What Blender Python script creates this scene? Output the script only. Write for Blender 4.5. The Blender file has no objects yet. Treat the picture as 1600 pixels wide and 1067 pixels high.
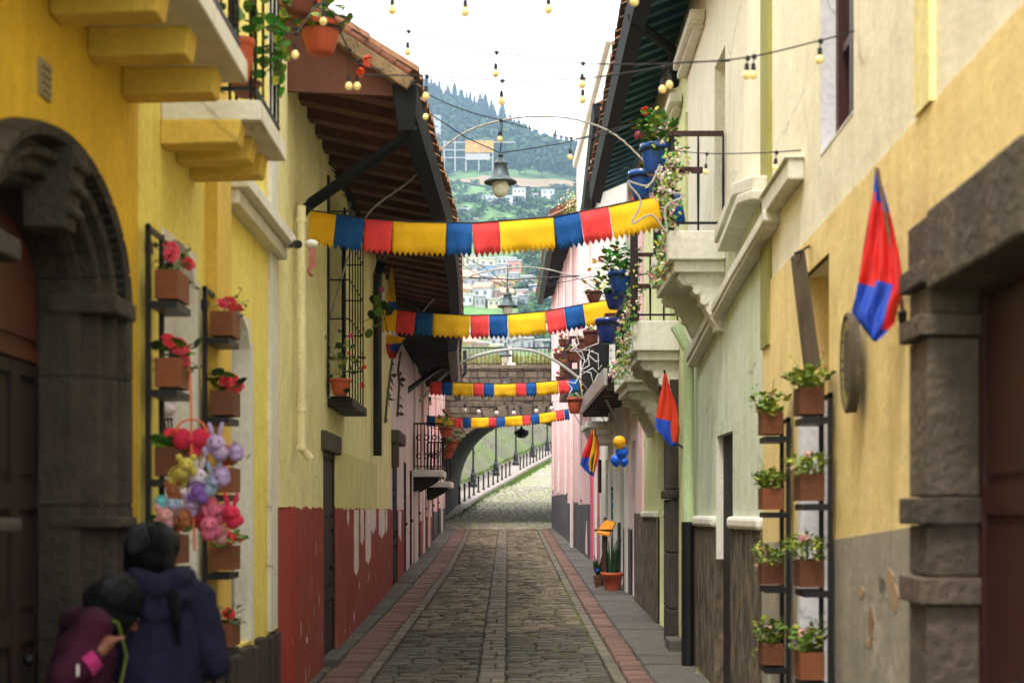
import bpy, bmesh, math, random
from mathutils import Vector, Matrix
from math import sin, cos, pi, radians, sqrt, hypot
rnd = random.Random(7)
S = bpy.context.scene
C = S.collection

# ------------------------------------------------------------------ camera, world, sun, exposure
FPX = 2400.0          # focal length in pixels of the 1600-wide photograph
EYE = 2.02
cam = bpy.data.cameras.new('camera')
camo = bpy.data.objects.new('camera', cam); C.objects.link(camo)
cam.sensor_width = 36.0; cam.lens = FPX / 1600 * 36
cam.shift_y = (800 - 533.5) / 1600
cam.clip_start = 0.1; cam.clip_end = 6000
camo.location = (0, 0, EYE); camo.rotation_euler = (radians(90), 0, 0)
cam.dof.use_dof = True; cam.dof.focus_distance = 24.0; cam.dof.aperture_fstop = 2.6
S.camera = camo
S.render.engine = 'CYCLES'
S.cycles.use_denoising = True
S.cycles.max_bounces = 10; S.cycles.diffuse_bounces = 5; S.cycles.transparent_max_bounces = 12
S.cycles.volume_bounces = 1
S.cycles.sample_clamp_indirect = 6
S.view_settings.view_transform = 'Standard'; S.view_settings.look = 'None'
S.view_settings.gamma = 1.0; S.view_settings.use_curve_mapping = False
S.view_settings.exposure = 1.34

W = bpy.data.worlds.new('World'); S.world = W; W.use_nodes = True
SUN_EL, SUN_ROT = radians(62), radians(205)
nt = W.node_tree; bgn = nt.nodes['Background']
sky = nt.nodes.new('ShaderNodeTexSky'); sky.sky_type = 'NISHITA'; sky.sun_disc = False
sky.sun_elevation = SUN_EL; sky.sun_rotation = SUN_ROT; sky.altitude = 2800
tc = nt.nodes.new('ShaderNodeTexCoord')
mp = nt.nodes.new('ShaderNodeMapping'); mp.inputs['Scale'].default_value = (2.2, 2.2, 5.0)
ns = nt.nodes.new('ShaderNodeTexNoise'); ns.inputs['Scale'].default_value = 1.6; ns.inputs['Detail'].default_value = 6
rp = nt.nodes.new('ShaderNodeValToRGB')
rp.color_ramp.elements[0].position = 0.30; rp.color_ramp.elements[0].color = (8.6, 8.8, 9.2, 1)
rp.color_ramp.elements[1].position = 0.62; rp.color_ramp.elements[1].color = (12.4, 12.4, 12.4, 1)
mx = nt.nodes.new('ShaderNodeMix'); mx.data_type = 'RGBA'; mx.inputs[0].default_value = 0.93
nt.links.new(tc.outputs['Generated'], mp.inputs['Vector']); nt.links.new(mp.outputs[0], ns.inputs['Vector'])
nt.links.new(ns.outputs['Fac'], rp.inputs['Fac'])
nt.links.new(sky.outputs[0], mx.inputs[6]); nt.links.new(rp.outputs[0], mx.inputs[7])
nt.links.new(mx.outputs[2], bgn.inputs['Color']); bgn.inputs['Strength'].default_value = 0.13

sl = bpy.data.lights.new('sun', 'SUN'); sl.energy = 1.5; sl.angle = radians(14); sl.color = (1, 0.95, 0.88)
so = bpy.data.objects.new('sun', sl); C.objects.link(so)
# light travels from the sun: direction matching SUN_EL / SUN_ROT (rotation measured clockwise from +Y)
sd = Vector((sin(SUN_ROT) * cos(SUN_EL), cos(SUN_ROT) * cos(SUN_EL), sin(SUN_EL)))
so.rotation_euler = sd.to_track_quat('Z', 'Y').to_euler()

# ------------------------------------------------------------------ helpers
def V(*a): return Vector(a)
def P(px, py, Y): return Vector(((px - 800) / FPX * Y, Y, EYE + (800 - py) / FPX * Y))
def lin(r, g, b):
    f = lambda c: (c / 255 / 12.92) if c / 255 <= 0.04045 else ((c / 255 + 0.055) / 1.055) ** 2.4
    return (f(r), f(g), f(b))
def gz(Y):
    if Y < 13.33: return 0.40
    if Y < 50: return 0.03 * Y
    return 1.5 + (Y - 50) * 0.1

def sock(bs, name):
    return bs.inputs[name]
MATS = {}
def mat(name, rgb, rough=0.85, var=0.14, scale=2.5, bump=0.12, bscale=30.0, stretch=(1, 1, 1), streak=0.0, dirt=None,
        metal=0.0, spec=0.35, emit=0.0, trans=0.0, rand=0.0, bdist=0.01, fine=0.06, wet=None, soot=None, dirtpos=(0.52, 0.68), dirtscale=1.7, crack=0.0, ramp=(0.3, 0.7)):
    """procedural Principled material: large-scale and fine colour noise, vertical streaks, blotches of a second colour, bump"""
    m = bpy.data.materials.new(name); m.use_nodes = True
    t = m.node_tree; n = t.nodes; L = t.links
    b = n['Principled BSDF']
    tcn = n.new('ShaderNodeTexCoord')
    mpn = n.new('ShaderNodeMapping'); mpn.inputs['Scale'].default_value = stretch
    L.new(tcn.outputs['Object'], mpn.inputs['Vector'])
    n1 = n.new('ShaderNodeTexNoise'); n1.inputs['Scale'].default_value = scale; n1.inputs['Detail'].default_value = 5; n1.inputs['Roughness'].default_value = 0.6
    L.new(mpn.outputs[0], n1.inputs['Vector'])
    cr = n.new('ShaderNodeValToRGB')
    lo = [c * (1 - var * 1.5) for c in rgb]; hi = [min(0.95, c * (1 + var)) for c in rgb]
    cr.color_ramp.elements[0].position = ramp[0]; cr.color_ramp.elements[0].color = (*lo, 1)
    cr.color_ramp.elements[1].position = ramp[1]; cr.color_ramp.elements[1].color = (*hi, 1)
    L.new(n1.outputs['Fac'], cr.inputs['Fac'])
    col = cr.outputs[0]
    def mixc(fac, a, bcol, mode='MIX'):
        x = n.new('ShaderNodeMix'); x.data_type = 'RGBA'; x.blend_type = mode
        if isinstance(fac, (int, float)): x.inputs[0].default_value = fac
        else: L.new(fac, x.inputs[0])
        L.new(a, x.inputs[6])
        if isinstance(bcol, tuple): x.inputs[7].default_value = (*bcol, 1)
        else: L.new(bcol, x.inputs[7])
        return x.outputs[2]
    if fine:
        n2 = n.new('ShaderNodeTexNoise'); n2.inputs['Scale'].default_value = bscale; n2.inputs['Detail'].default_value = 3
        L.new(mpn.outputs[0], n2.inputs['Vector'])
        r2 = n.new('ShaderNodeValToRGB')
        r2.color_ramp.elements[0].position = 0.3; r2.color_ramp.elements[0].color = (1 - fine * 2, 1 - fine * 2, 1 - fine * 2, 1)
        r2.color_ramp.elements[1].position = 0.7; r2.color_ramp.elements[1].color = (1 + fine, 1 + fine, 1 + fine, 1)
        L.new(n2.outputs['Fac'], r2.inputs['Fac'])
        col = mixc(1.0, col, r2.outputs[0], 'MULTIPLY')
    if streak:
        mp2 = n.new('ShaderNodeMapping'); mp2.inputs['Scale'].default_value = (7, 7, 0.45)
        L.new(tcn.outputs['Object'], mp2.inputs['Vector'])
        n3 = n.new('ShaderNodeTexNoise'); n3.inputs['Scale'].default_value = 1.3; n3.inputs['Detail'].default_value = 4
        L.new(mp2.outputs[0], n3.inputs['Vector'])
        r3 = n.new('ShaderNodeValToRGB')
        r3.color_ramp.elements[0].position = 0.45; r3.color_ramp.elements[0].color = (0, 0, 0, 1)
        r3.color_ramp.elements[1].position = 0.74; r3.color_ramp.elements[1].color = (streak, streak, streak, 1)
        L.new(n3.outputs['Fac'], r3.inputs['Fac'])
        col = mixc(r3.outputs[0], col, soot or tuple(c * 0.45 for c in rgb))
    if dirt:
        n4 = n.new('ShaderNodeTexNoise'); n4.inputs['Scale'].default_value = dirtscale; n4.inputs['Detail'].default_value = 8; n4.inputs['Roughness'].default_value = 0.72
        L.new(tcn.outputs['Object'], n4.inputs['Vector'])
        r4 = n.new('ShaderNodeValToRGB')
        r4.color_ramp.elements[0].position = dirtpos[0]; r4.color_ramp.elements[0].color = (0, 0, 0, 1)
        r4.color_ramp.elements[1].position = dirtpos[1]; r4.color_ramp.elements[1].color = (1, 1, 1, 1)
        L.new(n4.outputs['Fac'], r4.inputs['Fac'])
        col = mixc(r4.outputs[0], col, dirt)
    if rand:
        oi = n.new('ShaderNodeObjectInfo')
        hs = n.new('ShaderNodeMapRange'); hs.inputs['To Min'].default_value = 1 - rand; hs.inputs['To Max'].default_value = 1 + rand * 0.6
        L.new(oi.outputs['Random'], hs.inputs['Value'])
        cmb = n.new('ShaderNodeCombineColor')
        for k in range(3): L.new(hs.outputs[0], cmb.inputs[k])
        col = mixc(1.0, col, cmb.outputs[0], 'MULTIPLY')
    if crack:
        nw = n.new('ShaderNodeTexNoise'); nw.inputs['Scale'].default_value = 3.0; nw.inputs['Detail'].default_value = 4
        L.new(tcn.outputs['Object'], nw.inputs['Vector'])
        wv = n.new('ShaderNodeMix'); wv.data_type = 'VECTOR'; wv.inputs[0].default_value = 0.22
        L.new(tcn.outputs['Object'], wv.inputs[4]); L.new(nw.outputs['Color'], wv.inputs[5])
        vo = n.new('ShaderNodeTexVoronoi'); vo.feature = 'DISTANCE_TO_EDGE'; vo.inputs['Scale'].default_value = 0.9
        L.new(wv.outputs[1], vo.inputs['Vector'])
        rc = n.new('ShaderNodeValToRGB'); rc.color_ramp.elements[0].position = 0.0; rc.color_ramp.elements[0].color = (1, 1, 1, 1); rc.color_ramp.elements[1].position = 0.011; rc.color_ramp.elements[1].color = (0, 0, 0, 1)
        L.new(vo.outputs['Distance'], rc.inputs['Fac'])
        mk_ = n.new('ShaderNodeTexNoise'); mk_.inputs['Scale'].default_value = 0.8; L.new(tcn.outputs['Object'], mk_.inputs['Vector'])
        rm = n.new('ShaderNodeValToRGB'); rm.color_ramp.elements[0].position = 0.5; rm.color_ramp.elements[0].color = (0, 0, 0, 1); rm.color_ramp.elements[1].position = 0.62; rm.color_ramp.elements[1].color = (crack, crack, crack, 1)
        L.new(mk_.outputs['Fac'], rm.inputs['Fac'])
        ml = n.new('ShaderNodeMath'); ml.operation = 'MULTIPLY'; L.new(rc.outputs[0], ml.inputs[0]); L.new(rm.outputs[0], ml.inputs[1])
        col = mixc(ml.outputs[0], col, tuple(c * 0.4 for c in rgb))
        # faded / repainted areas with soft ragged borders
        nf = n.new('ShaderNodeTexNoise'); nf.inputs['Scale'].default_value = 0.55; nf.inputs['Detail'].default_value = 9; nf.inputs['Roughness'].default_value = 0.68
        L.new(tcn.outputs['Object'], nf.inputs['Vector'])
        rf = n.new('ShaderNodeValToRGB'); rf.color_ramp.elements[0].position = 0.52; rf.color_ramp.elements[0].color = (0, 0, 0, 1); rf.color_ramp.elements[1].position = 0.60; rf.color_ramp.elements[1].color = (0.34, 0.34, 0.34, 1)
        L.new(nf.outputs['Fac'], rf.inputs['Fac'])
        col = mixc(rf.outputs[0], col, tuple(min(.9, c * 0.86 + 0.05) for c in rgb))
    L.new(col, b.inputs['Base Color'])
    b.inputs['Roughness'].default_value = rough; b.inputs['Metallic'].default_value = metal
    b.inputs['Specular IOR Level'].default_value = spec
    if trans:
        b.inputs['Transmission Weight'].default_value = trans
    if emit:
        L.new(col, b.inputs['Emission Color']); b.inputs['Emission Strength'].default_value = emit
    if bump:
        nb = n.new('ShaderNodeTexNoise'); nb.inputs['Scale'].default_value = bscale; nb.inputs['Detail'].default_value = 5
        L.new(mpn.outputs[0], nb.inputs['Vector'])
        bp = n.new('ShaderNodeBump'); bp.inputs['Strength'].default_value = min(1, bump * 3); bp.inputs['Distance'].default_value = bdist
        L.new(nb.outputs['Fac'], bp.inputs['Height']); L.new(bp.outputs[0], b.inputs['Normal'])
        if crack:                                  # hand-laid plaster: broad unevenness under the fine grain
            nl = n.new('ShaderNodeTexNoise'); nl.inputs['Scale'].default_value = 3.2; nl.inputs['Detail'].default_value = 3; L.new(tcn.outputs['Object'], nl.inputs['Vector'])
            b2 = n.new('ShaderNodeBump'); b2.inputs['Strength'].default_value = 0.4; b2.inputs['Distance'].default_value = 0.035
            L.new(nl.outputs['Fac'], b2.inputs['Height']); L.new(b2.outputs[0], bp.inputs['Normal'])
    MATS[name] = m
    return m

class MB:
    """collects geometry in world coordinates; faces carry a material slot number"""
    def __init__(s): s.v = []; s.f = []; s.m = []; s.cur = 0; s.smooth = False; s.sm = []
    def face(s, idx): s.f.append(tuple(idx)); s.m.append(s.cur); s.sm.append(s.smooth)
    def vert(s, p): s.v.append(Vector(p)); return len(s.v) - 1
    def poly(s, pts): s.face([s.vert(p) for p in pts])
    def quad(s, a, b, c, d): s.poly((a, b, c, d))
    def hexa(s, p):           # 8 corners: bottom ring 0-3, top ring 4-7
        i = [s.vert(q) for q in p]
        for q in ((3, 2, 1, 0), (4, 5, 6, 7), (0, 1, 5, 4), (1, 2, 6, 5), (2, 3, 7, 6), (3, 0, 4, 7)): s.face([i[k] for k in q])
    def box(s, x0, x1, y0, y1, z0, z1):
        s.hexa([(x0, y0, z0), (x1, y0, z0), (x1, y1, z0), (x0, y1, z0), (x0, y0, z1), (x1, y0, z1), (x1, y1, z1), (x0, y1, z1)])
    def bar(s, a, b, w, h, up=(0, 0, 1)):
        a = Vector(a); b = Vector(b); d = (b - a).normalized(); up = Vector(up)
        if abs(d.dot(up)) > 0.98: up = Vector((1, 0, 0)) if abs(d.x) < 0.9 else Vector((0, 1, 0))
        r = d.cross(up).normalized() * (w / 2); u = r.cross(d).normalized() * (h / 2)
        s.hexa([a - r - u, a + r - u, b + r - u, b - r - u, a - r + u, a + r + u, b + r + u, b - r + u])
    def tube(s, pts, r, n=6, cap=True):
        pts = [Vector(p) for p in pts]; rs = r if isinstance(r, (list, tuple)) else [r] * len(pts)
        rings = []; prev = None
        for k, p in enumerate(pts):
            d = (pts[min(k + 1, len(pts) - 1)] - pts[max(k - 1, 0)])
            d = d.normalized() if d.length > 1e-9 else Vector((0, 0, 1))
            if prev is None: u = Vector((0, 0, 1)) if abs(d.z) < 0.9 else Vector((1, 0, 0))
            else: u = prev
            u = (u - d * u.dot(d)).normalized(); prev = u; w = d.cross(u)
            rings.append([s.vert(p + (u * cos(2 * pi * j / n) + w * sin(2 * pi * j / n)) * rs[k]) for j in range(n)])
        for k in range(len(rings) - 1):
            for j in range(n): s.face((rings[k][j], rings[k][(j + 1) % n], rings[k + 1][(j + 1) % n], rings[k + 1][j]))
        if cap: s.face(rings[0][::-1]); s.face(rings[-1])
    def lathe(s, c, prof, n=16, axis=None):
        """prof: list of (radius, height)"""
        c = Vector(c); q = Vector((0, 0, 1)).rotation_difference(Vector(axis)) if axis is not None else None
        rings = []
        for r, h in prof:
            ring = []
            for j in range(n):
                p = Vector((r * cos(2 * pi * j / n), r * sin(2 * pi * j / n), h))
                if q: p = q @ p
                ring.append(s.vert(c + p))
            rings.append(ring)
        for k in range(len(rings) - 1):
            for j in range(n): s.face((rings[k][j], rings[k][(j + 1) % n], rings[k + 1][(j + 1) % n], rings[k + 1][j]))
        s.face(rings[0][::-1]); s.face(rings[-1])
    def ball(s, c, r, n=10, m=7, scale=(1, 1, 1), rot=None):
        c = Vector(c); rings = []
        for k in range(1, m):
            th = pi * k / m
            ring = []
            for j in range(n):
                p = Vector((r * sin(th) * cos(2 * pi * j / n) * scale[0], r * sin(th) * sin(2 * pi * j / n) * scale[1], r * cos(th) * scale[2]))
                if rot: p = rot @ p
                ring.append(s.vert(c + p))
            rings.append(ring)
        t = Vector((0, 0, r * scale[2])); t = rot @ t if rot else t
        a = s.vert(c + t); b = s.vert(c - t)
        for j in range(n):
            s.face((a, rings[0][j], rings[0][(j + 1) % n])); s.face((b, rings[-1][(j + 1) % n], rings[-1][j]))
        for k in range(len(rings) - 1):
            for j in range(n): s.face((rings[k][j], rings[k + 1][j], rings[k + 1][(j + 1) % n], rings[k][(j + 1) % n]))
    def prism(s, pts, off):
        pts = [Vector(p) for p in pts]; off = Vector(off); n = len(pts)
        a = [s.vert(p) for p in pts]; b = [s.vert(p + off) for p in pts]
        s.face(a[::-1]); s.face(b)
        for k in range(n): s.face((a[k], a[(k + 1) % n], b[(k + 1) % n], b[k]))
    def grid(s, rows):
        ix = [[s.vert(p) for p in r] for r in rows]
        for k in range(len(ix) - 1):
            for j in range(len(ix[k]) - 1): s.face((ix[k][j], ix[k][j + 1], ix[k + 1][j + 1], ix[k + 1][j]))
    def mesh(s, name, mats, org):
        me = bpy.data.meshes.new(name)
        org = Vector(org)
        me.from_pydata([tuple(p - org) for p in s.v], [], s.f)
        for m in (mats if isinstance(mats, (list, tuple)) else [mats]): me.materials.append(m)
        me.polygons.foreach_set('material_index', s.m); me.polygons.foreach_set('use_smooth', s.sm)
        bm = bmesh.new(); bm.from_mesh(me); bmesh.ops.recalc_face_normals(bm, faces=bm.faces); bm.to_mesh(me); bm.free()
        me.update()
        return me
    def build(s, name, mats, parent=None, org=None, bevel=0, recalc=True):
        if parent is not None: o_ = world_org(parent)
        elif org is not None: o_ = Vector(org)
        else:
            n = max(1, len(s.v)); o_ = Vector((sum(p.x for p in s.v) / n, sum(p.y for p in s.v) / n, min(p.z for p in s.v)))
        o = bpy.data.objects.new(name, s.mesh(name, mats, o_)); C.objects.link(o)
        if parent is not None: o.parent = parent
        else: o.location = o_
        if bevel:
            b = o.modifiers.new('bevel', 'BEVEL'); b.width = bevel; b.segments = 2; b.limit_method = 'ANGLE'; b.angle_limit = radians(40)
        return o

def world_org(o):
    p = Vector((0, 0, 0))
    while o is not None: p = p + o.location; o = o.parent
    return p
def tag(o, label=None, cat=None, group=None, kind=None):
    if label: o['label'] = label
    if cat: o['category'] = cat
    if group: o['group'] = group
    if kind: o['kind'] = kind
    return o
def thing(name, label, cat, loc, group=None):
    o = bpy.data.objects.new(name, None); C.objects.link(o); o.location = loc; o.empty_display_size = 0.2
    return tag(o, label, cat, group)
def copy_tree(o, parent=None, loc=None, rz=None):
    c = o.copy(); C.objects.link(c); c.parent = parent
    if loc is not None: c.location = loc
    if rz is not None: c.rotation_euler = (0, 0, rz)
    for ch in list(o.children): copy_tree(ch, c)
    return c

# wall frames: Y along the street, n out of the wall into the street
def XL(Y): return -1.755 - 0.0083 * Y
RP = [(2, 1.564), (11.2, 1.84), (25, 1.84), (33, 1.70), (47, 1.385), (52, 1.30)]
def XR(Y):
    if Y <= RP[0][0]: return RP[0][1]
    for (a, xa), (b, xb) in zip(RP, RP[1:]):
        if Y <= b: return xa + (xb - xa) * (Y - a) / (b - a)
    return RP[-1][1]
class Side:
    def __init__(s, X, sg): s.X = X; s.sg = sg
    def p(s, Y, n, z): return Vector((s.X(Y) + s.sg * n, Y, z))
    def y(s, px, n=0.0):       # distance Y at which the picture column px meets the wall (offset n)
        k = (px - 800) / FPX; lo, hi = 2.0, 60.0
        g = lambda Y: (s.X(Y) + s.sg * n - k * Y) * s.sg
        for _ in range(60):
            mid = (lo + hi) / 2
            # left wall: ray hits when |X| of the ray reaches the wall
            if abs(k * mid) >= abs(s.X(mid) + s.sg * n): hi = mid
            else: lo = mid
        return (lo + hi) / 2
    def yz(s, px, py, n=0.0):
        Y = s.y(px, n); return Y, EYE + (800 - py) / FPX * Y
    def at(s, px, py, n=0.0):
        Y, z = s.yz(px, py, n); return s.p(Y, n, z)
    def box(s, mb, y0, y1, n0, n1, z0, z1, z2=None, z3=None):
        """block on the wall; z2/z3 give bottom/top at y1 when they differ"""
        z2 = z0 if z2 is None else z2; z3 = z1 if z3 is None else z3
        mb.hexa([s.p(y0, n0, z0), s.p(y0, n1, z0), s.p(y1, n1, z2), s.p(y1, n0, z2), s.p(y0, n0, z1), s.p(y0, n1, z1), s.p(y1, n1, z3), s.p(y1, n0, z3)])
    def wall(s, mb, y0, y1, z0, z1, holes=(), t=0.5, breaks=(), n0=0.0):
        """wall slab with rectangular openings (ya,yb,za,zb); front at n0, back at n0-t, reveals through the whole thickness"""
        ys = sorted({y0, y1, *[b for b in breaks if y0 < b < y1], *[h[0] for h in holes], *[h[1] for h in holes]})
        zs = sorted({z0, z1, *[h[2] for h in holes], *[h[3] for h in holes]})
        inside = lambda y, z: any(h[0] < y < h[1] and h[2] < z < h[3] for h in holes)
        vid = {}
        def vv(i, j, k):
            key = (i, j, k)
            if key not in vid: vid[key] = mb.vert(s.p(ys[i], n0 - (t if k else 0), zs[j]))
            return vid[key]
        solid = lambda i, j: 0 <= i < len(ys) - 1 and 0 <= j < len(zs) - 1 and not inside((ys[i] + ys[i + 1]) / 2, (zs[j] + zs[j + 1]) / 2)
        for i in range(len(ys) - 1):
            for j in range(len(zs) - 1):
                if not solid(i, j): continue
                mb.face((vv(i, j, 0), vv(i + 1, j, 0), vv(i + 1, j + 1, 0), vv(i, j + 1, 0)))
                mb.face((vv(i, j, 1), vv(i, j + 1, 1), vv(i + 1, j + 1, 1), vv(i + 1, j, 1)))
                if not solid(i - 1, j): mb.face((vv(i, j, 0), vv(i, j + 1, 0), vv(i, j + 1, 1), vv(i, j, 1)))
                if not solid(i + 1, j): mb.face((vv(i + 1, j, 0), vv(i + 1, j, 1), vv(i + 1, j + 1, 1), vv(i + 1, j + 1, 0)))
                if not solid(i, j - 1): mb.face((vv(i, j, 0), vv(i, j, 1), vv(i + 1, j, 1), vv(i + 1, j, 0)))
                if not solid(i, j + 1): mb.face((vv(i, j + 1, 0), vv(i + 1, j + 1, 0), vv(i + 1, j + 1, 1), vv(i, j + 1, 1)))
    def shell(s, mb, y0, y1, z0, z1, deep=5.0, t=0.5):
        """the body of the house behind the front wall"""
        s.box(mb, y0 + 0.004, y1 - 0.004, -deep, -t - 0.35, z0, z1 - 0.003)
LW = Side(XL, 1); RW = Side(XR, -1)
# ------------------------------------------------------------------ materials
M = {}
def mk(key, *a, **k): M[key] = mat(key, *a, **k)
mk('shaded yellow plaster', lin(222, 180, 40), var=0.10, streak=0.23, bump=0.10, bscale=22, crack=0.8)  # deeper yellow: shade under the balcony is put into this wall's colour
mk('pale yellow plaster', lin(246, 224, 112), var=0.08, streak=0.28, bump=0.10, bscale=22, soot=lin(200, 165, 70), crack=0.8)
mk('strong yellow plaster', lin(228, 192, 86), var=0.08, streak=0.19, crack=0.8)
mk('cream plaster', lin(242, 230, 164), var=0.08, streak=0.22, bump=0.12, bscale=20, soot=lin(180, 165, 105), dirt=lin(214, 199, 140), dirtscale=0.9, crack=0.8)
mk('mustard plaster', lin(218, 208, 138), var=0.08, streak=0.19, crack=0.8)
mk('red plaster', lin(152, 54, 36), var=0.16, streak=0.47, bump=0.14, bscale=18, soot=lin(105, 42, 30), dirt=lin(168, 92, 70), dirtpos=(0.56, 0.72), crack=0.8)
mk('bright red plaster', lin(164, 46, 22), var=0.1, crack=0.8)
mk('white plaster', lin(226, 222, 208), var=0.06, streak=0.28, bump=0.1, soot=lin(170, 165, 150), crack=0.8)
mk('lilac white plaster', lin(214, 211, 214), var=0.05, streak=0.19, crack=0.8)
mk('stone grey plaster', lin(158, 150, 136), var=0.10, streak=0.47, bump=0.15, bscale=16, dirt=lin(178, 170, 156), dirtpos=(0.55, 0.6), crack=0.8)
mk('bare plaster', lin(172, 142, 110), var=0.15, dirt=lin(120, 80, 50), crack=0.8)
mk('cream upper plaster', lin(236, 228, 204), var=0.05, streak=0.23, bump=0.09, soot=lin(190, 178, 140), crack=0.8)
mk('wheat plaster', lin(238, 212, 146), var=0.08, streak=0.30, bump=0.1, soot=lin(196, 156, 76), crack=0.8)
mk('olive plaster', lin(152, 147, 78), var=0.09, streak=0.23, crack=0.8)
mk('mint plaster', lin(216, 222, 200), var=0.07, streak=0.53, bump=0.12, soot=lin(160, 172, 140), dirt=lin(196, 204, 168), dirtscale=0.8, crack=0.8)
mk('pale lime plaster', lin(218, 220, 160), var=0.07, streak=0.38, crack=0.8)
mk('pink plaster', lin(236, 198, 192), var=0.08, streak=0.38, soot=lin(190, 130, 126), crack=0.8)
mk('pale pink plaster', lin(232, 212, 206), var=0.08, streak=0.47, soot=lin(178, 146, 138), crack=0.8)
mk('magenta paint', lin(214, 96, 120), var=0.08)
mk('purple paint', lin(150, 20, 80), var=0.08)
mk('charcoal plaster', lin(72, 72, 76), var=0.14, streak=0.28, dirt=lin(96, 92, 92), crack=0.8)
mk('plinth stone', lin(104, 90, 72), var=0.46, ramp=(0.36, 0.64), scale=2.2, stretch=(3.5, 3.5, 1.5), bump=0.4, bscale=5, bdist=0.03, fine=0.16, rough=0.9, dirt=lin(84, 72, 58), dirtpos=(0.55, 0.75))
mk('portal stone', lin(60, 51, 41), var=0.22, scale=4, bump=0.35, bscale=26, bdist=0.015, rough=0.9, rand=0.14, dirt=lin(66, 58, 50), fine=0.1)
mk('door stone', lin(90, 78, 65), var=0.25, scale=3.5, bump=0.35, bscale=22, bdist=0.02, rough=0.9, rand=0.35, dirt=lin(74, 58, 50), fine=0.1)
mk('pale joint', lin(150, 136, 116), var=0.15)
mk('bridge stone', lin(112, 100, 83), var=0.22, scale=5, bump=0.4, bscale=14, bdist=0.03, rand=0.34, fine=0.12, rough=0.95, dirt=lin(96, 82, 66))
mk('mortar', lin(78, 70, 60), var=0.2, bump=0.3, bscale=12)
mk('dark wood', lin(36, 20, 14), var=0.25, stretch=(8, 8, 0.6), bump=0.2, bscale=9, rough=0.65)
mk('black wood', lin(30, 22, 20), var=0.25, stretch=(6, 6, 0.6), bump=0.2, bscale=9, rough=0.75)
mk('red brown wood', lin(58, 24, 17), var=0.2, stretch=(8, 8, 0.6), bump=0.15, bscale=9, rough=0.5)
mk('door brown wood', lin(78, 38, 22), var=0.2, stretch=(8, 8, 0.6), bump=0.15, bscale=9, rough=0.55)
mk('brown rafter', lin(96, 54, 38), var=0.25, scale=3, bump=0.2, rough=0.75, rand=0.25)
mk('soffit board', lin(80, 46, 32), var=0.25, scale=3, bump=0.2, rough=0.8)
mk('teal board', lin(40, 88, 94), var=0.2, scale=3, bump=0.15, rough=0.7, rand=0.2)
mk('rust board', lin(98, 56, 40), var=0.18, scale=3, streak=0.25, bump=0.15, rough=0.75)
mk('weathered beam', lin(134, 110, 80), var=0.25, stretch=(3, 1, 3), bump=0.3, bscale=12, rough=0.85)
mk('gutter metal', lin(13, 14, 16), var=0.15, rough=0.75, bump=0.05, spec=0.2)
mk('cream pipe paint', lin(232, 220, 170), var=0.08, rough=0.5)
mk('mint pipe paint', lin(196, 218, 166), var=0.08, rough=0.5)
mk('black paint', lin(22, 22, 24), var=0.1, rough=0.45, bump=0.03)
mk('iron', lin(26, 25, 27), var=0.15, rough=0.5, metal=0.4, bump=0.05)
mk('clay tile', lin(122, 78, 58), var=0.25, scale=5, bump=0.25, bscale=20, rand=0.25, dirt=lin(110, 84, 66), rough=0.9)
mk('old clay tile', lin(140, 100, 74), var=0.3, scale=4, bump=0.3, bscale=20, rand=0.25, dirt=lin(88, 78, 66), rough=0.9)
mk('terracotta', lin(186, 84, 52), var=0.12, scale=6, bump=0.06, rough=0.6)
mk('brown pot', lin(112, 58, 42), var=0.15, scale=6, bump=0.06, rough=0.6)
mk('blue glaze', lin(26, 78, 156), var=0.12, scale=5, bump=0.02, rough=0.22, spec=0.6)
mk('deep blue glaze', lin(22, 48, 120), var=0.12, scale=5, bump=0.02, rough=0.22, spec=0.6)
mk('planter wood', lin(124, 70, 36), var=0.16, stretch=(1, 1, 5), scale=5, bump=0.12, rough=0.6, rand=0.5)
mk('soil', lin(52, 38, 28), var=0.3, scale=30)
def leafmat(key, rgb, rand=0.25):
    m = mat(key, rgb, var=0.3, scale=14, bump=0, rough=0.55, rand=rand, fine=0.1)
    b = m.node_tree.nodes['Principled BSDF']; b.inputs['Subsurface Weight'].default_value = 0.0
    M[key] = m
leafmat('leaf green', lin(100, 134, 40)); leafmat('bright leaf', lin(62, 140, 44)); leafmat('yellow leaf', lin(166, 170, 56))
leafmat('deep leaf', lin(36, 66, 28)); leafmat('sword leaf', lin(40, 78, 44))
mk('red petal', lin(200, 36, 44), var=0.2, scale=20, rough=0.6, bump=0); mk('pink petal', lin(226, 84, 150), var=0.2, scale=20, rough=0.6, bump=0)
mk('rose petal', lin(206, 50, 76), var=0.25, scale=20, rough=0.6, bump=0); mk('blush petal', lin(232, 178, 172), var=0.12, scale=20, rough=0.6, bump=0)
mk('yellow petal', lin(236, 176, 30), var=0.15, scale=20, rough=0.6, bump=0); mk('orange petal', lin(236, 84, 40), var=0.15, scale=20, rough=0.6, bump=0)
mk('white petal', lin(236, 222, 204), var=0.08, scale=20, rough=0.7, bump=0)
mk('flag yellow', lin(244, 186, 8), var=0.06, scale=9, rough=0.8, bump=0.08, bscale=60, fine=0.03)
mk('flag blue', lin(8, 80, 150), var=0.16, scale=14, rough=0.8, bump=0.08, bscale=60)
mk('flag red', lin(236, 66, 66), var=0.08, scale=9, rough=0.8, bump=0.08, bscale=60, fine=0.03)
mk('satin red', lin(206, 26, 22), var=0.1, rough=0.5, bump=0.05); mk('satin blue', lin(34, 74, 184), var=0.12, rough=0.5, bump=0.05)
mk('satin orange red', lin(208, 56, 24), var=0.1, rough=0.5); mk('satin yellow', lin(238, 178, 16), var=0.1, rough=0.5)
mk('cable', lin(36, 34, 36), var=0.1, rough=0.6, bump=0)
mk('bulb glass', lin(246, 214, 140), var=0.12, scale=30, rough=0.15, bump=0, spec=0.6, emit=0.12)
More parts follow.
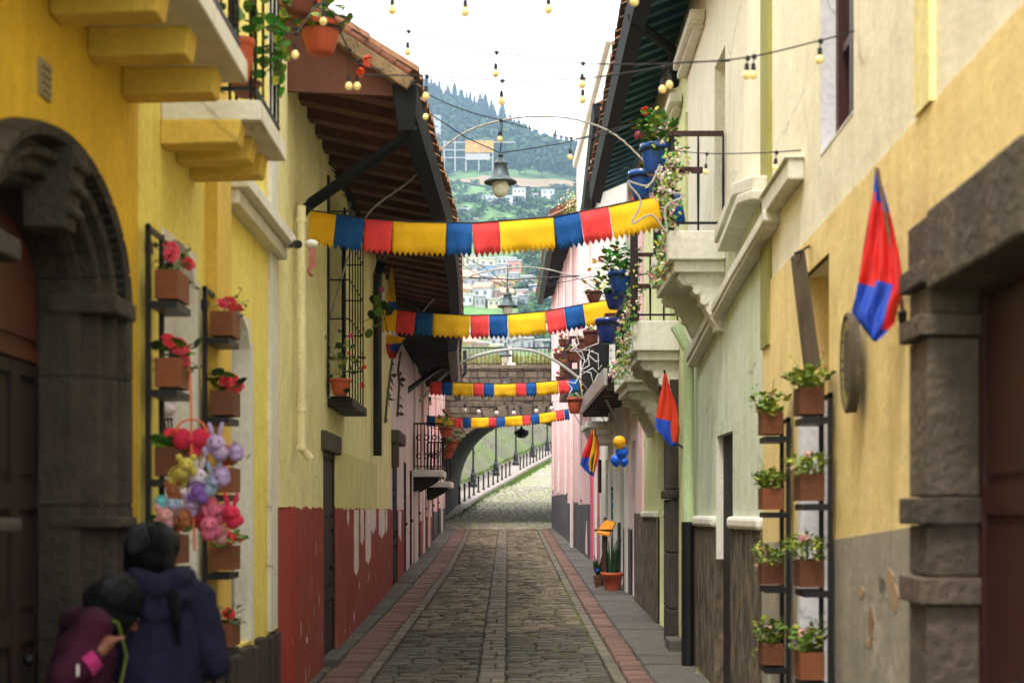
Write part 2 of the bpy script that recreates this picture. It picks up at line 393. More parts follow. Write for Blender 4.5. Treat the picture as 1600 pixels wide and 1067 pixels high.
mk('bulb clear', lin(240, 232, 214), var=0.05, rough=0.1, bump=0, spec=0.6)
mk('lamp green metal', lin(72, 84, 84), var=0.12, rough=0.45, metal=0.3, bump=0.04)
mk('lamp glass', lin(250, 242, 220), var=0.06, rough=0.15, bump=0, spec=0.6)
mk('rope white', lin(168, 163, 152), var=0.15, scale=30, rough=0.7)
mk('star wire', lin(222, 220, 214), var=0.1, rough=0.5)
mk('silver bar', lin(176, 172, 164), var=0.1, rough=0.4, metal=0.4)
mk('cobble', lin(98, 91, 78), var=0.28, scale=6, bump=0.35, bscale=24, bdist=0.012, rough=0.8, rand=0.30, dirt=lin(70, 62, 52), fine=0.12, dirtpos=(0.5, 0.75))
mk('centre stone', lin(108, 99, 85), var=0.2, scale=5, bump=0.25, bscale=24, rough=0.8, rand=0.2, dirt=lin(92, 84, 72))
mk('road bed', lin(62, 54, 44), var=0.3, scale=6, bump=0.3, bscale=14, dirt=lin(84, 92, 34), dirtpos=(0.6, 0.72), dirtscale=1.1, rough=0.95)
mk('moss', lin(96, 112, 28), var=0.3, scale=12, bump=0.3, bscale=40, rough=0.95)
mk('red tile', lin(112, 83, 73), var=0.2, scale=4, bump=0.2, bscale=30, rough=0.85, rand=0.2, dirt=lin(118, 92, 78), dirtpos=(0.48, 0.66), dirtscale=3.5, fine=0.1)
mk('pavement slab', lin(86, 81, 74), var=0.2, scale=3, bump=0.2, bscale=26, rough=0.8, rand=0.18, dirt=lin(78, 72, 66))
mk('mossy road', lin(140, 134, 118), var=0.22, scale=2.5, bump=0.6, bscale=7, bdist=0.05, rough=0.9, fine=0.16, dirt=lin(116, 132, 40), dirtpos=(0.50, 0.66), dirtscale=0.35)
mk('pale pavement', lin(138, 126, 116), var=0.08, scale=2)
mk('bank stone', lin(92, 88, 70), var=0.22, scale=1.1, bump=0.5, bscale=4, bdist=0.05, stretch=(1, 1, 2), fine=0.14, dirt=lin(86, 98, 42), dirtpos=(0.47, 0.6), dirtscale=0.32)
mk('grass', lin(84, 112, 30), var=0.3, scale=6, bump=0.3, rough=0.95)
mk('bollard paint', lin(24, 24, 26), var=0.1, rough=0.5)
mk('hill grass', lin(80, 112, 54), var=0.3, scale=0.02, bump=0, fine=0.2, bscale=0.15, dirt=lin(140, 138, 84), dirtscale=0.012, rough=0.95, dirtpos=(0.55, 0.75))
mk('bare earth', lin(124, 102, 76), var=0.15, scale=0.05, bump=0)
mk('conifer', lin(18, 36, 30), var=0.3, scale=0.5, bump=0, rand=0.3, rough=0.9)
mk('broadleaf', lin(30, 54, 36), var=0.35, scale=0.35, bump=0, rand=0.35, rough=0.9)
mk('bush', lin(56, 88, 40), var=0.35, scale=0.35, bump=0, rand=0.35, rough=0.9)
mk('bark', lin(70, 56, 44), var=0.2)
for nm, c in (('house white', (226, 224, 218)), ('house pink', (222, 186, 176)), ('house cream', (220, 206, 170)), ('house grey', (176, 172, 168)), ('house blue', (150, 170, 196)), ('house salmon', (206, 150, 128)), ('house ochre', (208, 172, 104))):
    mk(nm, tuple(q * 0.74 for q in lin(*c)), var=0.08, scale=0.4, bump=0, rough=0.9)
mk('far roof', lin(178, 134, 112), var=0.2, scale=0.5, bump=0); mk('far grey roof', lin(170, 168, 166), var=0.1, bump=0)
mk('far window', lin(86, 94, 104), var=0.1, bump=0, rough=0.3)
mk('billboard yellow', lin(176, 134, 34), var=0.3, scale=0.5, bump=0, dirt=lin(170, 70, 60), dirtpos=(0.55, 0.6), dirtscale=0.6)
mk('window glass', lin(40, 46, 52), var=0.1, bump=0, rough=0.08, spec=0.7)
mk('white paint', lin(222, 220, 212), var=0.05, rough=0.6, bump=0.04)
mk('pale cornice', lin(214, 210, 194), var=0.08, streak=0.25, bump=0.08, soot=lin(140, 136, 118))
mk('room dark', lin(24, 18, 16), var=0.2)
mk('navy cloth', lin(24, 21, 42), var=0.14, scale=5, bump=0.3, bscale=9, bdist=0.03, rough=0.95, spec=0.15)
mk('plum cloth', lin(50, 8, 30), var=0.16, scale=5, bump=0.3, bscale=9, bdist=0.03, rough=0.9, spec=0.2)
mk('pink cloth', lin(150, 34, 92), var=0.1, rough=0.9); mk('trouser cloth', lin(20, 20, 26), var=0.12, rough=0.95, spec=0.15)
mk('skin', lin(112, 68, 48), var=0.06, rough=0.55, bump=0.03); mk('joint dark', lin(22, 19, 16), var=0.2)
mk('hair strand', lin(5, 5, 6), var=0.3, rough=0.55, bump=0, spec=0.2)
mk('hair', lin(3, 3, 4), var=0.3, scale=40, stretch=(6, 6, 1), rough=0.6, bump=0.35, bscale=60, spec=0.12)
mk('shoe', lin(40, 36, 36), var=0.1); mk('lime trim', lin(92, 102, 30), var=0.1)
for nm, c in (('plush red', (206, 50, 80)), ('plush pink', (216, 110, 132)), ('plush lilac', (182, 158, 196)), ('plush brown', (150, 92, 58)), ('plush yellow', (200, 184, 86)), ('plush blue', (160, 176, 200)), ('plush purple', (128, 92, 164)), ('plush teal', (100, 190, 196)), ('plush beige', (206, 150, 146)), ('plush white', (226, 212, 220))):
    mk(nm, lin(*c), var=0.12, scale=16, bump=0.35, bscale=90, rough=0.95, spec=0.15)
mk('orange cord', lin(224, 120, 70), var=0.1)
mk('oval sign dark', lin(84, 74, 58), var=0.3, scale=9, bump=0.3, bscale=30); mk('sign gold', lin(150, 138, 78), var=0.2)
mk('sign orange', lin(224, 140, 34), var=0.12, scale=8); mk('sign print', lin(250, 214, 120), var=0.1)
mk('teal totem', lin(24, 122, 140), var=0.5, scale=14, dirt=lin(222, 190, 40), dirtpos=(0.62, 0.66), dirtscale=14)
mk('balloon yellow', lin(240, 180, 20), var=0.03, rough=0.25, bump=0); mk('balloon blue', lin(20, 100, 220), var=0.03, rough=0.25, bump=0)
mk('litter orange', lin(232, 130, 50)); mk('camera black', lin(28, 28, 30), rough=0.3, bump=0)
mk('vent grey', lin(150, 136, 104), var=0.2); mk('grey plank', lin(88, 76, 60), var=0.25, stretch=(6, 6, 0.7), bump=0.25, bscale=12)
mk('string rag', lin(196, 120, 110), var=0.15)
mk('uphill cobble', lin(142, 134, 118), var=0.25, scale=6, bump=0.3, rough=0.85, dirt=lin(110, 104, 88)); mk('uphill cobble dark', lin(122, 114, 100), var=0.25, scale=6, bump=0.3, rough=0.85); mk('uphill cobble mossy', lin(132, 134, 92), var=0.25, scale=6, bump=0.3, rough=0.9, dirt=lin(112, 124, 52))
mk('shaded arch stone', lin(52, 44, 36), var=0.3, scale=2, bump=0.5, bscale=8, bdist=0.04, rough=0.95)  # arch underside faces away from the light; its shade is in this dark colour
# ------------------------------------------------------------------ the ground, street, pavements
def lerp_tab(tab, y):
    if y <= tab[0][0]: return tab[0][1]
    for (a, xa), (b, xb) in zip(tab, tab[1:]):
        if y <= b: return xa + (xb - xa) * (y - a) / (b - a)
    return tab[-1][1]
TLR = [(8, -1.50), (14, -1.45), (22, -1.36), (30, -1.31), (40, -1.36), (48, -1.44)]     # street edge of the left tile strip
TRL = [(8, 1.12), (14.3, 1.08), (21.8, 1.02), (34, 0.97), (47, 0.93)]                    # street edge of the right tile strip
CEN = [(8, -0.17), (14.3, -0.19), (47, -0.29)]
PROF = [(60, -1.5), (150, 4), (250, 20), (300, 33), (450, 76), (560, 112), (690, 151), (715, 160), (1000, 268), (1090, 276), (1600, 120)]
def bumpy(x, y):
    return 2.2 * sin(x * 0.031 + y * 0.017) + 1.6 * sin(x * 0.07 - y * 0.043 + 1.3) + 0.8 * sin(x * 0.19 + y * 0.11)
def hz(x, y):
    z = lerp_tab(PROF, y)
    k = max(0.55, min(1.05, 1 - 0.0015 * (x + 60)))
    z = z * (1 + (k - 1) * max(0, min(1, (y - 640) / 300)))
    return z + bumpy(x, y) * max(0, min(1, (y - 200) / 200)) * 0.9
def hill_at(px, py):
    Y = 240.0
    while Y < 1090:
        p = P(px, py, Y)
        if hz(p.x, Y) >= p.z: return Vector((p.x, Y, hz(p.x, Y)))
        Y += 1.5
    p = P(px, py, 1000); return Vector((p.x, 1000, hz(p.x, 1000)))

def kx0(y): return lerp_tab([(49, -2.6), (50, -2.6), (55, -1.83), (61, -1.15), (67, -0.28)], y)
g = MB(); g.box(-1400, 1400, -150, 60, -2.0, -1.2)
tag(g.build('ground', M['hill grass']), kind='structure')
g = MB(); g.smooth = True
xs = [-1400, -900, -600, -400, -280, -200] + [x for x in range(-160, 161, 8)] + [200, 280, 400, 600, 900, 1400]
ysl = [60, 90, 120, 150, 180, 210, 240] + list(range(252, 690, 12)) + [690, 702, 715] + list(range(730, 1101, 15)) + [1200, 1400, 1600]
g.grid([[(x, y, hz(x, y)) for x in xs] for y in ysl])
hill = tag(g.build('hill', M['hill grass'], org=(0, 600, 0)), kind='structure')
g = MB(); g.smooth = True
g.grid([[(x, y, hz(x, y) + 0.9) for x in range(-150, 161, 8)] for y in (689, 695, 702, 709, 716)])
tag(g.build('hill_terrace', M['bare earth'], org=(0, 700, 150)), kind='structure')

# road bed
g = MB()
yy = [0, 13.33] + [14 + k for k in range(36)] + [50]
rows = []
for y in yy: rows.append([(x, y, gz(y) - 0.035 - (0.015 if abs(x) < 0.6 else 0)) for x in (-6.5, -1.2, -0.5, 0.5, 1.0, 6.5)])
g.grid(rows)
road = tag(g.build('road', M['road bed'], org=(0, 25, 0)), kind='structure')
g = MB()
g.grid([[(x, y, gz(y) - 0.03) for x in (-3.2, -1.5, 0, 1.5, 3, 5, 9)] for y in [49.9] + list(range(52, 112, 2))])
tag(g.build('road_uphill', M['mossy road'], org=(0, 60, 0)), kind='structure')

def stone_mesh(name, m, seed, inset=0.10, jit=0.05):
    r = random.Random(seed); b = MB()
    def ring(s, z, j): return [b.vert((sx * 0.5 * s + r.uniform(-j, j), sy * 0.5 * s + r.uniform(-j, j), z + r.uniform(-0.06, 0.06) * (z > 0.5))) for sx, sy in ((-1, -1), (1, -1), (1, 1), (-1, 1))]
    a = ring(1.0, 0, 0.0); c = ring(1.0, 0.72, jit * 0.6); d = ring(1 - 2 * inset, 1.0, jit)
    for k in range(4):
        b.face((a[k], a[(k + 1) % 4], c[(k + 1) % 4], c[k])); b.face((c[k], c[(k + 1) % 4], d[(k + 1) % 4], d[k]))
    b.face(d); b.face(a[::-1])
    return b.mesh(name, m, (0, 0, 0)), b
def put(meshdata, name, parent, loc, scale, rot=(0, 0, 0), matrix=None):
    o = bpy.data.objects.new(name, meshdata); C.objects.link(o); o.parent = parent
    o.location = Vector(loc) - world_org(parent); o.scale = scale; o.rotation_euler = rot
    return o
COB = [stone_mesh('cobble', M['cobble'], 100 + k, 0.09, 0.06) for k in range(7)]
# one material list for the merged far cobbles: the same stone in a few natural shades
cob_shades = []
for k, c in enumerate(((106, 94, 75), (92, 81, 66), (116, 103, 83), (82, 73, 60), (124, 111, 90))):
    cob_shades.append(mat('cobble shade', lin(*c), var=0.25, scale=6, bump=0.35, bscale=24, bdist=0.012, rough=0.82, dirt=lin(70, 62, 52), fine=0.12, dirtpos=(0.52, 0.75)))
cobs = []
y = 9.0
while y < 49.4:
    h = rnd.uniform(0.115, 0.165)
    lo = lerp_tab(TLR, y) + 0.13; hi = lerp_tab(TRL, y) - 0.135; c0 = lerp_tab(CEN, y) - 0.135; c1 = c0 + 0.27
    for a, b in ((lo, c0), (c1, hi)):
        x = a
        while x < b - 0.05:
            w = min(rnd.uniform(0.16, 0.34), b - x)
            if b - x - w < 0.09: w = b - x
            cobs.append((x, x + w, y, y + h)); x += w
    y += h
vis = [c for c in cobs if c[2] > 13.7]
near = set(vis[:300])
far = MB(); 
for c in cobs:
    x0, x1, y0, y1 = c
    gap = 0.012; cx, cy = (x0 + x1) / 2, (y0 + y1) / 2; sx, sy = x1 - x0 - gap, y1 - y0 - gap
    dz = rnd.uniform(-0.012, 0.012) - 0.012 * max(0, 1 - abs(cx + 0.2) * 1.2); k = rnd.randrange(7)
    if c in near:
        put(COB[k][0], 'cobble', road, (cx, cy, gz(cy) - 0.06 + dz), (sx, sy, 0.065), (rnd.uniform(-.03, .03), rnd.uniform(-.02, .02), rnd.uniform(-.03, .03)))
    else:
        src = COB[k][1]; base = len(far.v); far.cur = rnd.randrange(5)
        for p in src.v: far.v.append(Vector((cx + p.x * sx, cy + p.y * sy, gz(cy) - 0.06 + dz + p.z * 0.065)))
        for f in src.f: far.face([base + q for q in f])
o = far.build('cobbles', cob_shades, road); tag(o, kind='stuff')
CENS = [stone_mesh('centre_stone', M['centre stone'], 200 + k, 0.05, 0.03) for k in range(4)]
y = 9.0
while y < 49:
    h = rnd.uniform(0.3, 0.5); c0 = lerp_tab(CEN, y)
    cuts = [0, 1] if rnd.random() < .55 else [0, rnd.uniform(.35, .65), 1]; h *= rnd.uniform(.55, 1.0)
    for u0, u1 in zip(cuts, cuts[1:]):
        put(CENS[rnd.randrange(4)][0], 'centre_stone', road, (c0 - .13 + .26 * (u0 + u1) / 2 + rnd.uniform(-.008, .008), y + h / 2, gz(y + h / 2) - 0.064), (0.26 * (u1 - u0) - .012, h - 0.015, 0.062 + rnd.uniform(-.008, .006)), (0, 0, rnd.uniform(-.03, .03)))
    y += h
for side, tab, off in ((0, TLR, 0.062), (1, TRL, -0.066)):
    y = 9.0
    while y < 49:
        h = rnd.uniform(0.35, 0.6)
        put(CENS[rnd.randrange(4)][0], 'border_stone', road, (lerp_tab(tab, y + h / 2) + off, y + h / 2, gz(y + h / 2) - 0.055), (0.115, h - 0.014, 0.068))
        y += h
# moss growing in the joints beside the right border stones and here and there among the cobbles
up = MB(); y = 49.5
while y < 66:                                 # the first rows of the steeper cobbles beyond the kerb line
    h = rnd.uniform(0.16, 0.24); x = kx0(y) + 0.05; xr = 2.6 + (y - 50) * 0.12
    while x < xr:
        w = rnd.uniform(0.2, 0.36); src = COB[rnd.randrange(7)][1]; base = len(up.v); up.cur = rnd.randrange(3)
        for p in src.v: up.v.append(Vector((x + w / 2 + p.x * (w - .03), y + h / 2 + p.y * (h - .03), gz(y + h / 2) - 0.06 + p.z * 0.075 + p.y * h * .1)))
        for f in src.f: up.face([base + q for q in f])
        x += w
    y += h
tag(up.build('cobbles_uphill', [M['uphill cobble'], M['uphill cobble dark'], M['uphill cobble mossy']], org=(0, 55, 1.8)), kind='stuff')
ms = MB()
for k in range(340):
    y = rnd.uniform(14, 34); x = lerp_tab(TRL, y) - 0.133 + rnd.gauss(0, 0.008) if k < 170 and 17 < y < 27 else rnd.uniform(0.0, 0.85)
    if k >= 170 and not (15 < y < 23): y = rnd.uniform(15, 23)
    r = rnd.uniform(0.012, 0.03)
    ms.ball((x, y, gz(y) - 0.022), r, 6, 4, (1, rnd.uniform(1, 3.5), 0.75))
tag(ms.build('moss', M['moss'], road), kind='stuff')

# weeds and fallen leaves along the foot of the walls
r = random.Random(77); wd = MB()
for k in range(420):
    sd_ = LW if r.random() < .5 else RW; y = r.uniform(13.5, 40); cl = sin(y * 2.3) + sin(y * 5.1 + 1)
    if cl < .7: continue
    p = sd_.p(y, r.uniform(0.03, .10), gz(y) + .015); wd.cur = r.randrange(2)
    for j in range(3):
        a = r.uniform(0, 6.28); h = r.uniform(.02, .07); w = .008
        wd.poly([p + Vector((-w, 0, 0)), p + Vector((w, 0, 0)), p + Vector((.03 * cos(a), .03 * sin(a), h))])
for k in range(70):
    y = r.uniform(13.8, 36); x = r.choice((r.uniform(-1.75, -1.2), r.uniform(.95, 1.75), r.uniform(-1.2, .9))); a = r.uniform(0, 6.28); q = r.uniform(.012, .026); wd.cur = r.choice((1, 2)); z = gz(y) + .032
    wd.poly([(x + q * cos(a), y + q * sin(a), z), (x + q * .5 * cos(a + 1.6), y + q * .5 * sin(a + 1.6), z + .006), (x - q * cos(a), y - q * sin(a), z + .003), (x + q * .5 * cos(a - 1.6), y + q * .5 * sin(a - 1.6), z + .008)])
tag(wd.build('weeds', [M['leaf green'], M['yellow leaf'], M['grey plank']], org=(0, 25, .75), recalc=False), kind='stuff')
TIL = [stone_mesh('tile', M['red tile'], 300 + k, 0.03, 0.015) for k in range(4)]
SLB = [stone_mesh('slab', M['pavement slab'], 400 + k, 0.02, 0.01) for k in range(4)]
def pavement(name, tab, sgn, wid, side):
    b = MB()
    ys = [0, 13.33] + [15 + 2 * k for k in range(18)] + [50]
    b.grid([[(lerp_tab(tab, y), y, gz(y) - 0.03), (lerp_tab(tab, y), y, gz(y) + 0.004), (side.p(y, -0.05, 0).x, y, gz(y) + 0.012)] for y in ys])
    pv = tag(b.build(name, M['mortar'], org=(sgn * 1.5, 25, 0)), kind='structure')
    y = 8.0
    while y < 48.5:
        h = rnd.uniform(0.3, 0.42); yc = y + h / 2; xe = lerp_tab(tab, yc)
        put(TIL[rnd.randrange(4)][0], 'tile', pv, (xe + sgn * wid / 2 + rnd.uniform(-.011, .011), yc, gz(yc) - 0.045), (wid - 0.01, h - 0.012, 0.075 + rnd.uniform(-.005, .005)), (0.03 * (y > 13.3), 0, rnd.uniform(-.015, .015)))
        y += h
    y = 8.0
    while y < 48.5:
        h = rnd.uniform(0.6, 1.15); yc = y + h / 2; xa = lerp_tab(tab, yc) + sgn * (wid + 0.006); xb = side.p(yc, -0.03, 0).x
        if abs(xb) - abs(xa) > 0.04:
            put(SLB[rnd.randrange(4)][0], 'slab', pv, ((xa + xb) / 2, yc, gz(yc) - 0.045), (abs(xb - xa), h - 0.014, 0.079 + rnd.uniform(-.005, .006)), (0.03 * (y > 13.3), 0, 0))
        y += h
    return pv
pavement('pavement_left', TLR, -1, 0.34, LW)
pavement('pavement_right', TRL, 1, 0.235, RW)

# beyond the bridge: the street climbs and bends to the right below a grassy stone bank
KERB = [(-2.6, 50), (-1.83, 55), (-1.15, 61), (-0.28, 67), (1.0, 76.5), (2.54, 87), (4.6, 97), (7, 106)]
def kerb_x(y): return lerp_tab([(b, a) for a, b in KERB], y)
b = MB()
ys = [50 + 2 * k for k in range(29)]
b.grid([[(kerb_x(y), y, gz(y) - 0.2), (kerb_x(y), y, gz(y) + 0.16), (kerb_x(y) - 0.25, y, gz(y) + 0.17), (kerb_x(y) - 0.95 - (y - 50) * 0.006, y, gz(y) + 0.2), (kerb_x(y) - 1.0 - (y - 50) * 0.006, y, gz(y) + 0.5)] for y in ys])
tag(b.build('pavement_uphill', M['pale pavement'], org=(0, 70, 2)), kind='structure')
b = MB(); b.smooth = True
def bank_pt(y, k):
    x0 = kerb_x(y) - 1.0 - (y - 50) * 0.006
    return (x0 - k * 1.2, y + k * 0.4, gz(y) + 0.46 + k * 1.25 + 0.10 * sin(y * 1.3 + k) + 0.05 * sin(3 * k))
b.grid([[bank_pt(y, k) for k in (0, 0.3, 0.6, 1, 1.5, 2, 2.6, 3.2, 4, 4.8)] for y in [50 + k for k in range(58)]])
bank = tag(b.build('bank', M['bank stone'], org=(-3, 75, 4)), kind='structure')
b = MB()     # grass along the kerb foot and on top of the low wall
r = random.Random(3)
for k in range(5200):
    y = 52 + 46 * r.random() ** 0.8
    t = r.random()
    if t < 0.55: x = kerb_x(y) + abs(r.gauss(0, 0.16)); z = gz(y) - 0.03
    elif t < 0.9:
        x = kerb_x(y) - 1.04 - (y - 50) * 0.006 + r.gauss(0, 0.06); z = gz(y) + 0.46
    else:
        q = bank_pt(y, r.choice((0.6, 1.0, 1.5, 2.0, 2.6)) + r.uniform(-0.1, 0.1)); x, _, z = q
    h = r.uniform(0.06, 0.16); a = r.uniform(0, 6.28); w = 0.03
    b.poly([(x - w * cos(a), y - w * sin(a), z), (x + w * cos(a), y + w * sin(a), z), (x + r.uniform(-.05, .05), y + r.uniform(-.05, .05), z + h)])
tag(b.build('verge_grass', M['grass'], org=(0, 70, 2)), kind='stuff')

# ------------------------------------------------------------------ the arched stone bridge
XC, YA, YB, RAD, SPR, TOP = 0.49, 50.0, 57.0, 2.9, 2.9, 6.75
br = thing('stone_bridge', 'old grey stone bridge crossing over the end of the street on a round arch', 'bridge', (XC, YA, 1.5))
b = MB()
N = 26
AN, BN, AF, BF = 2.9, 2.22, 2.42, 2.5          # half width and rise of the arch at its near and far mouth
arcn = [(XC - AN, 0.5)] + [(XC - AN * cos(pi * k / N), SPR + BN * sin(pi * k / N)) for k in range(N + 1)] + [(XC + AN, 0.5)]
arcf = [(XC - AF, 0.5)] + [(XC - AF * cos(pi * k / N), SPR + BF * sin(pi * k / N)) for k in range(N + 1)] + [(XC + AF, 0.5)]
XE0, XE1 = -9.0, 9.0
def face_at(Y, arc):
    b.poly([(XE0, Y, 0.5), (arc[0][0], Y, 0.5), (arc[1][0], Y, arc[1][1]), (XE0, Y, arc[1][1])])
    b.poly([(arc[-1][0], Y, 0.5), (XE1, Y, 0.5), (XE1, Y, SPR), (arc[-2][0], Y, SPR)])
    b.poly([(XE0, Y, SPR), (arc[1][0], Y, SPR), (arc[1][0], Y, TOP), (XE0, Y, TOP)])
    b.poly([(arc[-2][0], Y, SPR), (XE1, Y, SPR), (XE1, Y, TOP), (arc[-2][0], Y, TOP)])
    for p, q in zip(arc[1:-2], arc[2:-1]):
        b.poly([(p[0], Y, p[1]), (q[0], Y, q[1]), (q[0], Y, TOP), (p[0], Y, TOP)])
face_at(YA, arcn); face_at(YB, arcf)
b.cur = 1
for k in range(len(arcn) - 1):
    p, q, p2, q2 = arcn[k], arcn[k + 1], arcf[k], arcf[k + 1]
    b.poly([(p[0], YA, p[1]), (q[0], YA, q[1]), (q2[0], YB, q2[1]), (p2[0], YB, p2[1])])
b.cur = 0
b.poly([(XE0, YA, TOP), (XE1, YA, TOP), (XE1, YB, TOP), (XE0, YB, TOP)])
b.build('masonry', [M['mortar'], M['shaded arch stone']], br)
BST = [stone_mesh('stone', M['bridge stone'], 500 + k, 0.05, 0.05) for k in range(6)]
z = 1.75
while z < TOP - 0.12:
    h = rnd.uniform(0.16, 0.22); x = -2.7 + rnd.uniform(0, .2)
    while x < 2.0:
        w = rnd.uniform(0.2, 0.42); cx, cz = x + w / 2, z + h / 2
        inside = ((cx - XC) / (AN + .36 + w * .42)) ** 2 + (max(0, cz - SPR) / (BN + .34 + h * .4)) ** 2 < 1
        if not inside:
            put(BST[rnd.randrange(6)][0], 'stone', br, (cx, YA + 0.03, cz), (w - 0.025, h - 0.025, 0.075 + rnd.uniform(-.02, .02)), (radians(90), 0, rnd.uniform(-.02, .02)))
        x += w
    z += h
for k in range(23):
    a = pi * (k + 0.5) / 23; nx, nz = cos(a) / AN, sin(a) / BN; ln = hypot(nx, nz); nx, nz = nx / ln, nz / ln
    o = put(BST[k % 6][0], 'arch_stone', br, (XC - AN * cos(a) - nx * .22, YA + 0.03, SPR + BN * sin(a) + nz * .22), (0.35, 0.42, 0.09))
    o.rotation_euler = (Matrix.Rotation(math.atan2(-nx, nz), 3, 'Y') @ Matrix.Rotation(radians(90), 3, 'X')).to_euler()
for sx in (-1, 1):
    z = 1.6
    while z < SPR:
        put(BST[rnd.randrange(6)][0], 'stone', br, (XC + sx * (RAD + 0.26), YA + 0.03, z + 0.16), (0.5, 0.31, 0.09), (radians(90), 0, 0)); z += 0.335
# projecting string course below the parapet
b = MB(); b.box(-9, 9, YA - 0.10, YA + 0.05, TOP - 0.06, TOP + 0.05)
b.build('coping', M['bridge stone'], br)
# railing on the bridge
rl = thing('bridge_railing', 'dark iron railing with thin uprights along the top of the stone bridge', 'railing', (0, YA + 0.25, TOP))
b = MB(); b.box(-4, 3.2, YA + 0.23, YA + 0.27, TOP + 0.62, TOP + 0.66); b.build('top_rail', M['iron'], rl)
b = MB(); b.box(-4, 3.2, YA + 0.235, YA + 0.265, TOP + 0.11, TOP + 0.14); b.build('bottom_rail', M['iron'], rl)
first = None
for k in range(55):
    x = -4 + 0.13 * k
    if first is None:
        b = MB(); b.box(x - 0.009, x + 0.009, YA + 0.241, YA + 0.259, TOP, TOP + 0.62); first = b.build('baluster', M['iron'], rl)
    else:
        o = first.copy(); C.objects.link(o); o.location = (0.13 * k, 0, 0)
pl = thing('bridge_pillar', 'short white pillar between the two runs of railing on the bridge', 'pillar', P(795, 575, 50.1))
b = MB(); c = P(795, 572, 50.05); b.box(c.x - 0.10, c.x + 0.10, 49.98, 50.2, c.z - 0.02, c.z + 0.62); b.build('shaft', M['white plaster'], pl)
b = MB(); b.box(c.x - 0.22, c.x + 0.22, 49.96, 50.22, c.z - 0.06, c.z + 0.1); b.build('base', M['white plaster'], pl)
b = MB(); r = random.Random(5)
for k in range(700):
    x = r.uniform(-3, 3); z0 = TOP; a = r.uniform(0, 6.28); h = r.uniform(0.15, 0.5); yy_ = YA + r.uniform(0.32, 0.9); l = r.uniform(-.1, .1)
    b.cur = 0 if r.random() < 0.6 else 1
    b.poly([(x - .02 * cos(a), yy_, z0), (x + .02 * cos(a), yy_ + .02 * sin(a), z0), (x + l + .015, yy_, z0 + h), (x + l - .015, yy_, z0 + h * 0.96)])
tag(b.build('dry_grass', [M['sign gold'], M['yellow leaf']], org=(0, YA + 0.6, TOP)), kind='stuff')
tl = thing('tunnel_lamp', 'small black lamp hanging under the crown of the bridge arch', 'lamp', (0.35, 56.4, 5.0))
b = MB(); b.lathe((0.35, 56.4, 4.9), [(0.02, 0.34), (0.05, 0.2), (0.26, 0.1), (0.28, 0.0), (0.2, -0.1), (0.1, -0.16)], 12); b.build('shade', M['black paint'], tl)

# street lamps and bollards beyond the arch
def street_lamp(px, pbase, Y, label):
    x = kerb_x(Y) - 0.85; z = gz(Y) + 0.19
    t = thing('street_lamp', label, 'street lamp', (x, Y, z), 'street lamps along the bank')
    b = MB(); b.lathe((x, Y, z), [(0.17, 0), (0.17, 0.12), (0.13, 0.18), (0.12, 0.5), (0.07, 0.62), (0.06, 0.75)], 10); b.build('base', M['black paint'], t)
    b = MB(); b.tube([(x, Y, z + 0.7), (x, Y, z + 4.2)], [0.045, 0.035], 8); b.build('pole', M['black paint'], t)
    b = MB(); b.lathe((x, Y, z + 4.2), [(0.03, 0), (0.16, 0.05), (0.2, 0.45), (0.24, 0.48), (0.05, 0.7), (0.01, 0.8)], 8); b.build('lantern', M['lamp glass'], t)
    return t, (x, z)
LL = ['first black street lamp beyond the arch, nearest the left side of the tunnel', 'black street lamp beyond the arch carrying a pale plate on its pole', 'black street lamp seen in the middle of the arch', 'black street lamp up the slope right of the middle of the arch', 'farthest black street lamp up the slope, close to the pink house']
for k, (px, pb, lab) in enumerate(zip((739, 775, 806, 832, 855), (770, 757, 738, 722, 706), LL)):
    # the distance at which the lamp row crosses this picture column
    Y = 50.0
    while Y < 104 and 800 + (kerb_x(Y) - 0.85) / Y * FPX < px: Y += 0.1
    t, (x, z) = street_lamp(px, pb, Y, lab)
    if k == 1:
        b = MB(); b.box(x + 0.06, x + 0.4, Y - 0.01, Y + 0.01, z + 2.2, z + 3.2); b.build('plate', M['white paint'], t)
ORD = ['first', 'second', 'third', 'fourth', 'fifth', 'sixth', 'seventh', 'eighth', 'ninth', 'tenth', 'eleventh', 'twelfth', 'thirteenth', 'fourteenth', 'fifteenth', 'sixteenth', 'seventeenth', 'eighteenth', 'nineteenth', 'twentieth'] + ['twenty ' + q for q in ('first', 'second', 'third', 'fourth', 'fifth', 'sixth', 'seventh', 'eighth', 'ninth')]
bol = None; nb = 0
Y = 56.4
while Y < 92:
    x = kerb_x(Y) - 0.25; z = gz(Y) + 0.165
    if not (70.5 < Y < 73):
        nb += 1
        if bol is None:
            b = MB(); b.lathe((x, Y, z), [(0.055, 0), (0.055, 0.06), (0.036, 0.09), (0.036, 0.56), (0.05, 0.58), (0.05, 0.63), (0.02, 0.68)], 8)
            bol = b.build('bollard', M['bollard paint'], org=(x, Y, z))
            tag(bol, 'lowest short black bollard on the pale pavement, just inside the tunnel mouth', 'bollard', 'bollards along the pavement beyond the arch')
        else:
            o = bol.copy(); C.objects.link(o); o.location = (x, Y, z); o['label'] = ORD[nb - 1] + ' short black bollard up the slope from the tunnel mouth'
    Y += 1.25
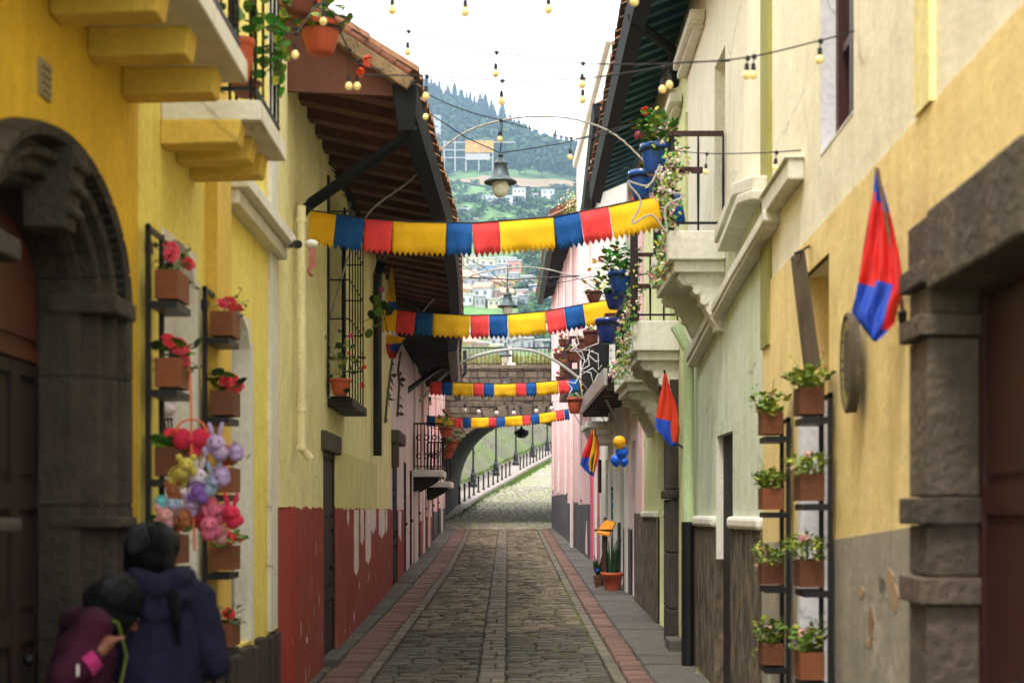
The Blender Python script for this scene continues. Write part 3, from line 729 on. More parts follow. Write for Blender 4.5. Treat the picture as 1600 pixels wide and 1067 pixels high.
# ------------------------------------------------------------------ the far hillside: houses, trees, billboard
def far_house(px, py, wpx, hpx, col, label, floors=None, roof='flat', wins=None, turn=0.0):
    """front foot centre at picture point (px, py); size in picture pixels"""
    q = hill_at(px, py); k = q.y / FPX; w = wpx * k; h = hpx * k; d = max(6.0, w * 0.6)
    t = thing('hill_house', label, 'house', q, 'houses on the hillside')
    t.rotation_euler = (0, 0, turn)
    b = MB(); b.box(-w / 2, w / 2, 0, d, -3.0, h)
    o = bpy.data.objects.new('wall', b.mesh('wall', M[col], (0, 0, 0))); C.objects.link(o); o.parent = t
    b = MB()
    if roof == 'flat': b.box(-w / 2 - .2, w / 2 + .2, -0.25, d + .2, h, h + 0.35)
    else:
        b.prism([(-w / 2 - .3, -0.4, h), (w / 2 + .3, -0.4, h), (w / 2 + .3, d / 2, h + 1.6), (-w / 2 - .3, d / 2, h + 1.6)], (0, 0.0, 0.3))
    o = bpy.data.objects.new('roof', b.mesh('roof', M['far grey roof' if roof == 'flat' else 'far roof'], (0, 0, 0))); C.objects.link(o); o.parent = t
    fl = floors or max(1, round(h / 3.2)); nw = wins or max(2, round(w / 3.0))
    for f_ in range(fl):
        for j in range(nw):
            ww = min(1.2, w / nw * 0.42); hh = min(1.2, h / fl * 0.42)
            o = bpy.data.objects.new('window', FARWIN); C.objects.link(o); o.parent = t
            o.location = (-w / 2 + w * (j + 0.5) / nw, -0.04, h * (f_ + 0.5) / fl); o.scale = (ww, 1, hh)
    return t
b = MB(); b.box(-.5, .5, -0.05, 0.2, -.5, .5); FARWIN = b.mesh('window', M['far window'], (0, 0, 0))
far_house(784, 322, 62, 15, 'house white', 'long white two storey building with rows of windows on the green slope', 2, wins=8)
far_house(811, 321, 20, 26, 'house white', 'taller white block at the right end of the long white building', 3, wins=3)
far_house(834, 314, 14, 10, 'house grey', 'small grey house right of the long white building', 2)
far_house(856, 312, 20, 14, 'house white', 'white house with a flat white roof high on the green slope', 2)
far_house(722, 338, 28, 11, 'house white', 'lone white house low on the green slope, above the left of the first bunting', 2, wins=5)
far_house(739, 350, 15, 7, 'house pink', 'low pinkish house just above the first bunting', 1)
far_house(676, 250, 24, 68, 'house grey', 'tall pale grey block half hidden behind the left roof', 6, wins=2)
kinds = ['house white', 'house pink', 'house cream', 'house grey', 'house salmon', 'house white', 'house blue', 'house grey', 'house white', 'house cream', 'house white', 'house ochre']
adj = {'house white': 'white', 'house pink': 'pink', 'house cream': 'cream', 'house grey': 'grey', 'house salmon': 'salmon coloured', 'house blue': 'pale blue', 'house ochre': 'ochre'}
r = random.Random(11)
rowlab = ['top', 'second', 'third', 'fourth', 'fifth', 'sixth', 'seventh', 'eighth', 'ninth', 'tenth', 'lowest']
seen = {}
for row in range(11):
    py = 418 + row * 12.6; px = 700 + r.uniform(0, 8)
    if 492 < py < 530: continue        # wholly behind the second bunting
    lim = 800 if row < 2 else (832 if row < 5 else 868)
    while px < lim:
        w = r.uniform(13, 27); h = r.uniform(10, 20); col = r.choice(kinds); roof = r.choice(('flat', 'flat', 'flat', 'flat', 'flat', 'tiled'))
        wh = 'beside the left eaves' if px < 726 else 'left of the second lantern' if px < 766 else 'behind the second lantern' if px < 800 else 'right of the second lantern' if px < 832 else 'beside the right eaves'
        lab = f"{adj[col]} {'flat roofed' if roof == 'flat' else 'tiled roof'} house in the {rowlab[row]} hillside row, {wh}"
        n_ = seen.get(lab, 0); seen[lab] = n_ + 1
        if n_: lab = ('narrower ' if w < 20 else 'wider ') + lab
        far_house(px + w / 2, py + r.uniform(-4, 4), w, h, col, lab, roof=roof, turn=r.uniform(-0.25, 0.25))
        px += w + r.uniform(0, 5)
def on_hill(x, y): return Vector((x, y, hz(x, y)))
# billboard on its white steel frame at the foot of the wood
q = on_hill(-19, 716); k = q.y / FPX
bb = thing('billboard', 'wide white steel frame carrying a yellow advertising panel at the foot of the wood', 'billboard', q)
zt = P(0, 222, q.y).z; z0 = P(0, 256, q.y).z
def bx(px): return (px - 800) / FPX * (q.y - 2)
for px in (694, 711, 728, 748, 770):
    b = MB(); b.box(bx(px) - .28, bx(px) + .28, q.y - 2.4, q.y - 1.7, z0 - 4, zt); b.build('post', M['house grey'], bb)
for pz in (224, 236, 248):
    z = P(0, pz, q.y).z; b = MB(); b.box(bx(692), bx(806 if pz == 224 else 771), q.y - 2.0, q.y - 1.5, z - .22, z + .22); b.build('beam', M['house grey'], bb)
b = MB(); b.box(bx(727), bx(771), q.y - 2.9, q.y - 2.45, P(0, 241, q.y).z, P(0, 222, q.y).z); b.build('panel', M['billboard yellow'], bb)
b = MB(); b.box(bx(727), bx(765), q.y - 2.8, q.y - 2.45, P(0, 252, q.y).z, P(0, 242.5, q.y).z); b.build('lower_panel', M['house grey'], bb)

def conifer_mb(seed):
    r = random.Random(seed); b = MB(); H = 1.0
    for t in range(9):
        z0 = 0.10 + t * 0.098; rad = 0.17 * (1 - t / 9.6) + 0.015; n = 9
        apex = b.vert((r.uniform(-.01, .01), r.uniform(-.01, .01), z0 + 0.17))
        ring = []
        for j in range(2 * n):
            a = pi * j / n + r.uniform(-.12, .12); rr = rad * (1.15 if j % 2 else 0.55) * r.uniform(0.75, 1.2)
            ring.append(b.vert((rr * cos(a), rr * sin(a), z0 - (0.03 if j % 2 else -0.02) + r.uniform(-.02, .02))))
        for j in range(2 * n): b.face((apex, ring[j], ring[(j + 1) % (2 * n)]))
    return b
def broad_mb(seed, n=150, tall=1.0):
    r = random.Random(seed); b = MB()
    lobes = [(r.uniform(-.2, .2), r.uniform(-.2, .2), r.uniform(0.4, 0.85), r.uniform(0.16, 0.27)) for _ in range(6)] + [(0, 0, 0.6, 0.3)]
    for k in range(n):
        lx, ly, lz, lr = r.choice(lobes)
        d = Vector((r.gauss(0, 1), r.gauss(0, 1), r.gauss(0, 1))).normalized(); c = Vector((lx, ly, lz * tall)) + d * lr * r.uniform(0.75, 1.08)
        nrm = (d + Vector((r.uniform(-.5, .5), r.uniform(-.5, .5), r.uniform(0, .7)))).normalized()
        u = nrm.orthogonal().normalized(); w = nrm.cross(u); s_ = r.uniform(0.06, 0.12); a = r.uniform(0, 6.28)
        pts = [c + (u * cos(a + q) + w * sin(a + q)) * s_ * r.uniform(.7, 1.2) for q in (0, 1.3, 2.5, 3.8, 5.0)]
        b.poly(pts)
    return b
def trunk_mb(h=0.3, r0=0.03):
    b = MB(); b.tube([(0, 0, -0.15), (0, 0, h)], [r0, r0 * 0.6], 5); return b
CON = [conifer_mb(20 + k) for k in range(4)]; BRO = [broad_mb(40 + k) for k in range(4)]
CONM = [b.mesh('crown', M['conifer'], (0, 0, 0)) for b in CON]; BROM = [b.mesh('crown', M['broadleaf'], (0, 0, 0)) for b in BRO]
TRK = trunk_mb().mesh('trunk', M['bark'], (0, 0, 0))
def tree(name, crown, pos, s, label, cat, group):
    t = thing(name, label, cat, pos, group); t.scale = s; t.rotation_euler = (0, 0, rnd.uniform(0, 6.28))
    for nm, me in (('crown', crown), ('trunk', TRK)):
        o = bpy.data.objects.new(nm, me); C.objects.link(o); o.parent = t
    return t
r = random.Random(23)
# conifers standing out on the ridge, left to right
for k in range(58):
    px = 648 + k * 3.05 + r.uniform(-2, 2); Y = r.uniform(975, 1060); x = (px - 800) / FPX * Y
    h = r.uniform(13, 23) * (1.1 if px < 790 else 0.8)
    tree('conifer', CONM[r.randrange(4)], on_hill(x, Y), (h * 1.15, h * 1.15, h), 'dark spiky conifer in the row along the top of the wooded ridge', 'tree', 'conifers along the ridge')
# rounder trees where the ridge runs down to the right
for k in range(26):
    px = 812 + k * 4.2 + r.uniform(-2, 2); Y = r.uniform(940, 1040); x = (px - 800) / FPX * Y; h = r.uniform(11, 17)
    tree('broadleaf_tree', BROM[r.randrange(4)], on_hill(x, Y), (h, h, h), 'loose crowned tree where the ridge slopes down to the right', 'tree', 'loose trees on the right of the ridge')
# front row at the foot of the wood
for k in range(40):
    px = 640 + k * 7.2 + r.uniform(-3, 3); Y = r.uniform(722, 760); x = (px - 800) / FPX * Y; h = r.uniform(9, 15) if not 686 < px < 814 else r.uniform(5, 7); Y += 0 if not 686 < px < 814 else 6
    tree('broadleaf_tree', BROM[r.randrange(4)], on_hill(x, Y), (h * 1.1, h * 1.1, h), 'round green tree in the front row at the foot of the wood', 'tree', 'trees at the foot of the wood')
wood = MB()
for k in range(1350):
    Y = r.uniform(755, 1030); x = r.uniform(-0.13, 0.085) * Y
    src = CON[r.randrange(4)] if r.random() < (0.55 if x < 5 and Y > 850 else 0.15) else BRO[r.randrange(4)]
    wood.cur = 0 if src in CON else r.choice((1, 1, 2))
    h = r.uniform(9, 17) if src in BRO else r.uniform(12, 20); o_ = on_hill(x, Y); a = r.uniform(0, 6.28); base = len(wood.v); ca, sa = cos(a), sin(a)
    for p in src.v: wood.v.append(Vector((o_.x + (p.x * ca - p.y * sa) * h * 1.15, o_.y + (p.x * sa + p.y * ca) * h * 1.15, o_.z + p.z * h)))
    for f in src.f: wood.face([base + q for q in f])
tag(wood.build('wood', [M['conifer'], M['broadleaf'], M['bush']], org=(0, 880, 200), recalc=False), kind='stuff')
scrub = MB()
for k in range(1150):
    Y = r.uniform(470, 690) if k < 480 else r.uniform(300, 520); x = r.uniform(-0.10, 0.075) * Y
    if Y < 470 and x < 0.005 * Y: continue
    src = BRO[r.randrange(4)]; scrub.cur = r.choice((0, 0, 1)); h = r.uniform(2.0, 5.5); o_ = on_hill(x, Y); base = len(scrub.v)
    for p in src.v[:300]: scrub.v.append(Vector((o_.x + p.x * h * 1.7, o_.y + p.y * h * 1.7, o_.z + (p.z - 0.25) * h)))
    for f in src.f[:60]: scrub.face([base + q for q in f])
tag(scrub.build('scrub', [M['bush'], M['broadleaf']], org=(0, 550, 100), recalc=False), kind='stuff')

# the air between here and the hill
b = MB(); b.box(-1420, 1420, -170, 1620, -3.2, 312)
hm = bpy.data.materials.new('haze'); hm.use_nodes = True; n = hm.node_tree.nodes; n.remove(n['Principled BSDF'])
pv = n.new('ShaderNodeVolumePrincipled'); pv.inputs['Color'].default_value = (0.52, 0.74, 1.0, 1); pv.inputs['Density'].default_value = 0.00027; pv.inputs['Anisotropy'].default_value = 0.2
hm.node_tree.links.new(pv.outputs[0], n['Material Output'].inputs['Volume'])
hazeo = tag(b.build('haze', hm), kind='stuff')
# ------------------------------------------------------------------ small builders shared by the houses
def panel_door(side, parent, y0, y1, z0, z1, n, m, cols=2, rows=3, handle=True, name='door'):
    """a door leaf: slab, raised frame and sunk panels as one mesh; handle as its sub-part"""
    b = MB(); side.box(b, y0, y1, n - 0.06, n, z0, z1)
    w = (y1 - y0) / cols; h = (z1 - z0) / rows; fr = 0.055
    for i in range(cols + 1):
        yc = y0 + w * i; side.box(b, max(y0, yc - fr), min(y1, yc + fr), n + 0.001, n + 0.025, z0, z1)
    for j in range(rows + 1):
        zc = z0 + h * j; side.box(b, y0 + 0.002, y1 - 0.002, n + 0.001, n + 0.022, max(z0, zc - fr), min(z1, zc + fr))
    for i in range(cols):
        for j in range(rows):
            ya, yb, za, zb = y0 + w * i + fr + .04, y0 + w * (i + 1) - fr - .04, z0 + h * j + fr + .04, z0 + h * (j + 1) - fr - .04
            if yb - ya > 0.03: side.box(b, ya, yb, n + 0.001, n + 0.016, za, zb)
    d = b.build(name, m, parent)
    if handle:
        hb = MB(); c = side.p((y0 + y1) / 2 + 0.09, n + 0.05, z0 + 1.0); hb.ball(c, 0.028, 8, 6); hb.build('handle', M['iron'], d)
    return d
def slab_quad(b, side, y0, y1, na, za, nb, zb, t, na1=None, nb1=None, za1=None, zb1=None):
    """sloping slab between the wall (na,za) and the eave (nb,zb)"""
    na1 = na if na1 is None else na1; nb1 = nb if nb1 is None else nb1; za1 = za if za1 is None else za1; zb1 = zb if zb1 is None else zb1
    b.hexa([side.p(y0, na, za), side.p(y0, nb, zb), side.p(y1, nb1, zb1), side.p(y1, na1, za1),
            side.p(y0, na, za + t), side.p(y0, nb, zb + t), side.p(y1, nb1, zb1 + t), side.p(y1, na1, za1 + t)])
def eave(side, parent, y0, y1, nout, zin, zout, mr, mb_, mg, step=0.42, gut=0.2, tiles=True, slope=0.55, rw=.13):
    """roof edge: boarded soffit, rafters, gutter, and barrel tiles above; nout(Y) gives the overhang"""
    ys = [y0 + (y1 - y0) * k / 8 for k in range(9)]
    b = MB()
    for a, c in zip(ys, ys[1:]): slab_quad(b, side, a, c, -0.35, zin + 0.12 + 0.35 * (zin + .12 - zout) / nout(a), nout(a), zout + 0.0, 0.05, -0.35, nout(c))
    sf = b.build('soffit', mb_, parent)
    y = y0 + 0.12; proto = None
    while y < y1 - 0.08:
        b = MB(); slab_quad(b, side, y, y + rw, 0.002, zin - 0.0, nout(y) - 0.14, zout - 0.118 + 0.14 * (zin + .12 - zout) / nout(y), 0.117); b.build('rafter', mr, parent); y += step
    b = MB()
    for a, c in zip(ys, ys[1:]):
        side_n0, side_n1 = nout(a), nout(c)
        b.hexa([side.p(a, side_n0 - 0.13, zout - gut), side.p(a, side_n0 + 0.02, zout - gut + .03), side.p(c, side_n1 + 0.02, zout - gut + .03), side.p(c, side_n1 - 0.13, zout - gut),
                side.p(a, side_n0 - 0.13, zout + 0.045), side.p(a, side_n0 + 0.05, zout + 0.045), side.p(c, side_n1 + 0.05, zout + 0.045), side.p(c, side_n1 - 0.13, zout + 0.045)])
    b.build('gutter', mg, parent)
    if tiles:
        # the tiled slope: a deck and rows of barrel tiles running up from the eave
        deep = 2.6
        b = MB()
        for a, c in zip(ys, ys[1:]):
            b.hexa([side.p(a, nout(a) + .02, zout + .06), side.p(c, nout(c) + .02, zout + .06), side.p(c, nout(c) - deep, zout + .06 + deep * slope), side.p(a, nout(a) - deep, zout + .06 + deep * slope),
                    side.p(a, nout(a) + .02, zout + .12), side.p(c, nout(c) + .02, zout + .12), side.p(c, nout(c) - deep, zout + .12 + deep * slope), side.p(a, nout(a) - deep, zout + .12 + deep * slope)])
        b.build('roof_deck', M['weathered beam'], parent)
        b = MB(); y = y0
        while y < y1:
            for q in range(int(deep / 0.42)):
                n1 = nout(y) + 0.08 - q * 0.42; n2 = n1 - 0.47; zb = zout + .13 + (nout(y) + .05 - n1) * slope + q * 0.004
                j = Vector((rnd.uniform(-.012, .012), rnd.uniform(-.01, .01), rnd.uniform(-.006, .006)))
                A = side.p(y, n1, zb) + j; B = side.p(y, n2, zb + 0.47 * slope) + j; an = [pi * k / 4 for k in range(5)]
                b.grid([[A + Vector((0, 0.11 * cos(a), 0.075 * sin(a))) for a in an], [B + Vector((0, 0.085 * cos(a), 0.075 * sin(a))) for a in an]])
                b.grid([[A + Vector((0, 0.095 * cos(a), 0.06 * sin(a))) for a in an], [A + Vector((0, 0.11 * cos(a), 0.075 * sin(a))) for a in an]])
            y += 0.235
        tag(b.build('tile_rows', M['old clay tile'], parent), kind='stuff')
def iron_rail(parent, a, b_, z0, z1, step=0.11, r=0.008, m='iron', top='top_rail', topmat=None, rail_h=0.035):
    """railing between plan points a and b_: top rail, bottom rail, each baluster a part"""
    a = Vector(a); b_ = Vector(b_); L = (b_ - a).length; n = max(2, int(L / step))
    q = MB(); q.bar((a.x, a.y, z1), (b_.x, b_.y, z1), 0.045, rail_h); q.build(top, M[topmat or m], parent)
    q = MB(); q.bar((a.x, a.y, z0 + 0.07), (b_.x, b_.y, z0 + 0.07), 0.025, 0.02); q.build('bottom_rail', M[m], parent)
    first = None
    for k in range(n + 1):
        p = a.lerp(b_, k / n)
        if first is None:
            q = MB(); q.tube([(p.x, p.y, z0), (p.x, p.y, z0 + (z1 - z0) * .5), (p.x, p.y, z1)], [r, r * 1.5, r], 5); first = q.build('baluster', M[m], parent); f0 = p
        else:
            o = first.copy(); C.objects.link(o); o.location = (p.x - f0.x, p.y - f0.y, 0)
def patch(side, parent, quads, m, n=0.006, name='paint_patch'):
    """a coat of paint with its own outline, a few millimetres thick; quads: list of (Y,z) polygons"""
    b = MB()
    for q in quads: b.prism([side.p(y, n - 0.012, z) for y, z in q], side.p(0, 0.012, 0) - side.p(0, 0, 0))
    return b.build(name, M[m], parent)
def wobble(side, parent, y0, y1, z0, z1, m, n, name, amp=0.016, step=0.11):
    """band of paint whose top edge wavers by hand"""
    ys = []; y = y0
    while y < y1: ys.append(y); y += step
    ys.append(y1); b = MB(); zs = [z1 + rnd.uniform(-amp, amp) for _ in ys]
    for k in range(len(ys) - 1): side.box(b, ys[k], ys[k + 1], -0.02, n, z0, zs[k], z0, zs[k + 1])
    return b.build(name, M[m], parent)

# ================================================================== LEFT: yellow house with the stone portal
ya = thing('yellow_house', 'bright yellow house with an arched dark stone portal and two overhead balconies, left foreground', 'house', LW.p(7, 0, 0.3))
YC = 5.97
sp = 2.93
holes = [(YC - .78, YC + .78, 0.2, sp), (YC - .74, YC + .74, sp, sp + .24), (YC - .62, YC + .62, sp + .24, sp + .36), (YC - .4, YC + .4, sp + .36, sp + .46)]
b = MB(); LW.wall(b, 2.4, 7.46, 0.2, 8.6, holes); b.build('wall', M['shaded yellow plaster'], ya)
W1 = (7.98, 8.86, 1.12, 3.5); W2 = (9.70, 10.80, 1.12, 3.36)
b = MB(); LW.wall(b, 7.46, 11.95, 0.2, 8.6, [W1, W2]); tag(b.build('wall', M['pale yellow plaster'], ya), 'paler yellow wall right of the portal')
b = MB(); LW.shell(b, 2.4, 11.95, 0.2, 8.6); b.build('house_body', M['pale yellow plaster'], ya)
for (y0, y1, z0, z1) in (W1, W2):
    b = MB(); LW.box(b, y0, y1, -0.20, -0.11, z0, z1); nb_ = b.build('niche_back', M['lilac white plaster'], ya)
    b = MB(); LW.box(b, y0 + .002, y1 - .002, -0.113, -0.105, z0, 1.62); b.build('painted_base', M['stone grey plaster'], ya)
    for sgn, yy_ in ((1, y0), (-1, y1)):     # white jamb linings
        b = MB(); LW.box(b, min(yy_, yy_ + sgn * .02), max(yy_, yy_ + sgn * .02), -0.11, 0.012, z0, z1 - 0.2); b.build('jamb', M['white plaster'], ya)
    ym = (y0 + y1) / 2; hw = (y1 - y0) / 2
    for k in range(8):                        # segmental head: fill above the curve
        u0, u1 = -1 + 2 * k / 8, -1 + 2 * (k + 1) / 8
        h0, h1 = 0.22 * sqrt(max(0, 1 - u0 * u0)), 0.22 * sqrt(max(0, 1 - u1 * u1))
        b = MB(); b.hexa([LW.p(ym + hw * u0, -.11, z1 - .22 + h0), LW.p(ym + hw * u0, .008, z1 - .22 + h0), LW.p(ym + hw * u1, .008, z1 - .22 + h1), LW.p(ym + hw * u1, -.11, z1 - .22 + h1),
                          LW.p(ym + hw * u0, -.11, z1 + .002), LW.p(ym + hw * u0, .008, z1 + .002), LW.p(ym + hw * u1, .008, z1 + .002), LW.p(ym + hw * u1, -.11, z1 + .002)])
        b.build('arch_lining', M['white plaster'], ya)
    b = MB()
    LW.box(b, y1, y1 + 0.10, -.02, 0.014, z0, z1 - .15); LW.box(b, y0 - 0.06, y0, -.02, 0.014, z0, z1 - .15)
    b.build('white_surround', M['white plaster'], ya)
b = MB(); LW.box(b, 9.18, 9.66, -0.02, 0.07, 1.12, 4.9); b.build('pilaster', M['strong yellow plaster'], ya)
b = MB(); LW.box(b, 11.62, 11.96, -0.02, 0.03, 1.12, 8.6); tag(b.build('pilaster', M['white plaster'], ya), 'white corner pilaster')
b = MB(); LW.box(b, 9.75, 12.02, -.02, 0.17, 4.08, 4.17); LW.box(b, 9.78, 12.0, -.02, 0.10, 3.985, 4.08); b.build('cornice', M['white plaster'], ya, bevel=0.01)
for k in range(9):                            # rough plinth stones
    y0 = 9.72 + k * 0.255
    b = MB(); LW.box(b, y0, y0 + 0.24, -.03, 0.03 + rnd.uniform(0, .03), 0.25, 1.1 + rnd.uniform(-.03, .02)); b.build('plinth_stone', M['portal stone'], ya, bevel=0.02)
b = MB(); LW.box(b, 7.46, 9.72, -.03, 0.02, 0.25, 1.1); b.build('plinth', M['portal stone'], ya)
b = MB(); q = LW.yz(67, 125); LW.box(b, q[0] - .07, q[0] + .07, -.01, 0.012, q[1] - .07, q[1] + .07)
for k in range(4): LW.box(b, q[0] - .055, q[0] + .055, .012, 0.02, q[1] - .05 + k * .03, q[1] - .035 + k * .03)
b.build('vent', M['vent grey'], ya)
# portal: moulded blocks swept round the opening
PRO = [(0, -.24), (0, -.10), (.05, -.06), (.14, -.06), (.18, .0), (.26, .015), (.30, .004), (.40, .004), (.44, .045), (.54, .06), (.58, .006), (.70, .006), (.75, .085), (.90, .10), (.97, .06), (1.0, .0), (1.0, -.1), (.5, -.24)]
def portal_pt(t):          # t: 0..1 round the arch, outside that the jambs; returns inner and outer (Y,z)
    a = pi * t
    return (YC - .68 * cos(a), sp + 0.34 * sin(a)), (YC - 1.0 * cos(a), sp + 0.57 * sin(a))
def portal_block(ends, nm='portal_stone', dn=0.0, m='portal stone'):
    b = MB(); ring = []
    for (i, o_) in ends:
        ring.append([b.vert(LW.p(i[0] + (o_[0] - i[0]) * (r_ + dn * (1 - 2 * r_) * 1.2), n_ - dn, i[1] + (o_[1] - i[1]) * (r_ + dn * (1 - 2 * r_) * 1.2))) for r_, n_ in PRO])
    for p, q in zip(ring, ring[1:]):
        for k in range(len(PRO)): b.face((p[k], p[(k + 1) % len(PRO)], q[(k + 1) % len(PRO)], q[k]))
    b.face(ring[0][::-1]); b.face(ring[-1]); b.build(nm, M[m], ya)
portal_block([portal_pt(j / 40) for j in range(41)], 'joint_bed', .006, 'joint dark')
for sgn in (-1, 1): portal_block([((YC + sgn * .68, .4), (YC + sgn * 1.0, .4)), ((YC + sgn * .68, sp), (YC + sgn * 1.0, sp))], 'joint_bed', .006, 'joint dark')
for k in range(11):
    t0, t1 = k / 11 + .003, (k + 1) / 11 - .003
    portal_block([portal_pt(t0 + (t1 - t0) * j / 4) for j in range(5)])
KY = YC + .09; b = MB(); b.hexa([LW.p(KY - .08, -.1, sp + .2), LW.p(KY - .08, .06, sp + .2), LW.p(KY + .08, .06, sp + .2), LW.p(KY + .08, -.1, sp + .2), LW.p(KY - .11, -.1, sp + .52), LW.p(KY - .11, .11, sp + .52), LW.p(KY + .11, .11, sp + .52), LW.p(KY + .11, -.1, sp + .52)])
for k in range(3): b.tube([LW.p(KY - .09, .075 + .014 * k, sp + .27 + .09 * k), LW.p(KY + .09, .075 + .014 * k, sp + .27 + .09 * k)], .024, 8)
b.build('keystone', M['portal stone'], ya, bevel=.012)
for sgn in (-1, 1):
    z = 0.4
    for h in (0.45, 0.62, 0.58, 0.56, 0.33):
        portal_block([((YC + sgn * .68, z + .004), (YC + sgn * 1.0, z + .004)), ((YC + sgn * .68, z + h - .004), (YC + sgn * 1.0, z + h - .004))]); z += h
    b = MB(); ys_ = sorted((YC + sgn * .66, YC + sgn * 1.02)); LW.box(b, ys_[0], ys_[1], -.2, 0.105, sp - .05, sp + .03); b.build('impost', M['portal stone'], ya, bevel=0.012); b = MB(); LW.box(b, ys_[0] + .011, ys_[1] - .009, -.2, 0.112, 1.95, 2.0); b.build('stone_band', M['portal stone'], ya, bevel=0.012)
panel_door(LW, ya, YC - .76, YC + .76, 2.66, 3.40, -.26, M['door brown wood'], 2, 1, False, 'transom')
panel_door(LW, ya, YC - .76, YC - 0.0, 0.4, 2.65, -.27, M['dark wood'], 2, 4)
panel_door(LW, ya, YC + 0.01, YC + .76, 0.4, 2.65, -.27, M['dark wood'], 2, 4)
# balconies over the portal
def beam_balcony(y0, y1, out, zb, label, beams):
    t = thing('balcony', label, 'balcony', LW.p((y0 + y1) / 2, out / 2, zb))
    b = MB(); LW.box(b, y0, y1, 0.001, out, zb + .13, zb + .235); b.build('slab', M['white plaster'], t, bevel=0.008)
    for yb_ in beams:
        b = MB(); b.hexa([LW.p(yb_ - .12, .001, zb), LW.p(yb_ - .12, out - .12, zb + .01), LW.p(yb_ + .05, out - .12, zb + .01), LW.p(yb_ + .05, .001, zb),
                          LW.p(yb_ - .12, .001, zb + .131), LW.p(yb_ - .12, out - .10, zb + .131), LW.p(yb_ + .05, out - .10, zb + .131), LW.p(yb_ + .05, .001, zb + .131)])
        b.build('beam', M['strong yellow plaster'], t, bevel=0.01)
    iron_rail(t, LW.p(y0 + .05, out - .04, 0), LW.p(y1 - .05, out - .04, 0), zb + .235, zb + 1.15, 0.22, 0.006)
    iron_rail(t, LW.p(y1 - .05, .02, 0), LW.p(y1 - .05, out - .06, 0), zb + .235, zb + 1.15, 0.10, 0.008)
    iron_rail(t, LW.p(y0 + .05, .02, 0), LW.p(y0 + .05, out - .06, 0), zb + .235, zb + 1.15, 0.10, 0.008)
    return t
beam_balcony(4.2, 7.42, 0.54, 3.96, 'nearer yellow beamed balcony with a white edge jutting over the stone portal', (5.0, 5.55, 6.1, 6.66, 7.26))
beam_balcony(7.96, 8.9, 0.52, 3.92, 'farther, smaller yellow beamed balcony with a white front edge above the flower racks', (8.06, 8.44, 8.82))

# ================================================================== LEFT: cream house with the red base
yb = thing('cream_house', 'cream walled house with a dark red painted base and deep brown eaves on the left', 'house', LW.p(18, 0, 0.4))
D1 = (15.3, 16.36, 0.45, 2.63); G1 = (15.75, 17.3, 3.25, 5.4)
b = MB(); LW.wall(b, 11.96, 24.9, 0.2, 5.80, [D1, G1]); b.build('wall', M['cream plaster'], yb)
b = MB(); LW.shell(b, 11.96, 24.9, 0.2, 6.6, t=0.2); b.build('house_body', M['cream plaster'], yb)
wobble(LW, yb, 12.0, 13.1, 0.2, 2.06, 'bright red plaster', 0.02, 'red_base')
wobble(LW, yb, 13.1, 15.3, 0.2, 2.06, 'red plaster', 0.008, 'red_base')
wobble(LW, yb, 16.36, 24.9, 0.2, 2.06, 'red plaster', 0.008, 'red_base')
wobble(LW, yb, 16.36, 22.0, 2.06, 2.69, 'mustard plaster', 0.004, 'mustard_band')
b = MB(); LW.box(b, 11.99, 12.5, -.02, 0.03, 2.06, 5.8); b.build('corner_strip', M['cream plaster'], yb)
panel_door(LW, yb, 15.3, 16.36, 0.45, 2.63, -.03, M['dark wood'], 1, 3)
b = MB(); LW.box(b, 15.12, 16.55, -.05, 0.06, 2.63, 2.83); b.build('door_lintel', M['grey plank'], yb, bevel=0.02)
b = MB(); LW.box(b, 15.25, 16.4, -.1, 0.15, 0.3, 0.57); b.build('door_step', M['pavement slab'], yb, bevel=0.02)
for (xa, y1_, xb, y2_) in ((552, 796, 559, 896), (562, 794, 567, 848), (570, 794, 578, 878), (578, 794, 586, 830), (591, 794, 600, 838), (601, 795, 604, 830), (541, 795, 544, 818)):
    a0, z1_ = LW.yz(xa, y1_); a1, _ = LW.yz(xb, y1_); _, z0_ = LW.yz((xa + xb) / 2, y2_)
    jg = lambda a, c, n_: [(a[0] + (c[0] - a[0]) * q / n_ + rnd.uniform(-.035, .035), a[1] + (c[1] - a[1]) * q / n_ + rnd.uniform(-.025, .025)) for q in range(1, n_)]
    patch(LW, yb, [[(a0, z1_), (a1, 2.05)] + jg((a1, 2.05), (a1, z0_ + .06), 7) + [(a1, z0_ + .06), ((a0 + a1) / 2, z0_ - .03), (a0, z0_ + .04)] + jg((a0, z0_ + .04), (a0, z1_), 7)], 'pale pink plaster', 0.013)
cp = MB(); r = random.Random(31)           # chips where the red coat has come away
for k in range(26):
    yc_ = r.choice((r.uniform(12.1, 15.2), r.uniform(16.5, 24.5))); zc_ = gz(yc_) + .1 + 1.4 * r.random() ** 1.6; n_ = 8; q = r.uniform(.012, .05); e = r.uniform(1, 2.2)
    if not (q * e + gz(yc_) < zc_ < 2.0): continue
    cp.cur = r.randrange(2)
    cp.prism([LW.p(yc_ + q * cos(2 * pi * j / n_) * r.uniform(.5, 1.2), .003 if yc_ > 13.1 else .015, zc_ + q * e * sin(2 * pi * j / n_) * r.uniform(.5, 1.2)) for j in range(n_)], LW.p(0, .0075, 0) - LW.p(0, 0, 0))
tag(cp.build('paint_chips', [M['pale pink plaster'], M['bare plaster']], yb), kind='stuff')
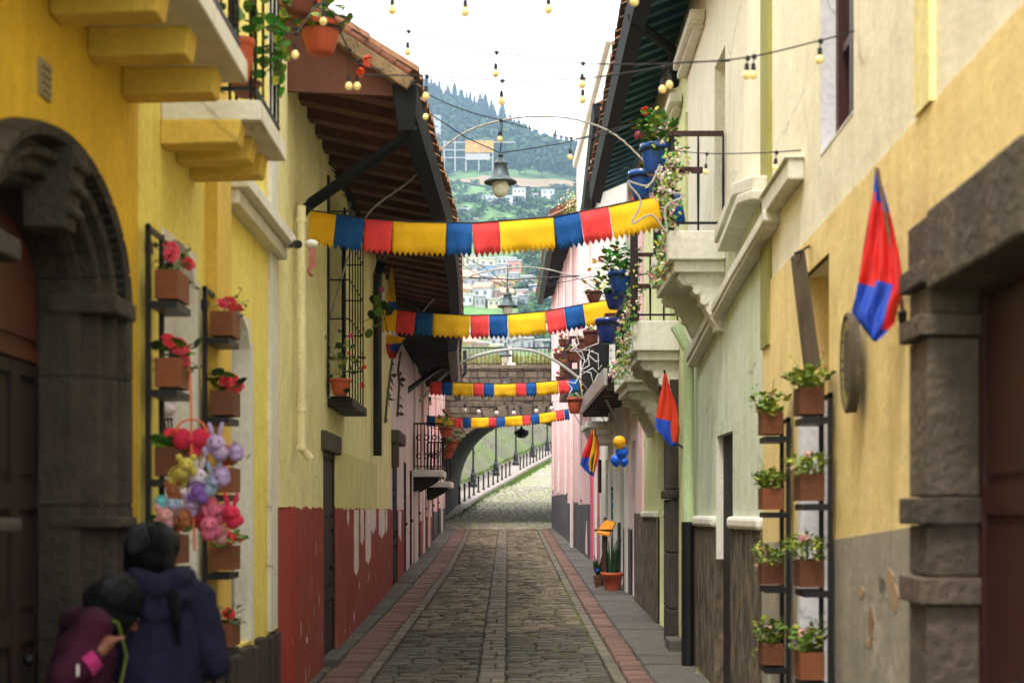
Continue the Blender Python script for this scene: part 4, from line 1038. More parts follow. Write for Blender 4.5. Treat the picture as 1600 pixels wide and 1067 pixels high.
# barred window with a projecting cage
wn = MB(); LW.box(wn, *G1[:2], -.30, -.22, *G1[2:]); w_ = wn.build('window', M['dark wood'], yb)
wn = MB(); LW.box(wn, G1[0] + .1, G1[1] - .1, -.215, -.21, G1[2] + .15, G1[3] - .1); wn.build('pane', M['window glass'], w_)
gr = thing('window_grille', 'projecting black iron window cage over the barred window of the cream house', 'window grille', LW.p(16.5, .1, 3.25))
ys_ = [G1[0] + (G1[1] - G1[0]) * k / 5 for k in range(6)]
for y_ in ys_:
    b = MB(); b.tube([LW.p(y_, .22, 3.2), LW.p(y_, .22, 5.1), LW.p(y_, .16, 5.45), LW.p(y_, .0, 5.6)], 0.008, 5); b.build('bar', M['iron'], gr)
for z_ in (3.2, 3.6, 4.0, 4.4, 4.8, 5.1):
    b = MB(); b.tube([LW.p(G1[0], .0, z_), LW.p(G1[0], .22, z_), LW.p(G1[1], .22, z_), LW.p(G1[1], 0, z_)], 0.008, 5); b.build('hoop', M['iron'], gr)
b = MB(); LW.box(b, G1[0] - .06, G1[1] + .06, -.04, 0.26, 3.10, 3.19); b.build('shelf', M['dark wood'], gr, bevel=0.01)
b = MB(); LW.box(b, G1[0] - .1, G1[0], -.02, 0.02, 3.2, 5.45); b.build('window_jamb', M['dark wood'], yb); b = MB(); LW.box(b, G1[1], G1[1] + .1, -.02, 0.02, 3.2, 5.45); b.build('window_jamb', M['dark wood'], yb)
def nB(y): return lerp_tab([(12, 1.02), (13, 1.02), (19, 1.16), (21, 1.16), (26, 1.06), (32, .95)], y)
eave(LW, yb, 12.7, 31.6, nB, 5.62, 5.52, M['brown rafter'], M['soffit board'], M['gutter metal'], step=.6, tiles=True, slope=0.62, gut=.17, rw=.2)
# end of the roof: rust coloured board, sloping bargeboard and the tiles on it
b = MB(); Y0 = 12.62
pts = [P(442, 142, Y0), P(442, 12, Y0), P(640, 135, Y0), P(612, 150, Y0)]
b.prism(pts, (0, 0.05, 0)); b.build('gable_board', M['rust board'], yb)
b = MB(); b.bar(P(418, -14, Y0 - .04), P(642, 136, Y0 - .04), 0.10, 0.17, (0, 1, 0)); b.build('bargeboard', M['weathered beam'], yb, bevel=0.01)
for k in range(9):
    c = P(436 + k * 23.5, -22 + k * 15.7, Y0 + 0.02); b = MB(); d = (P(640, 130, Y0) - P(418, -18, Y0)).normalized()
    c.z -= .02; b.tube([c - d * .09, c + d * .1], [0.05, 0.062], 9); b.build('verge_tile', M['clay tile'], yb)
b = MB(); b.hexa([P(622, 205, 12.55), P(648, 205, 12.55), P(648, 205, 12.8), P(622, 205, 12.8), P(612, 132, 12.55), P(652, 125, 12.55), P(652, 125, 12.8), P(612, 132, 12.8)]); b.build('hopper', M['gutter metal'], yb, bevel=0.01)
b = MB(); b.tube([P(643, 198, 12.7), P(638, 212, 12.75), LW.at(486, 318, .12), LW.at(474, 330, .08)], 0.05, 8); b.build('downpipe', M['gutter metal'], yb)
b = MB(); yp = LW.y(471, .07); b.tube([LW.p(yp, .07, EYE + (800 - 322) / FPX * yp), LW.p(yp, .07, EYE + (800 - 560) / FPX * yp), LW.p(yp, .07, EYE + (800 - 700) / FPX * yp), LW.p(yp + .05, .14, EYE + (800 - 716) / FPX * yp)], 0.038, 8)
for py in (345, 640, 700): b.lathe(LW.p(yp, .07, EYE + (800 - py) / FPX * yp), [(0.045, -.02), (0.048, 0), (0.045, .02)], 8)
tag(b.build('downpipe', M['cream pipe paint'], yb), 'cream painted downpipe')
yp = LW.y(590, .08); b = MB(); b.tube([LW.at(604, 392, .3), LW.at(596, 404, .12), LW.p(yp, .08, EYE + (800 - 430) / FPX * yp), LW.p(yp, .08, EYE + (800 - 712) / FPX * yp)], 0.062, 8); tag(b.build('downpipe', M['black paint'], yb), 'black downpipe')
cc = thing('security_camera', 'small white and black security camera on the corner cornice of the yellow house', 'camera', LW.p(12.0, .1, 4.1))
pc = P(466, 381, 11.9); b = MB(); b.tube([P(447, 379, 11.95), P(458, 379, 11.9)], 0.025, 8); b.build('bracket', M['white paint'], cc)
b = MB(); b.tube([P(455, 381, 11.92), P(466, 382, 11.75)], 0.033, 10); b.build('body', M['camera black'], cc)
b = MB(); b.ball(P(487, 381, 11.9), 0.034, 10, 6, (1.5, 1, 1)); b.build('housing', M['white paint'], cc)
rg = MB(); rg.smooth = True; q0 = P(486, 388, 13.4); rg.grid([[P(x + 2 * sin(j * 1.7), y_, 13.4 + .008 * sin(x * 3 + j)) for x in ((481, 485, 489, 493), (482, 484, 488, 490), (483, 485, 490, 494), (481, 483, 484, 486), (484, 485, 487, 490))[j]] for j, y_ in enumerate((388, 400, 415, 424, 432))])
o = rg.build('rag', M['string rag'], org=q0); tag(o, 'faded pink rag hanging beside the security camera under the first bunting', 'rag'); sm = o.modifiers.new('thick', 'SOLIDIFY'); sm.thickness = 0.004

# ================================================================== LEFT: pinkish house and the pink house by the bridge
yc = thing('pinkish_house', 'narrow pinkish cream house with dried vines on its wall, beyond the cream house', 'house', LW.p(28, 0, 0.8))
D2 = (25.2, 26.4, 0.7, 3.15); D3 = (28.2, 29.0, 0.8, 2.95); D4 = (30.1, 30.9, 0.85, 2.85)
b = MB(); LW.wall(b, 24.91, 31.4, 0.4, 5.1, [D2, D3, D4]); b.build('wall', M['pale pink plaster'], yc)
b = MB(); LW.shell(b, 24.91, 31.4, 0.4, 6.6, t=0.2); b.build('house_body', M['pale pink plaster'], yc)
for (a, c) in ((24.91, 25.2), (26.4, 28.2)): wobble(LW, yc, a, c, 0.4, 2.05, 'red plaster', 0.01, 'red_base')
patch(LW, yc, [[(26.5, 2.04), (27.3, 2.04), (27.2, 1.5), (26.6, 1.62)]], 'pale pink plaster', 0.016)
for d in (D2, D3, D4): panel_door(LW, yc, d[0], d[1], d[2], d[3], -.03, M['black wood'], 2, 3)
b = MB(); LW.box(b, 24.95, 26.6, -.03, 0.14, 3.15, 3.36, 3.15, 3.36); LW.box(b, 25.0, 25.15, -.03, 0.12, 2.75, 3.15); b.build('door_hood', M['grey plank'], yc, bevel=0.03)
def nC(y): return lerp_tab([(25, 1.04), (33, 0.86), (39, 0.78)], y)
eave(LW, yc, 26.0, 31.4, nC, 5.05, 4.92, M['black wood'], M['black wood'], M['black paint'], tiles=True, slope=0.5)
yd = thing('pink_house', 'pink and white house with dark doors next to the bridge on the left', 'house', LW.p(40, 0, 1.0))
DS = [(33.0, 33.9, 1.0, 3.0), (36.0, 36.9, 1.1, 3.1), (40.0, 41.0, 1.2, 3.2), (43.5, 44.5, 1.3, 3.3)]
WS = [(34.5, 35.3, 4.0, 5.4), (38.0, 38.9, 4.2, 5.6), (42.0, 42.9, 4.4, 5.8)]
b = MB(); LW.wall(b, 31.41, 49.9, 0.5, 5.9, DS + WS); b.build('wall', M['pink plaster'], yd)
b = MB(); LW.shell(b, 31.41, 49.9, 0.5, 5.9, t=0.2); b.build('house_body', M['pink plaster'], yd)
for d in DS: panel_door(LW, yd, d[0], d[1], d[2], d[3], -.03, M['black wood'], 1, 3)
for d in WS:
    b = MB(); LW.box(b, d[0], d[1], -.25, -.2, d[2], d[3]); w_ = b.build('window', M['window glass'], yd)
    b = MB(); LW.box(b, d[0] + .02, d[1] - .02, -.2, -.15, d[2] + (d[3] - d[2]) * .48, d[2] + (d[3] - d[2]) * .53); b.build('frame', M['white paint'], w_)
for (y0, y1, m) in ((31.5, 32.6, 'white plaster'), (34.9, 35.6, 'white plaster'), (37.6, 38.2, 'white plaster'), (46.0, 46.8, 'white plaster')):
    b = MB(); LW.box(b, y0, y1, -.02, 0.04, 0.6, 5.85); b.build('white_strip', M[m], yd)
for (y0, y1) in ((31.5, 33.0), (33.9, 36.0), (36.9, 40.0), (41.0, 43.5), (44.5, 49.9)):
    wobble(LW, yd, y0, y1, 0.5, gz(y0) + .8, 'charcoal plaster' if y0 > 40 else 'red plaster', 0.012, 'painted_base')
eave(LW, yd, 31.45, 37.5, nC, 5.05, 4.92, M['black wood'], M['black wood'], M['black paint'], tiles=True, slope=0.5)
b = MB(); b.tube([P(634, 612, 29.5), P(685, 575, 30.5), P(700, 568, 31)], 0.055, 7); tag(b.build('downpipe', M['black paint'], yd), 'slanting black downpipe from the gutter')
b = MB(); b.tube([P(726, 548, 37), P(727, 582, 37), P(712, 598, 37.2)], 0.05, 7); tag(b.build('downpipe', M['black paint'], yd), 'black elbow pipe at the end of the eaves')
def small_balcony(y0, y1, out, zs, label, pots=True):
    t = thing('balcony', label, 'balcony', LW.p((y0 + y1) / 2, out / 2, zs))
    b = MB(); LW.box(b, y0, y1, 0.001, out, zs, zs + .14); b.build('slab', M['white plaster'], t, bevel=0.02)
    for yb_ in (y0 + .2, y1 - .3):
        b = MB(); b.prism([LW.p(yb_, .001, zs - .002), LW.p(yb_, out * .85, zs - .002), LW.p(yb_, out * .6, zs - .12), LW.p(yb_, .05, zs - .3), LW.p(yb_, .001, zs - .3)], (0, .16, 0)); b.build('bracket', M['black wood'], t)
    iron_rail(t, LW.p(y0 + .03, .02, 0), LW.p(y0 + .03, out - .03, 0), zs + .14, zs + 1.08, 0.07, 0.011)
    iron_rail(t, LW.p(y0 + .03, out - .03, 0), LW.p(y1 - .03, out - .03, 0), zs + .14, zs + 1.08, 0.10, 0.011)
    b = MB()
    for k in range(3):
        for j in range(2):
            c = LW.p(y0 + .03, .12 + k * .16, zs + .42 + j * .38); b.tube([c + Vector((.05 * cos(a), 0, .05 * sin(a))) for a in [2 * pi * q / 9 for q in range(10)]], 0.011, 4, False)
    b.build('scroll', M['iron'], t)
    return t
small_balcony(31.2, 33.0, 0.62, 2.74, 'small balcony with scrolled black iron railing and potted flowers, left wall')
small_balcony(37.0, 39.0, 0.60, 2.62, 'farther small balcony with dark brackets low on the pink house, left')
# ================================================================== RIGHT: house with the stone doorway
ra = thing('wheat_house', 'wheat yellow and cream house with a grey base and dark stone doorway, right foreground', 'house', RW.p(8, 0, 0.3))
WD = (7.82, 8.78, 4.05, 6.2); ND = (8.46, 9.40, 0.3, 3.45); SD = (3.2, 6.02, 0.3, 2.95)
b = MB(); RW.wall(b, 2.4, 11.2, 0.2, 8.8, [WD, ND, SD], t=0.35); b.build('wall', M['cream upper plaster'], ra)
b = MB(); RW.shell(b, 2.4, 11.2, 0.2, 8.8, t=0.25); b.build('house_body', M['cream upper plaster'], ra)
# wheat coloured coat below, grey base coat; left free over the openings
for (y0, y1, z0, z1) in ((2.4, 5.5, 3.1, 3.65), (5.5, 6.3, 2.9, 3.65), (6.3, 8.46, 1.8, 3.65), (8.46, 9.40, 3.45, 3.65), (9.40, 11.2, 1.75, 3.65)):
    wobble(RW, ra, y0, y1, z0, z1, 'wheat plaster', 0.012, 'wheat_coat', 0.006)
def zgrey(y): return lerp_tab([(6.24, 1.97), (8.2, 1.87), (11.2, 1.80)], y)
for (y0, y1) in ((6.2, 8.46), (9.40, 11.2)):
    b = MB(); RW.box(b, y0, y1, -.02, 0.018, 0.2, zgrey(y0), 0.2, zgrey(y1)); b.build('grey_base', M['stone grey plaster'], ra)
r = random.Random(4)
for (px, py, w, h) in ((1404, 935, 9, 26), (1398, 905, 7, 22), (1367, 975, 5, 34), (1352, 925, 5, 12), (1363, 1005, 7, 12), (1390, 915, 18, 30), (1378, 918, 14, 26)):
    y1_, z1_ = RW.yz(px - w, py - h); y0_, z0_ = RW.yz(px + w, py + h); n_ = 11
    cy, cz, ry, rz_ = (y0_ + y1_) / 2, (z0_ + z1_) / 2, abs(y1_ - y0_) / 2, (z1_ - z0_) / 2
    pts = [(cy + ry * cos(2 * pi * k / n_) * r.uniform(.55, 1.1), cz + rz_ * sin(2 * pi * k / n_) * r.uniform(.6, 1.1)) for k in range(n_)]
    patch(RW, ra, [pts], 'bare plaster' if w < 10 else 'stone grey plaster', 0.021 if w < 10 else 0.0195, 'flaked_patch')
# upper window
b = MB(); RW.box(b, WD[0], WD[1], -.24, -.18, WD[2], WD[3]); w_ = b.build('window', M['window glass'], ra)
b = MB()
for yy_ in (WD[1] - .1, WD[0] + .02, (WD[0] + WD[1]) / 2 - .03): RW.box(b, yy_, yy_ + .08, -.18, -.08, WD[2], WD[3])
RW.box(b, WD[0] + .1, WD[1] - .1, -.178, -.085, WD[2], WD[2] + .09); RW.box(b, WD[0] + .1, WD[1] - .1, -.178, -.1, WD[2] + .55, WD[2] + .6); b.build('frame', M['red brown wood'], w_)
b = MB(); RW.box(b, WD[1] - .012, WD[1] + .001, -.18, 0.004, WD[2], WD[3]); RW.box(b, WD[0], WD[1], -.18, 0.004, WD[2] - .001, WD[2] + .012); b.build('reveal', M['lilac white plaster'], ra)
b = MB(); y0, y1 = RW.y(1462), RW.y(1437); RW.box(b, y0, y1, -.02, 0.025, 3.66, 8.7); b.build('pilaster', M['cream plaster'], ra)
b = MB(); RW.box(b, 10.80, 11.2, -.02, 0.03, 3.2, 8.7); tag(b.build('pilaster', M['olive plaster'], ra), 'olive green strip at the corner of the house')
# doorway between the flower racks
b = MB(); RW.box(b, ND[0], ND[1], -.33, -.27, ND[2], ND[3]); b.build('doorway_back', M['wheat plaster'], ra)
b = MB(); RW.box(b, ND[1] - .02, ND[1] + .001, -.27, 0.022, ND[2], 2.7); b.build('doorway_reveal', M['lilac white plaster'], ra)
b = MB(); RW.box(b, ND[1] - .02, ND[1] + .001, -.27, 0.022, 2.7, ND[3]); b.build('doorway_reveal', M['wheat plaster'], ra)
b = MB(); RW.box(b, ND[1], ND[1] + .10, -.02, 0.024, ND[2], 2.7); b.build('door_surround', M['lilac white plaster'], ra)
b = MB(); RW.box(b, ND[0] + .1, ND[1] - .04, -.28, -.25, 0.4, 2.6); b.build('door', M['dark wood'], ra)
# stone doorway
for sgn, ys0 in ((1, 5.95),):
    z = 0.40; hs = [0.30, 0.10, 0.24, 0.62, 0.11, 0.20, 0.11, 0.62, 0.09, 0.11, 0.09]
    for k, h in enumerate(hs):
        pr = 0.035 if k in (1, 4, 6, 8, 10) else 0.0
        b = MB(); RW.box(b, ys0 - pr, ys0 + .30 + pr, -.20, 0.075 + pr, z + .003, z + h - .003); b.build('jamb_stone', M['door stone'], ra, bevel=0.008); z += h
    ztop = 2.97
b = MB(); RW.box(b, 5.93, 6.26, -.17, 0.08, 2.93, 3.17); b.build('lintel_stone', M['door stone'], ra, bevel=0.012)
for y0, y1 in ((5.52, 5.92), (5.12, 5.51), (4.7, 5.11), (4.2, 4.69), (3.6, 4.19)):
    b = MB(); RW.box(b, y0 + .004, y1 - .004, -.17, 0.08 + rnd.uniform(0, .01), 2.88 + rnd.uniform(-.01, .01), 3.18); b.build('lintel_stone', M['door stone'], ra, bevel=0.012)
panel_door(RW, ra, 4.62, 5.95, 0.4, 2.9, -.15, M['red brown wood'], 2, 3)
panel_door(RW, ra, 3.2, 4.61, 0.4, 2.9, -.15, M['red brown wood'], 2, 3)
b = MB(); RW.box(b, 6.26, 6.30, -.02, 0.03, 0.3, 2.9); b.build('white_edge', M['white plaster'], ra)

# ================================================================== RIGHT: mint green house
rb = thing('mint_house', 'pale mint green house with white moulded balconies and a rough brown stone base, right', 'house', RW.p(16, 0, 0.4))
MDR = (12.8, 13.82, 0.35, 2.70); MW = (13.26, 13.95, 4.45, 6.05); MW2 = (16.9, 17.9, 4.15, 6.0)
LD = (18.35, 19.35, 0.5, 3.0)
b = MB(); RW.wall(b, 11.22, 16.1, 0.2, 4.4, [MDR], t=0.4); b.build('wall', M['mint plaster'], rb)
b = MB(); RW.wall(b, 11.22, 16.1, 4.401, 7.3, [MW], t=0.4); tag(b.build('upper_wall', M['cream upper plaster'], rb), 'cream upper wall of the mint house')
b = MB(); RW.wall(b, 16.1, 21.4, 0.2, 7.3, [MW2, LD], t=0.4); tag(b.build('wall', M['pale lime plaster'], rb), 'pale lime wall beyond the dark stone column')
b = MB(); RW.shell(b, 11.22, 21.4, 0.2, 8.0, t=0.1); b.build('house_body', M['mint plaster'], rb)
for (y0, y1) in ((11.24, 12.8), (13.82, 16.0)):
    wobble(RW, rb, y0, y1, 0.2, 1.88, 'plinth stone', 0.02, 'stone_plinth')
    b = MB(); RW.box(b, y0, y1, -.01, 0.055, 1.885, 1.985); b.build('skirting', M['white plaster'], rb, bevel=0.03)
for (y0, y1) in ((17.7, 18.35), (19.35, 21.4)):
    wobble(RW, rb, y0, y1, 0.3, 1.95, 'plinth stone', 0.02, 'stone_plinth')
    b = MB(); RW.box(b, y0, y1, -.01, 0.05, 1.95, 2.03); b.build('skirting', M['white plaster'], rb, bevel=0.02)
b = MB(); RW.box(b, MDR[0], MDR[1], -.14, -.06, MDR[2], MDR[3]); b.build('door', M['black wood'], rb)
b = MB(); RW.box(b, MDR[1] - .012, MDR[1] + .001, -.06, 0.003, 1.6, MDR[3]); b.build('reveal', M['white plaster'], rb)
b = MB(); RW.box(b, MDR[1] - .012, MDR[1] + .001, -.06, 0.022, MDR[2], 1.6); b.build('reveal', M['plinth stone'], rb)
for wv in (MW, MW2):
    b = MB(); RW.box(b, wv[0], wv[1], -.3, -.24, wv[2], wv[3]); w_ = b.build('window', M['window glass'], rb)
    b = MB(); RW.box(b, (wv[0] + wv[1]) / 2 - .03, (wv[0] + wv[1]) / 2 + .03, -.24, -.18, wv[2], wv[3]); RW.box(b, wv[1] - .09, wv[1] - .02, -.238, -.17, wv[2], wv[3]); RW.box(b, wv[0] + .02, wv[1] - .1, -.238, -.185, wv[3] - .35, wv[3] - .3); b.build('frame', M['white paint'], w_)
b = MB(); RW.box(b, LD[0], LD[1], -.2, -.10, LD[2], LD[3]); b.build('door', M['lilac white plaster'], rb)
# dark stone column beside the lime wall
z = 0.45
for k, h in enumerate((0.5, 0.62, 0.6, 0.1, 0.62, 0.6)):
    pr = 0.03 if h < 0.2 else 0; b = MB(); RW.box(b, 16.95 - pr, 17.62 + pr, -.05, 0.10 + pr, z + .004, z + h - .004); b.build('column_stone', M['portal stone'], rb, bevel=0.015); z += h
b = MB(); RW.box(b, 16.4, 16.9, -.1, 0.16, 0.35, 0.66); b.build('door_step', M['pavement slab'], rb, bevel=0.02)
b = MB(); RW.box(b, 17.1, 17.16, .05, .2, 3.35, 3.42); b.build('hook', M['iron'], rb)
# sloping mouldings below the balconies
def rmould(pts, w, h, nm, m='pale cornice', n=0.05):
    b = MB()
    for (a, c) in zip(pts, pts[1:]): b.bar(RW.at(a[0], a[1], n), RW.at(c[0], c[1], n), w, h, (1, 0, 0))
    b.build(nm, M[m], rb, bevel=0.012)
rmould([(1208, 336), (1150, 432), (1080, 560)], 0.085, 0.13, 'moulding')
rmould([(1204, 350), (1148, 446), (1082, 570)], 0.05, 0.10, 'moulding')
rmould([(1194, 286), (1160, 296), (1130, 372)], 0.10, 0.16, 'moulding', n=0.05)
rmould([(1192, 304), (1168, 312), (1136, 388)], 0.07, 0.16, 'moulding', n=0.07)
b = MB(); y0, y1 = RW.y(1231, .1), RW.y(1190, .1); zc = EYE + (800 - 295) / FPX * (y0 + y1) / 2; RW.box(b, y0, y1, .0, .10, zc - .07, zc + .055); RW.box(b, y0 - .015, y1 + .015, -.0, .12, zc + .055, zc + .075); b.build('capital', M['pale cornice'], rb, bevel=0.01)
# window head mouldings high on the wall
for (xa, ya_, xb, yb_) in ((1090, 22, 1062, 104), (1056, 152, 1036, 212)):
    rmould([(xa, ya_), (xb, yb_)], 0.10, 0.14, 'window_head', 'white plaster', 0.08)
    rmould([(xa + 2, ya_ + 16), (xb + 3, yb_ + 16)], 0.06, 0.10, 'window_head', 'white plaster', 0.05)
for (px0, px1, m, z0, z1) in ((1062, 1075, 'pale lime plaster', 4.45, 6.2),):
    b = MB(); y0, y1 = RW.y(px1), RW.y(px0); RW.box(b, y0, y1, -.01, .03, z0, z1); b.build('pilaster', M[m], rb)
# downpipe: mint above, black below
yp = RW.y(1076, .08); zt = EYE + (800 - 548) / FPX * yp; zm = EYE + (800 - 815) / FPX * yp
b = MB(); b.tube([RW.p(yp + .1, .2, zt + .25), RW.p(yp, .08, zt), RW.p(yp, .08, zm)], 0.055, 10); b.build('downpipe', M['mint pipe paint'], rb)
b = MB(); b.tube([RW.p(yp, .09, zm), RW.p(yp, .09, gz(yp))], 0.062, 10); tag(b.build('downpipe', M['black paint'], rb), 'black lower length of the downpipe')
def nM(y): return lerp_tab([(11, .62), (16, .62), (24.6, .56)], y)
eave(RW, rb, 11.3, 24.5, nM, 7.28, 7.16, M['teal board'], M['teal board'], M['gutter metal'], step=0.36, gut=0.22, tiles=True, slope=0.5)
b = MB(); b.tube([P(988, 22, 15.6), P(992, 34, 15.6), P(1050, 78, 16.4), RW.p(17.0, .05, 6.75)], 0.055, 8); tag(b.build('downpipe', M['gutter metal'], rb), 'slanting grey downpipe under the teal eaves')

def stone_balcony(y0, y1, out, zt, th, label, under=True):
    t = thing('balcony', label, 'balcony', RW.p((y0 + y1) / 2, out / 2, zt - th))
    b = MB(); RW.box(b, y0, y1, 0.001, out, zt - th, zt); b.build('slab', M['white plaster'], t, bevel=0.012)
    b = MB(); RW.box(b, y0 + .05, y1 - .05, 0.001, out - .05, zt - th - .10, zt - th - .001); b.build('soffit_moulding', M['pale cornice'], t, bevel=0.01)
    for yb_ in (y0 + .12, y1 - .34):         # scrolled brackets
        pts = [(0.001, 0), (out * .8, 0), (out * .82, -.05), (out * .74, -.11), (out * .60, -.12), (out * .5, -.17), (out * .36, -.30), (out * .26, -.42), (out * .16, -.5), (0.07, -.55), (0.001, -.56)]
        b = MB(); b.prism([RW.p(yb_, n_, zt - th - .10 + z_ * .9) for n_, z_ in pts], (0, .2, 0))
        for k in range(4):
            n_ = out * (.62 - .13 * k); z_ = zt - th - .16 - .09 * k; b.tube([RW.p(yb_ - .02, n_, z_), RW.p(yb_ + .22, n_, z_)], 0.035, 8)
        b.build('bracket', M['pale cornice'], t)
    return t
b1 = stone_balcony(13.2, 14.95, .49, 4.44, .25, 'nearest white stone balcony on the mint house, blue pots on its rail')
iron_rail(b1, RW.p(13.24, .02, 0), RW.p(13.24, .45, 0), 4.44, 5.28, 0.16, 0.009, topmat='red brown wood', rail_h=.04)
iron_rail(b1, RW.p(13.24, .46, 0), RW.p(14.9, .46, 0), 4.44, 5.28, 0.13, 0.009, topmat='red brown wood', rail_h=.04)
b = MB(); b.bar(RW.p(13.22, .2, 4.96), RW.p(13.22, .47, 4.96), .05, .05); b.bar(RW.p(13.22, .46, 4.96), RW.p(14.9, .46, 4.96), .05, .05); b.build('mid_rail', M['red brown wood'], b1)
b2 = stone_balcony(16.85, 18.3, .51, 4.12, .33, 'second white stone balcony, level with the second bunting')
iron_rail(b2, RW.p(16.9, .02, 0), RW.p(16.9, .47, 0), 4.12, 4.85, 0.14, 0.01, topmat='red brown wood', rail_h=.04)
iron_rail(b2, RW.p(16.9, .47, 0), RW.p(18.25, .47, 0), 4.12, 4.85, 0.13, 0.01, topmat='red brown wood', rail_h=.04)
b = MB(); b.bar(RW.p(16.88, .02, 4.5), RW.p(16.88, .47, 4.5), .05, .05); b.build('mid_rail', M['red brown wood'], b2)
b = MB(); b.box(RW.p(16.9, .5, 0).x - .04, RW.p(16.9, .5, 0).x + .04, 16.83, 16.93, 4.12, 5.15); b.build('post', M['dark wood'], b2)
b3 = stone_balcony(18.7, 20.4, .48, 3.84, .24, 'third and lowest white stone balcony, above the hanging red and blue flag')
iron_rail(b3, RW.p(18.75, .46, 0), RW.p(20.35, .46, 0), 3.84, 4.6, 0.13, 0.01)

# ================================================================== RIGHT: pink and white houses further up
rc = thing('white_pink_house', 'white and pink house with a brown wooden balcony halfway up the street, right', 'house', RW.p(26, 0, 0.7))
H1 = [(22.9, 23.7, 0.7, 3.1), (25.2, 26.0, 0.75, 3.0), (28.0, 29.0, 0.85, 3.0), (31.0, 31.8, 0.95, 3.1)]
H2 = [(22.2, 23.0, 4.3, 6.2), (26.5, 27.4, 4.5, 6.6), (29.5, 30.4, 4.7, 6.8)]
b = MB(); RW.wall(b, 21.42, 24.52, 0.4, 7.1, [H1[0], H2[0]], t=.4); b.build('wall', M['pale pink plaster'], rc)
b = MB(); RW.wall(b, 24.52, 33.0, 0.4, 8.6, H1[1:] + H2[1:], t=.4, breaks=(25,)); b.build('wall', M['white plaster'], rc)
b = MB(); RW.box(b, 21.45, 24.5, -5, -.5, .4, 7.09); RW.box(b, 24.51, 32.98, -5, -.5, .4, 8.59); b.build('house_body', M['white plaster'], rc)
for k, d in enumerate(H1): panel_door(RW, rc, d[0], d[1], d[2], d[3], -.25, M['door brown wood' if k == 1 else 'lilac white plaster' if k == 0 else 'black wood'], 1, 3, k != 0)
for d in H2:
    b = MB(); RW.box(b, d[0], d[1], -.3, -.24, d[2], d[3]); w_ = b.build('window', M['window glass'], rc)
    b = MB(); RW.box(b, (d[0] + d[1]) / 2 - .03, (d[0] + d[1]) / 2 + .03, -.24, -.18, d[2], d[3]); b.build('frame', M['white paint'], w_)
for (y0, y1, m, n_) in ((21.5, 22.3, 'pink plaster', .015), (24.1, 24.5, 'white plaster', .05), (26.2, 26.6, 'white plaster', .06), (27.3, 27.7, 'white plaster', .06), (29.3, 29.7, 'white plaster', .06), (30.3, 30.8, 'magenta paint', .03), (32.2, 32.9, 'magenta paint', .03)):
    b = MB(); RW.box(b, y0, y1, -.01, n_, gz(y0) - .1, 3.7 if 'magenta' in m else 6.9); b.build('pilaster', M[m], rc)
for (y0, y1) in ((21.42, 22.9), (23.7, 25.2), (26.0, 28.0), (29.0, 31.0)):
    wobble(RW, rc, y0, y1, 0.4, 2.0 if y0 < 23 else gz(y0) + 1.05, 'plinth stone' if y0 < 23 else 'charcoal plaster', 0.02, 'stone_plinth')
def nR(y): return lerp_tab([(24.5, .5), (25, .5), (33, .17), (34, .17)], y)
eave(RW, rc, 24.55, 33.4, nR, 8.62, 8.5, M['rust board'], M['rust board'], M['gutter metal'], step=0.4, tiles=False)
b = MB(); RW.box(b, 26.5, 36, -.6, .12, 8.78, 10.1); RW.box(b, 26.4, 36.1, -.65, .2, 10.1, 10.28); b.build('parapet', M['white plaster'], rc, bevel=.02)
# brown wooden balcony
wb = thing('wooden_balcony', 'long dark brown wooden balcony with joists showing underneath, right wall', 'balcony', RW.p(25, .3, 3.85))
b = MB(); RW.box(b, 22.0, 28.5, .002, .50, 3.93, 4.03); b.build('floor', M['red brown wood'], wb)
y = 22.1
while y < 28.5:
    b = MB(); RW.box(b, y, y + .14, .002, .47, 3.78, 3.928); b.build('joist', M['red brown wood'], wb); y += .62
b = MB(); RW.box(b, 21.98, 28.52, .475, .53, 3.84, 4.08); b.build('edge_board', M['silver bar'], wb)
iron_rail(wb, RW.p(22.05, .48, 0), RW.p(28.45, .48, 0), 4.03, 4.85, 0.16, 0.012, topmat='red brown wood', rail_h=.05)
iron_rail(wb, RW.p(22.05, .02, 0), RW.p(22.05, .46, 0), 4.03, 4.85, 0.12, 0.012, topmat='red brown wood', rail_h=.05)
hd = thing('door_hood', 'white stepped hood over a doorway, above the yellow, blue and red flags', 'hood', RW.p(27.6, .2, 3.3))
b = MB(); RW.box(b, 27.0, 28.4, .001, .5, 3.5, 3.62); RW.box(b, 27.05, 28.35, .001, .42, 3.38, 3.5); RW.box(b, 27.1, 28.3, .001, .32, 3.24, 3.38); b.build('moulding', M['white plaster'], hd, bevel=.015)

rd = thing('pink_corner_house', 'tall pink house with a charcoal base reaching the bridge on the right', 'house', RW.p(40, 0, 1))
H3 = [(36.5, 37.3, 5.4, 7.0), (40, 40.8, 5.4, 7.0), (43.5, 44.3, 5.4, 7.0)]
b = MB(); RW.wall(b, 33.01, 49.9, 0.5, 8.9, H3, t=.4, breaks=(47,), n0=.04); b.build('wall', M['pink plaster'], rd)
b = MB(); RW.box(b, 33.02, 49.88, -5, -.45, .5, 9.0); b.build('house_body', M['pink plaster'], rd)
for d in H3:
    b = MB(); RW.box(b, d[0], d[1], -.3, -.24, d[2], d[3]); w_ = b.build('window', M['window glass'], rd)
    b = MB(); RW.box(b, (d[0] + d[1]) / 2 - .03, (d[0] + d[1]) / 2 + .03, -.24, -.18, d[2], d[3]); b.build('frame', M['white paint'], w_)
for (y0, y1) in ((35.3, 35.9), (38.5, 39.2), (41.6, 42.3), (45.2, 45.9), (48.6, 49.3)):
    b = MB(); RW.box(b, y0, y1, .0, .075, gz(y0) + 1.25, 8.85); b.build('pilaster', M['pale pink plaster'], rd)
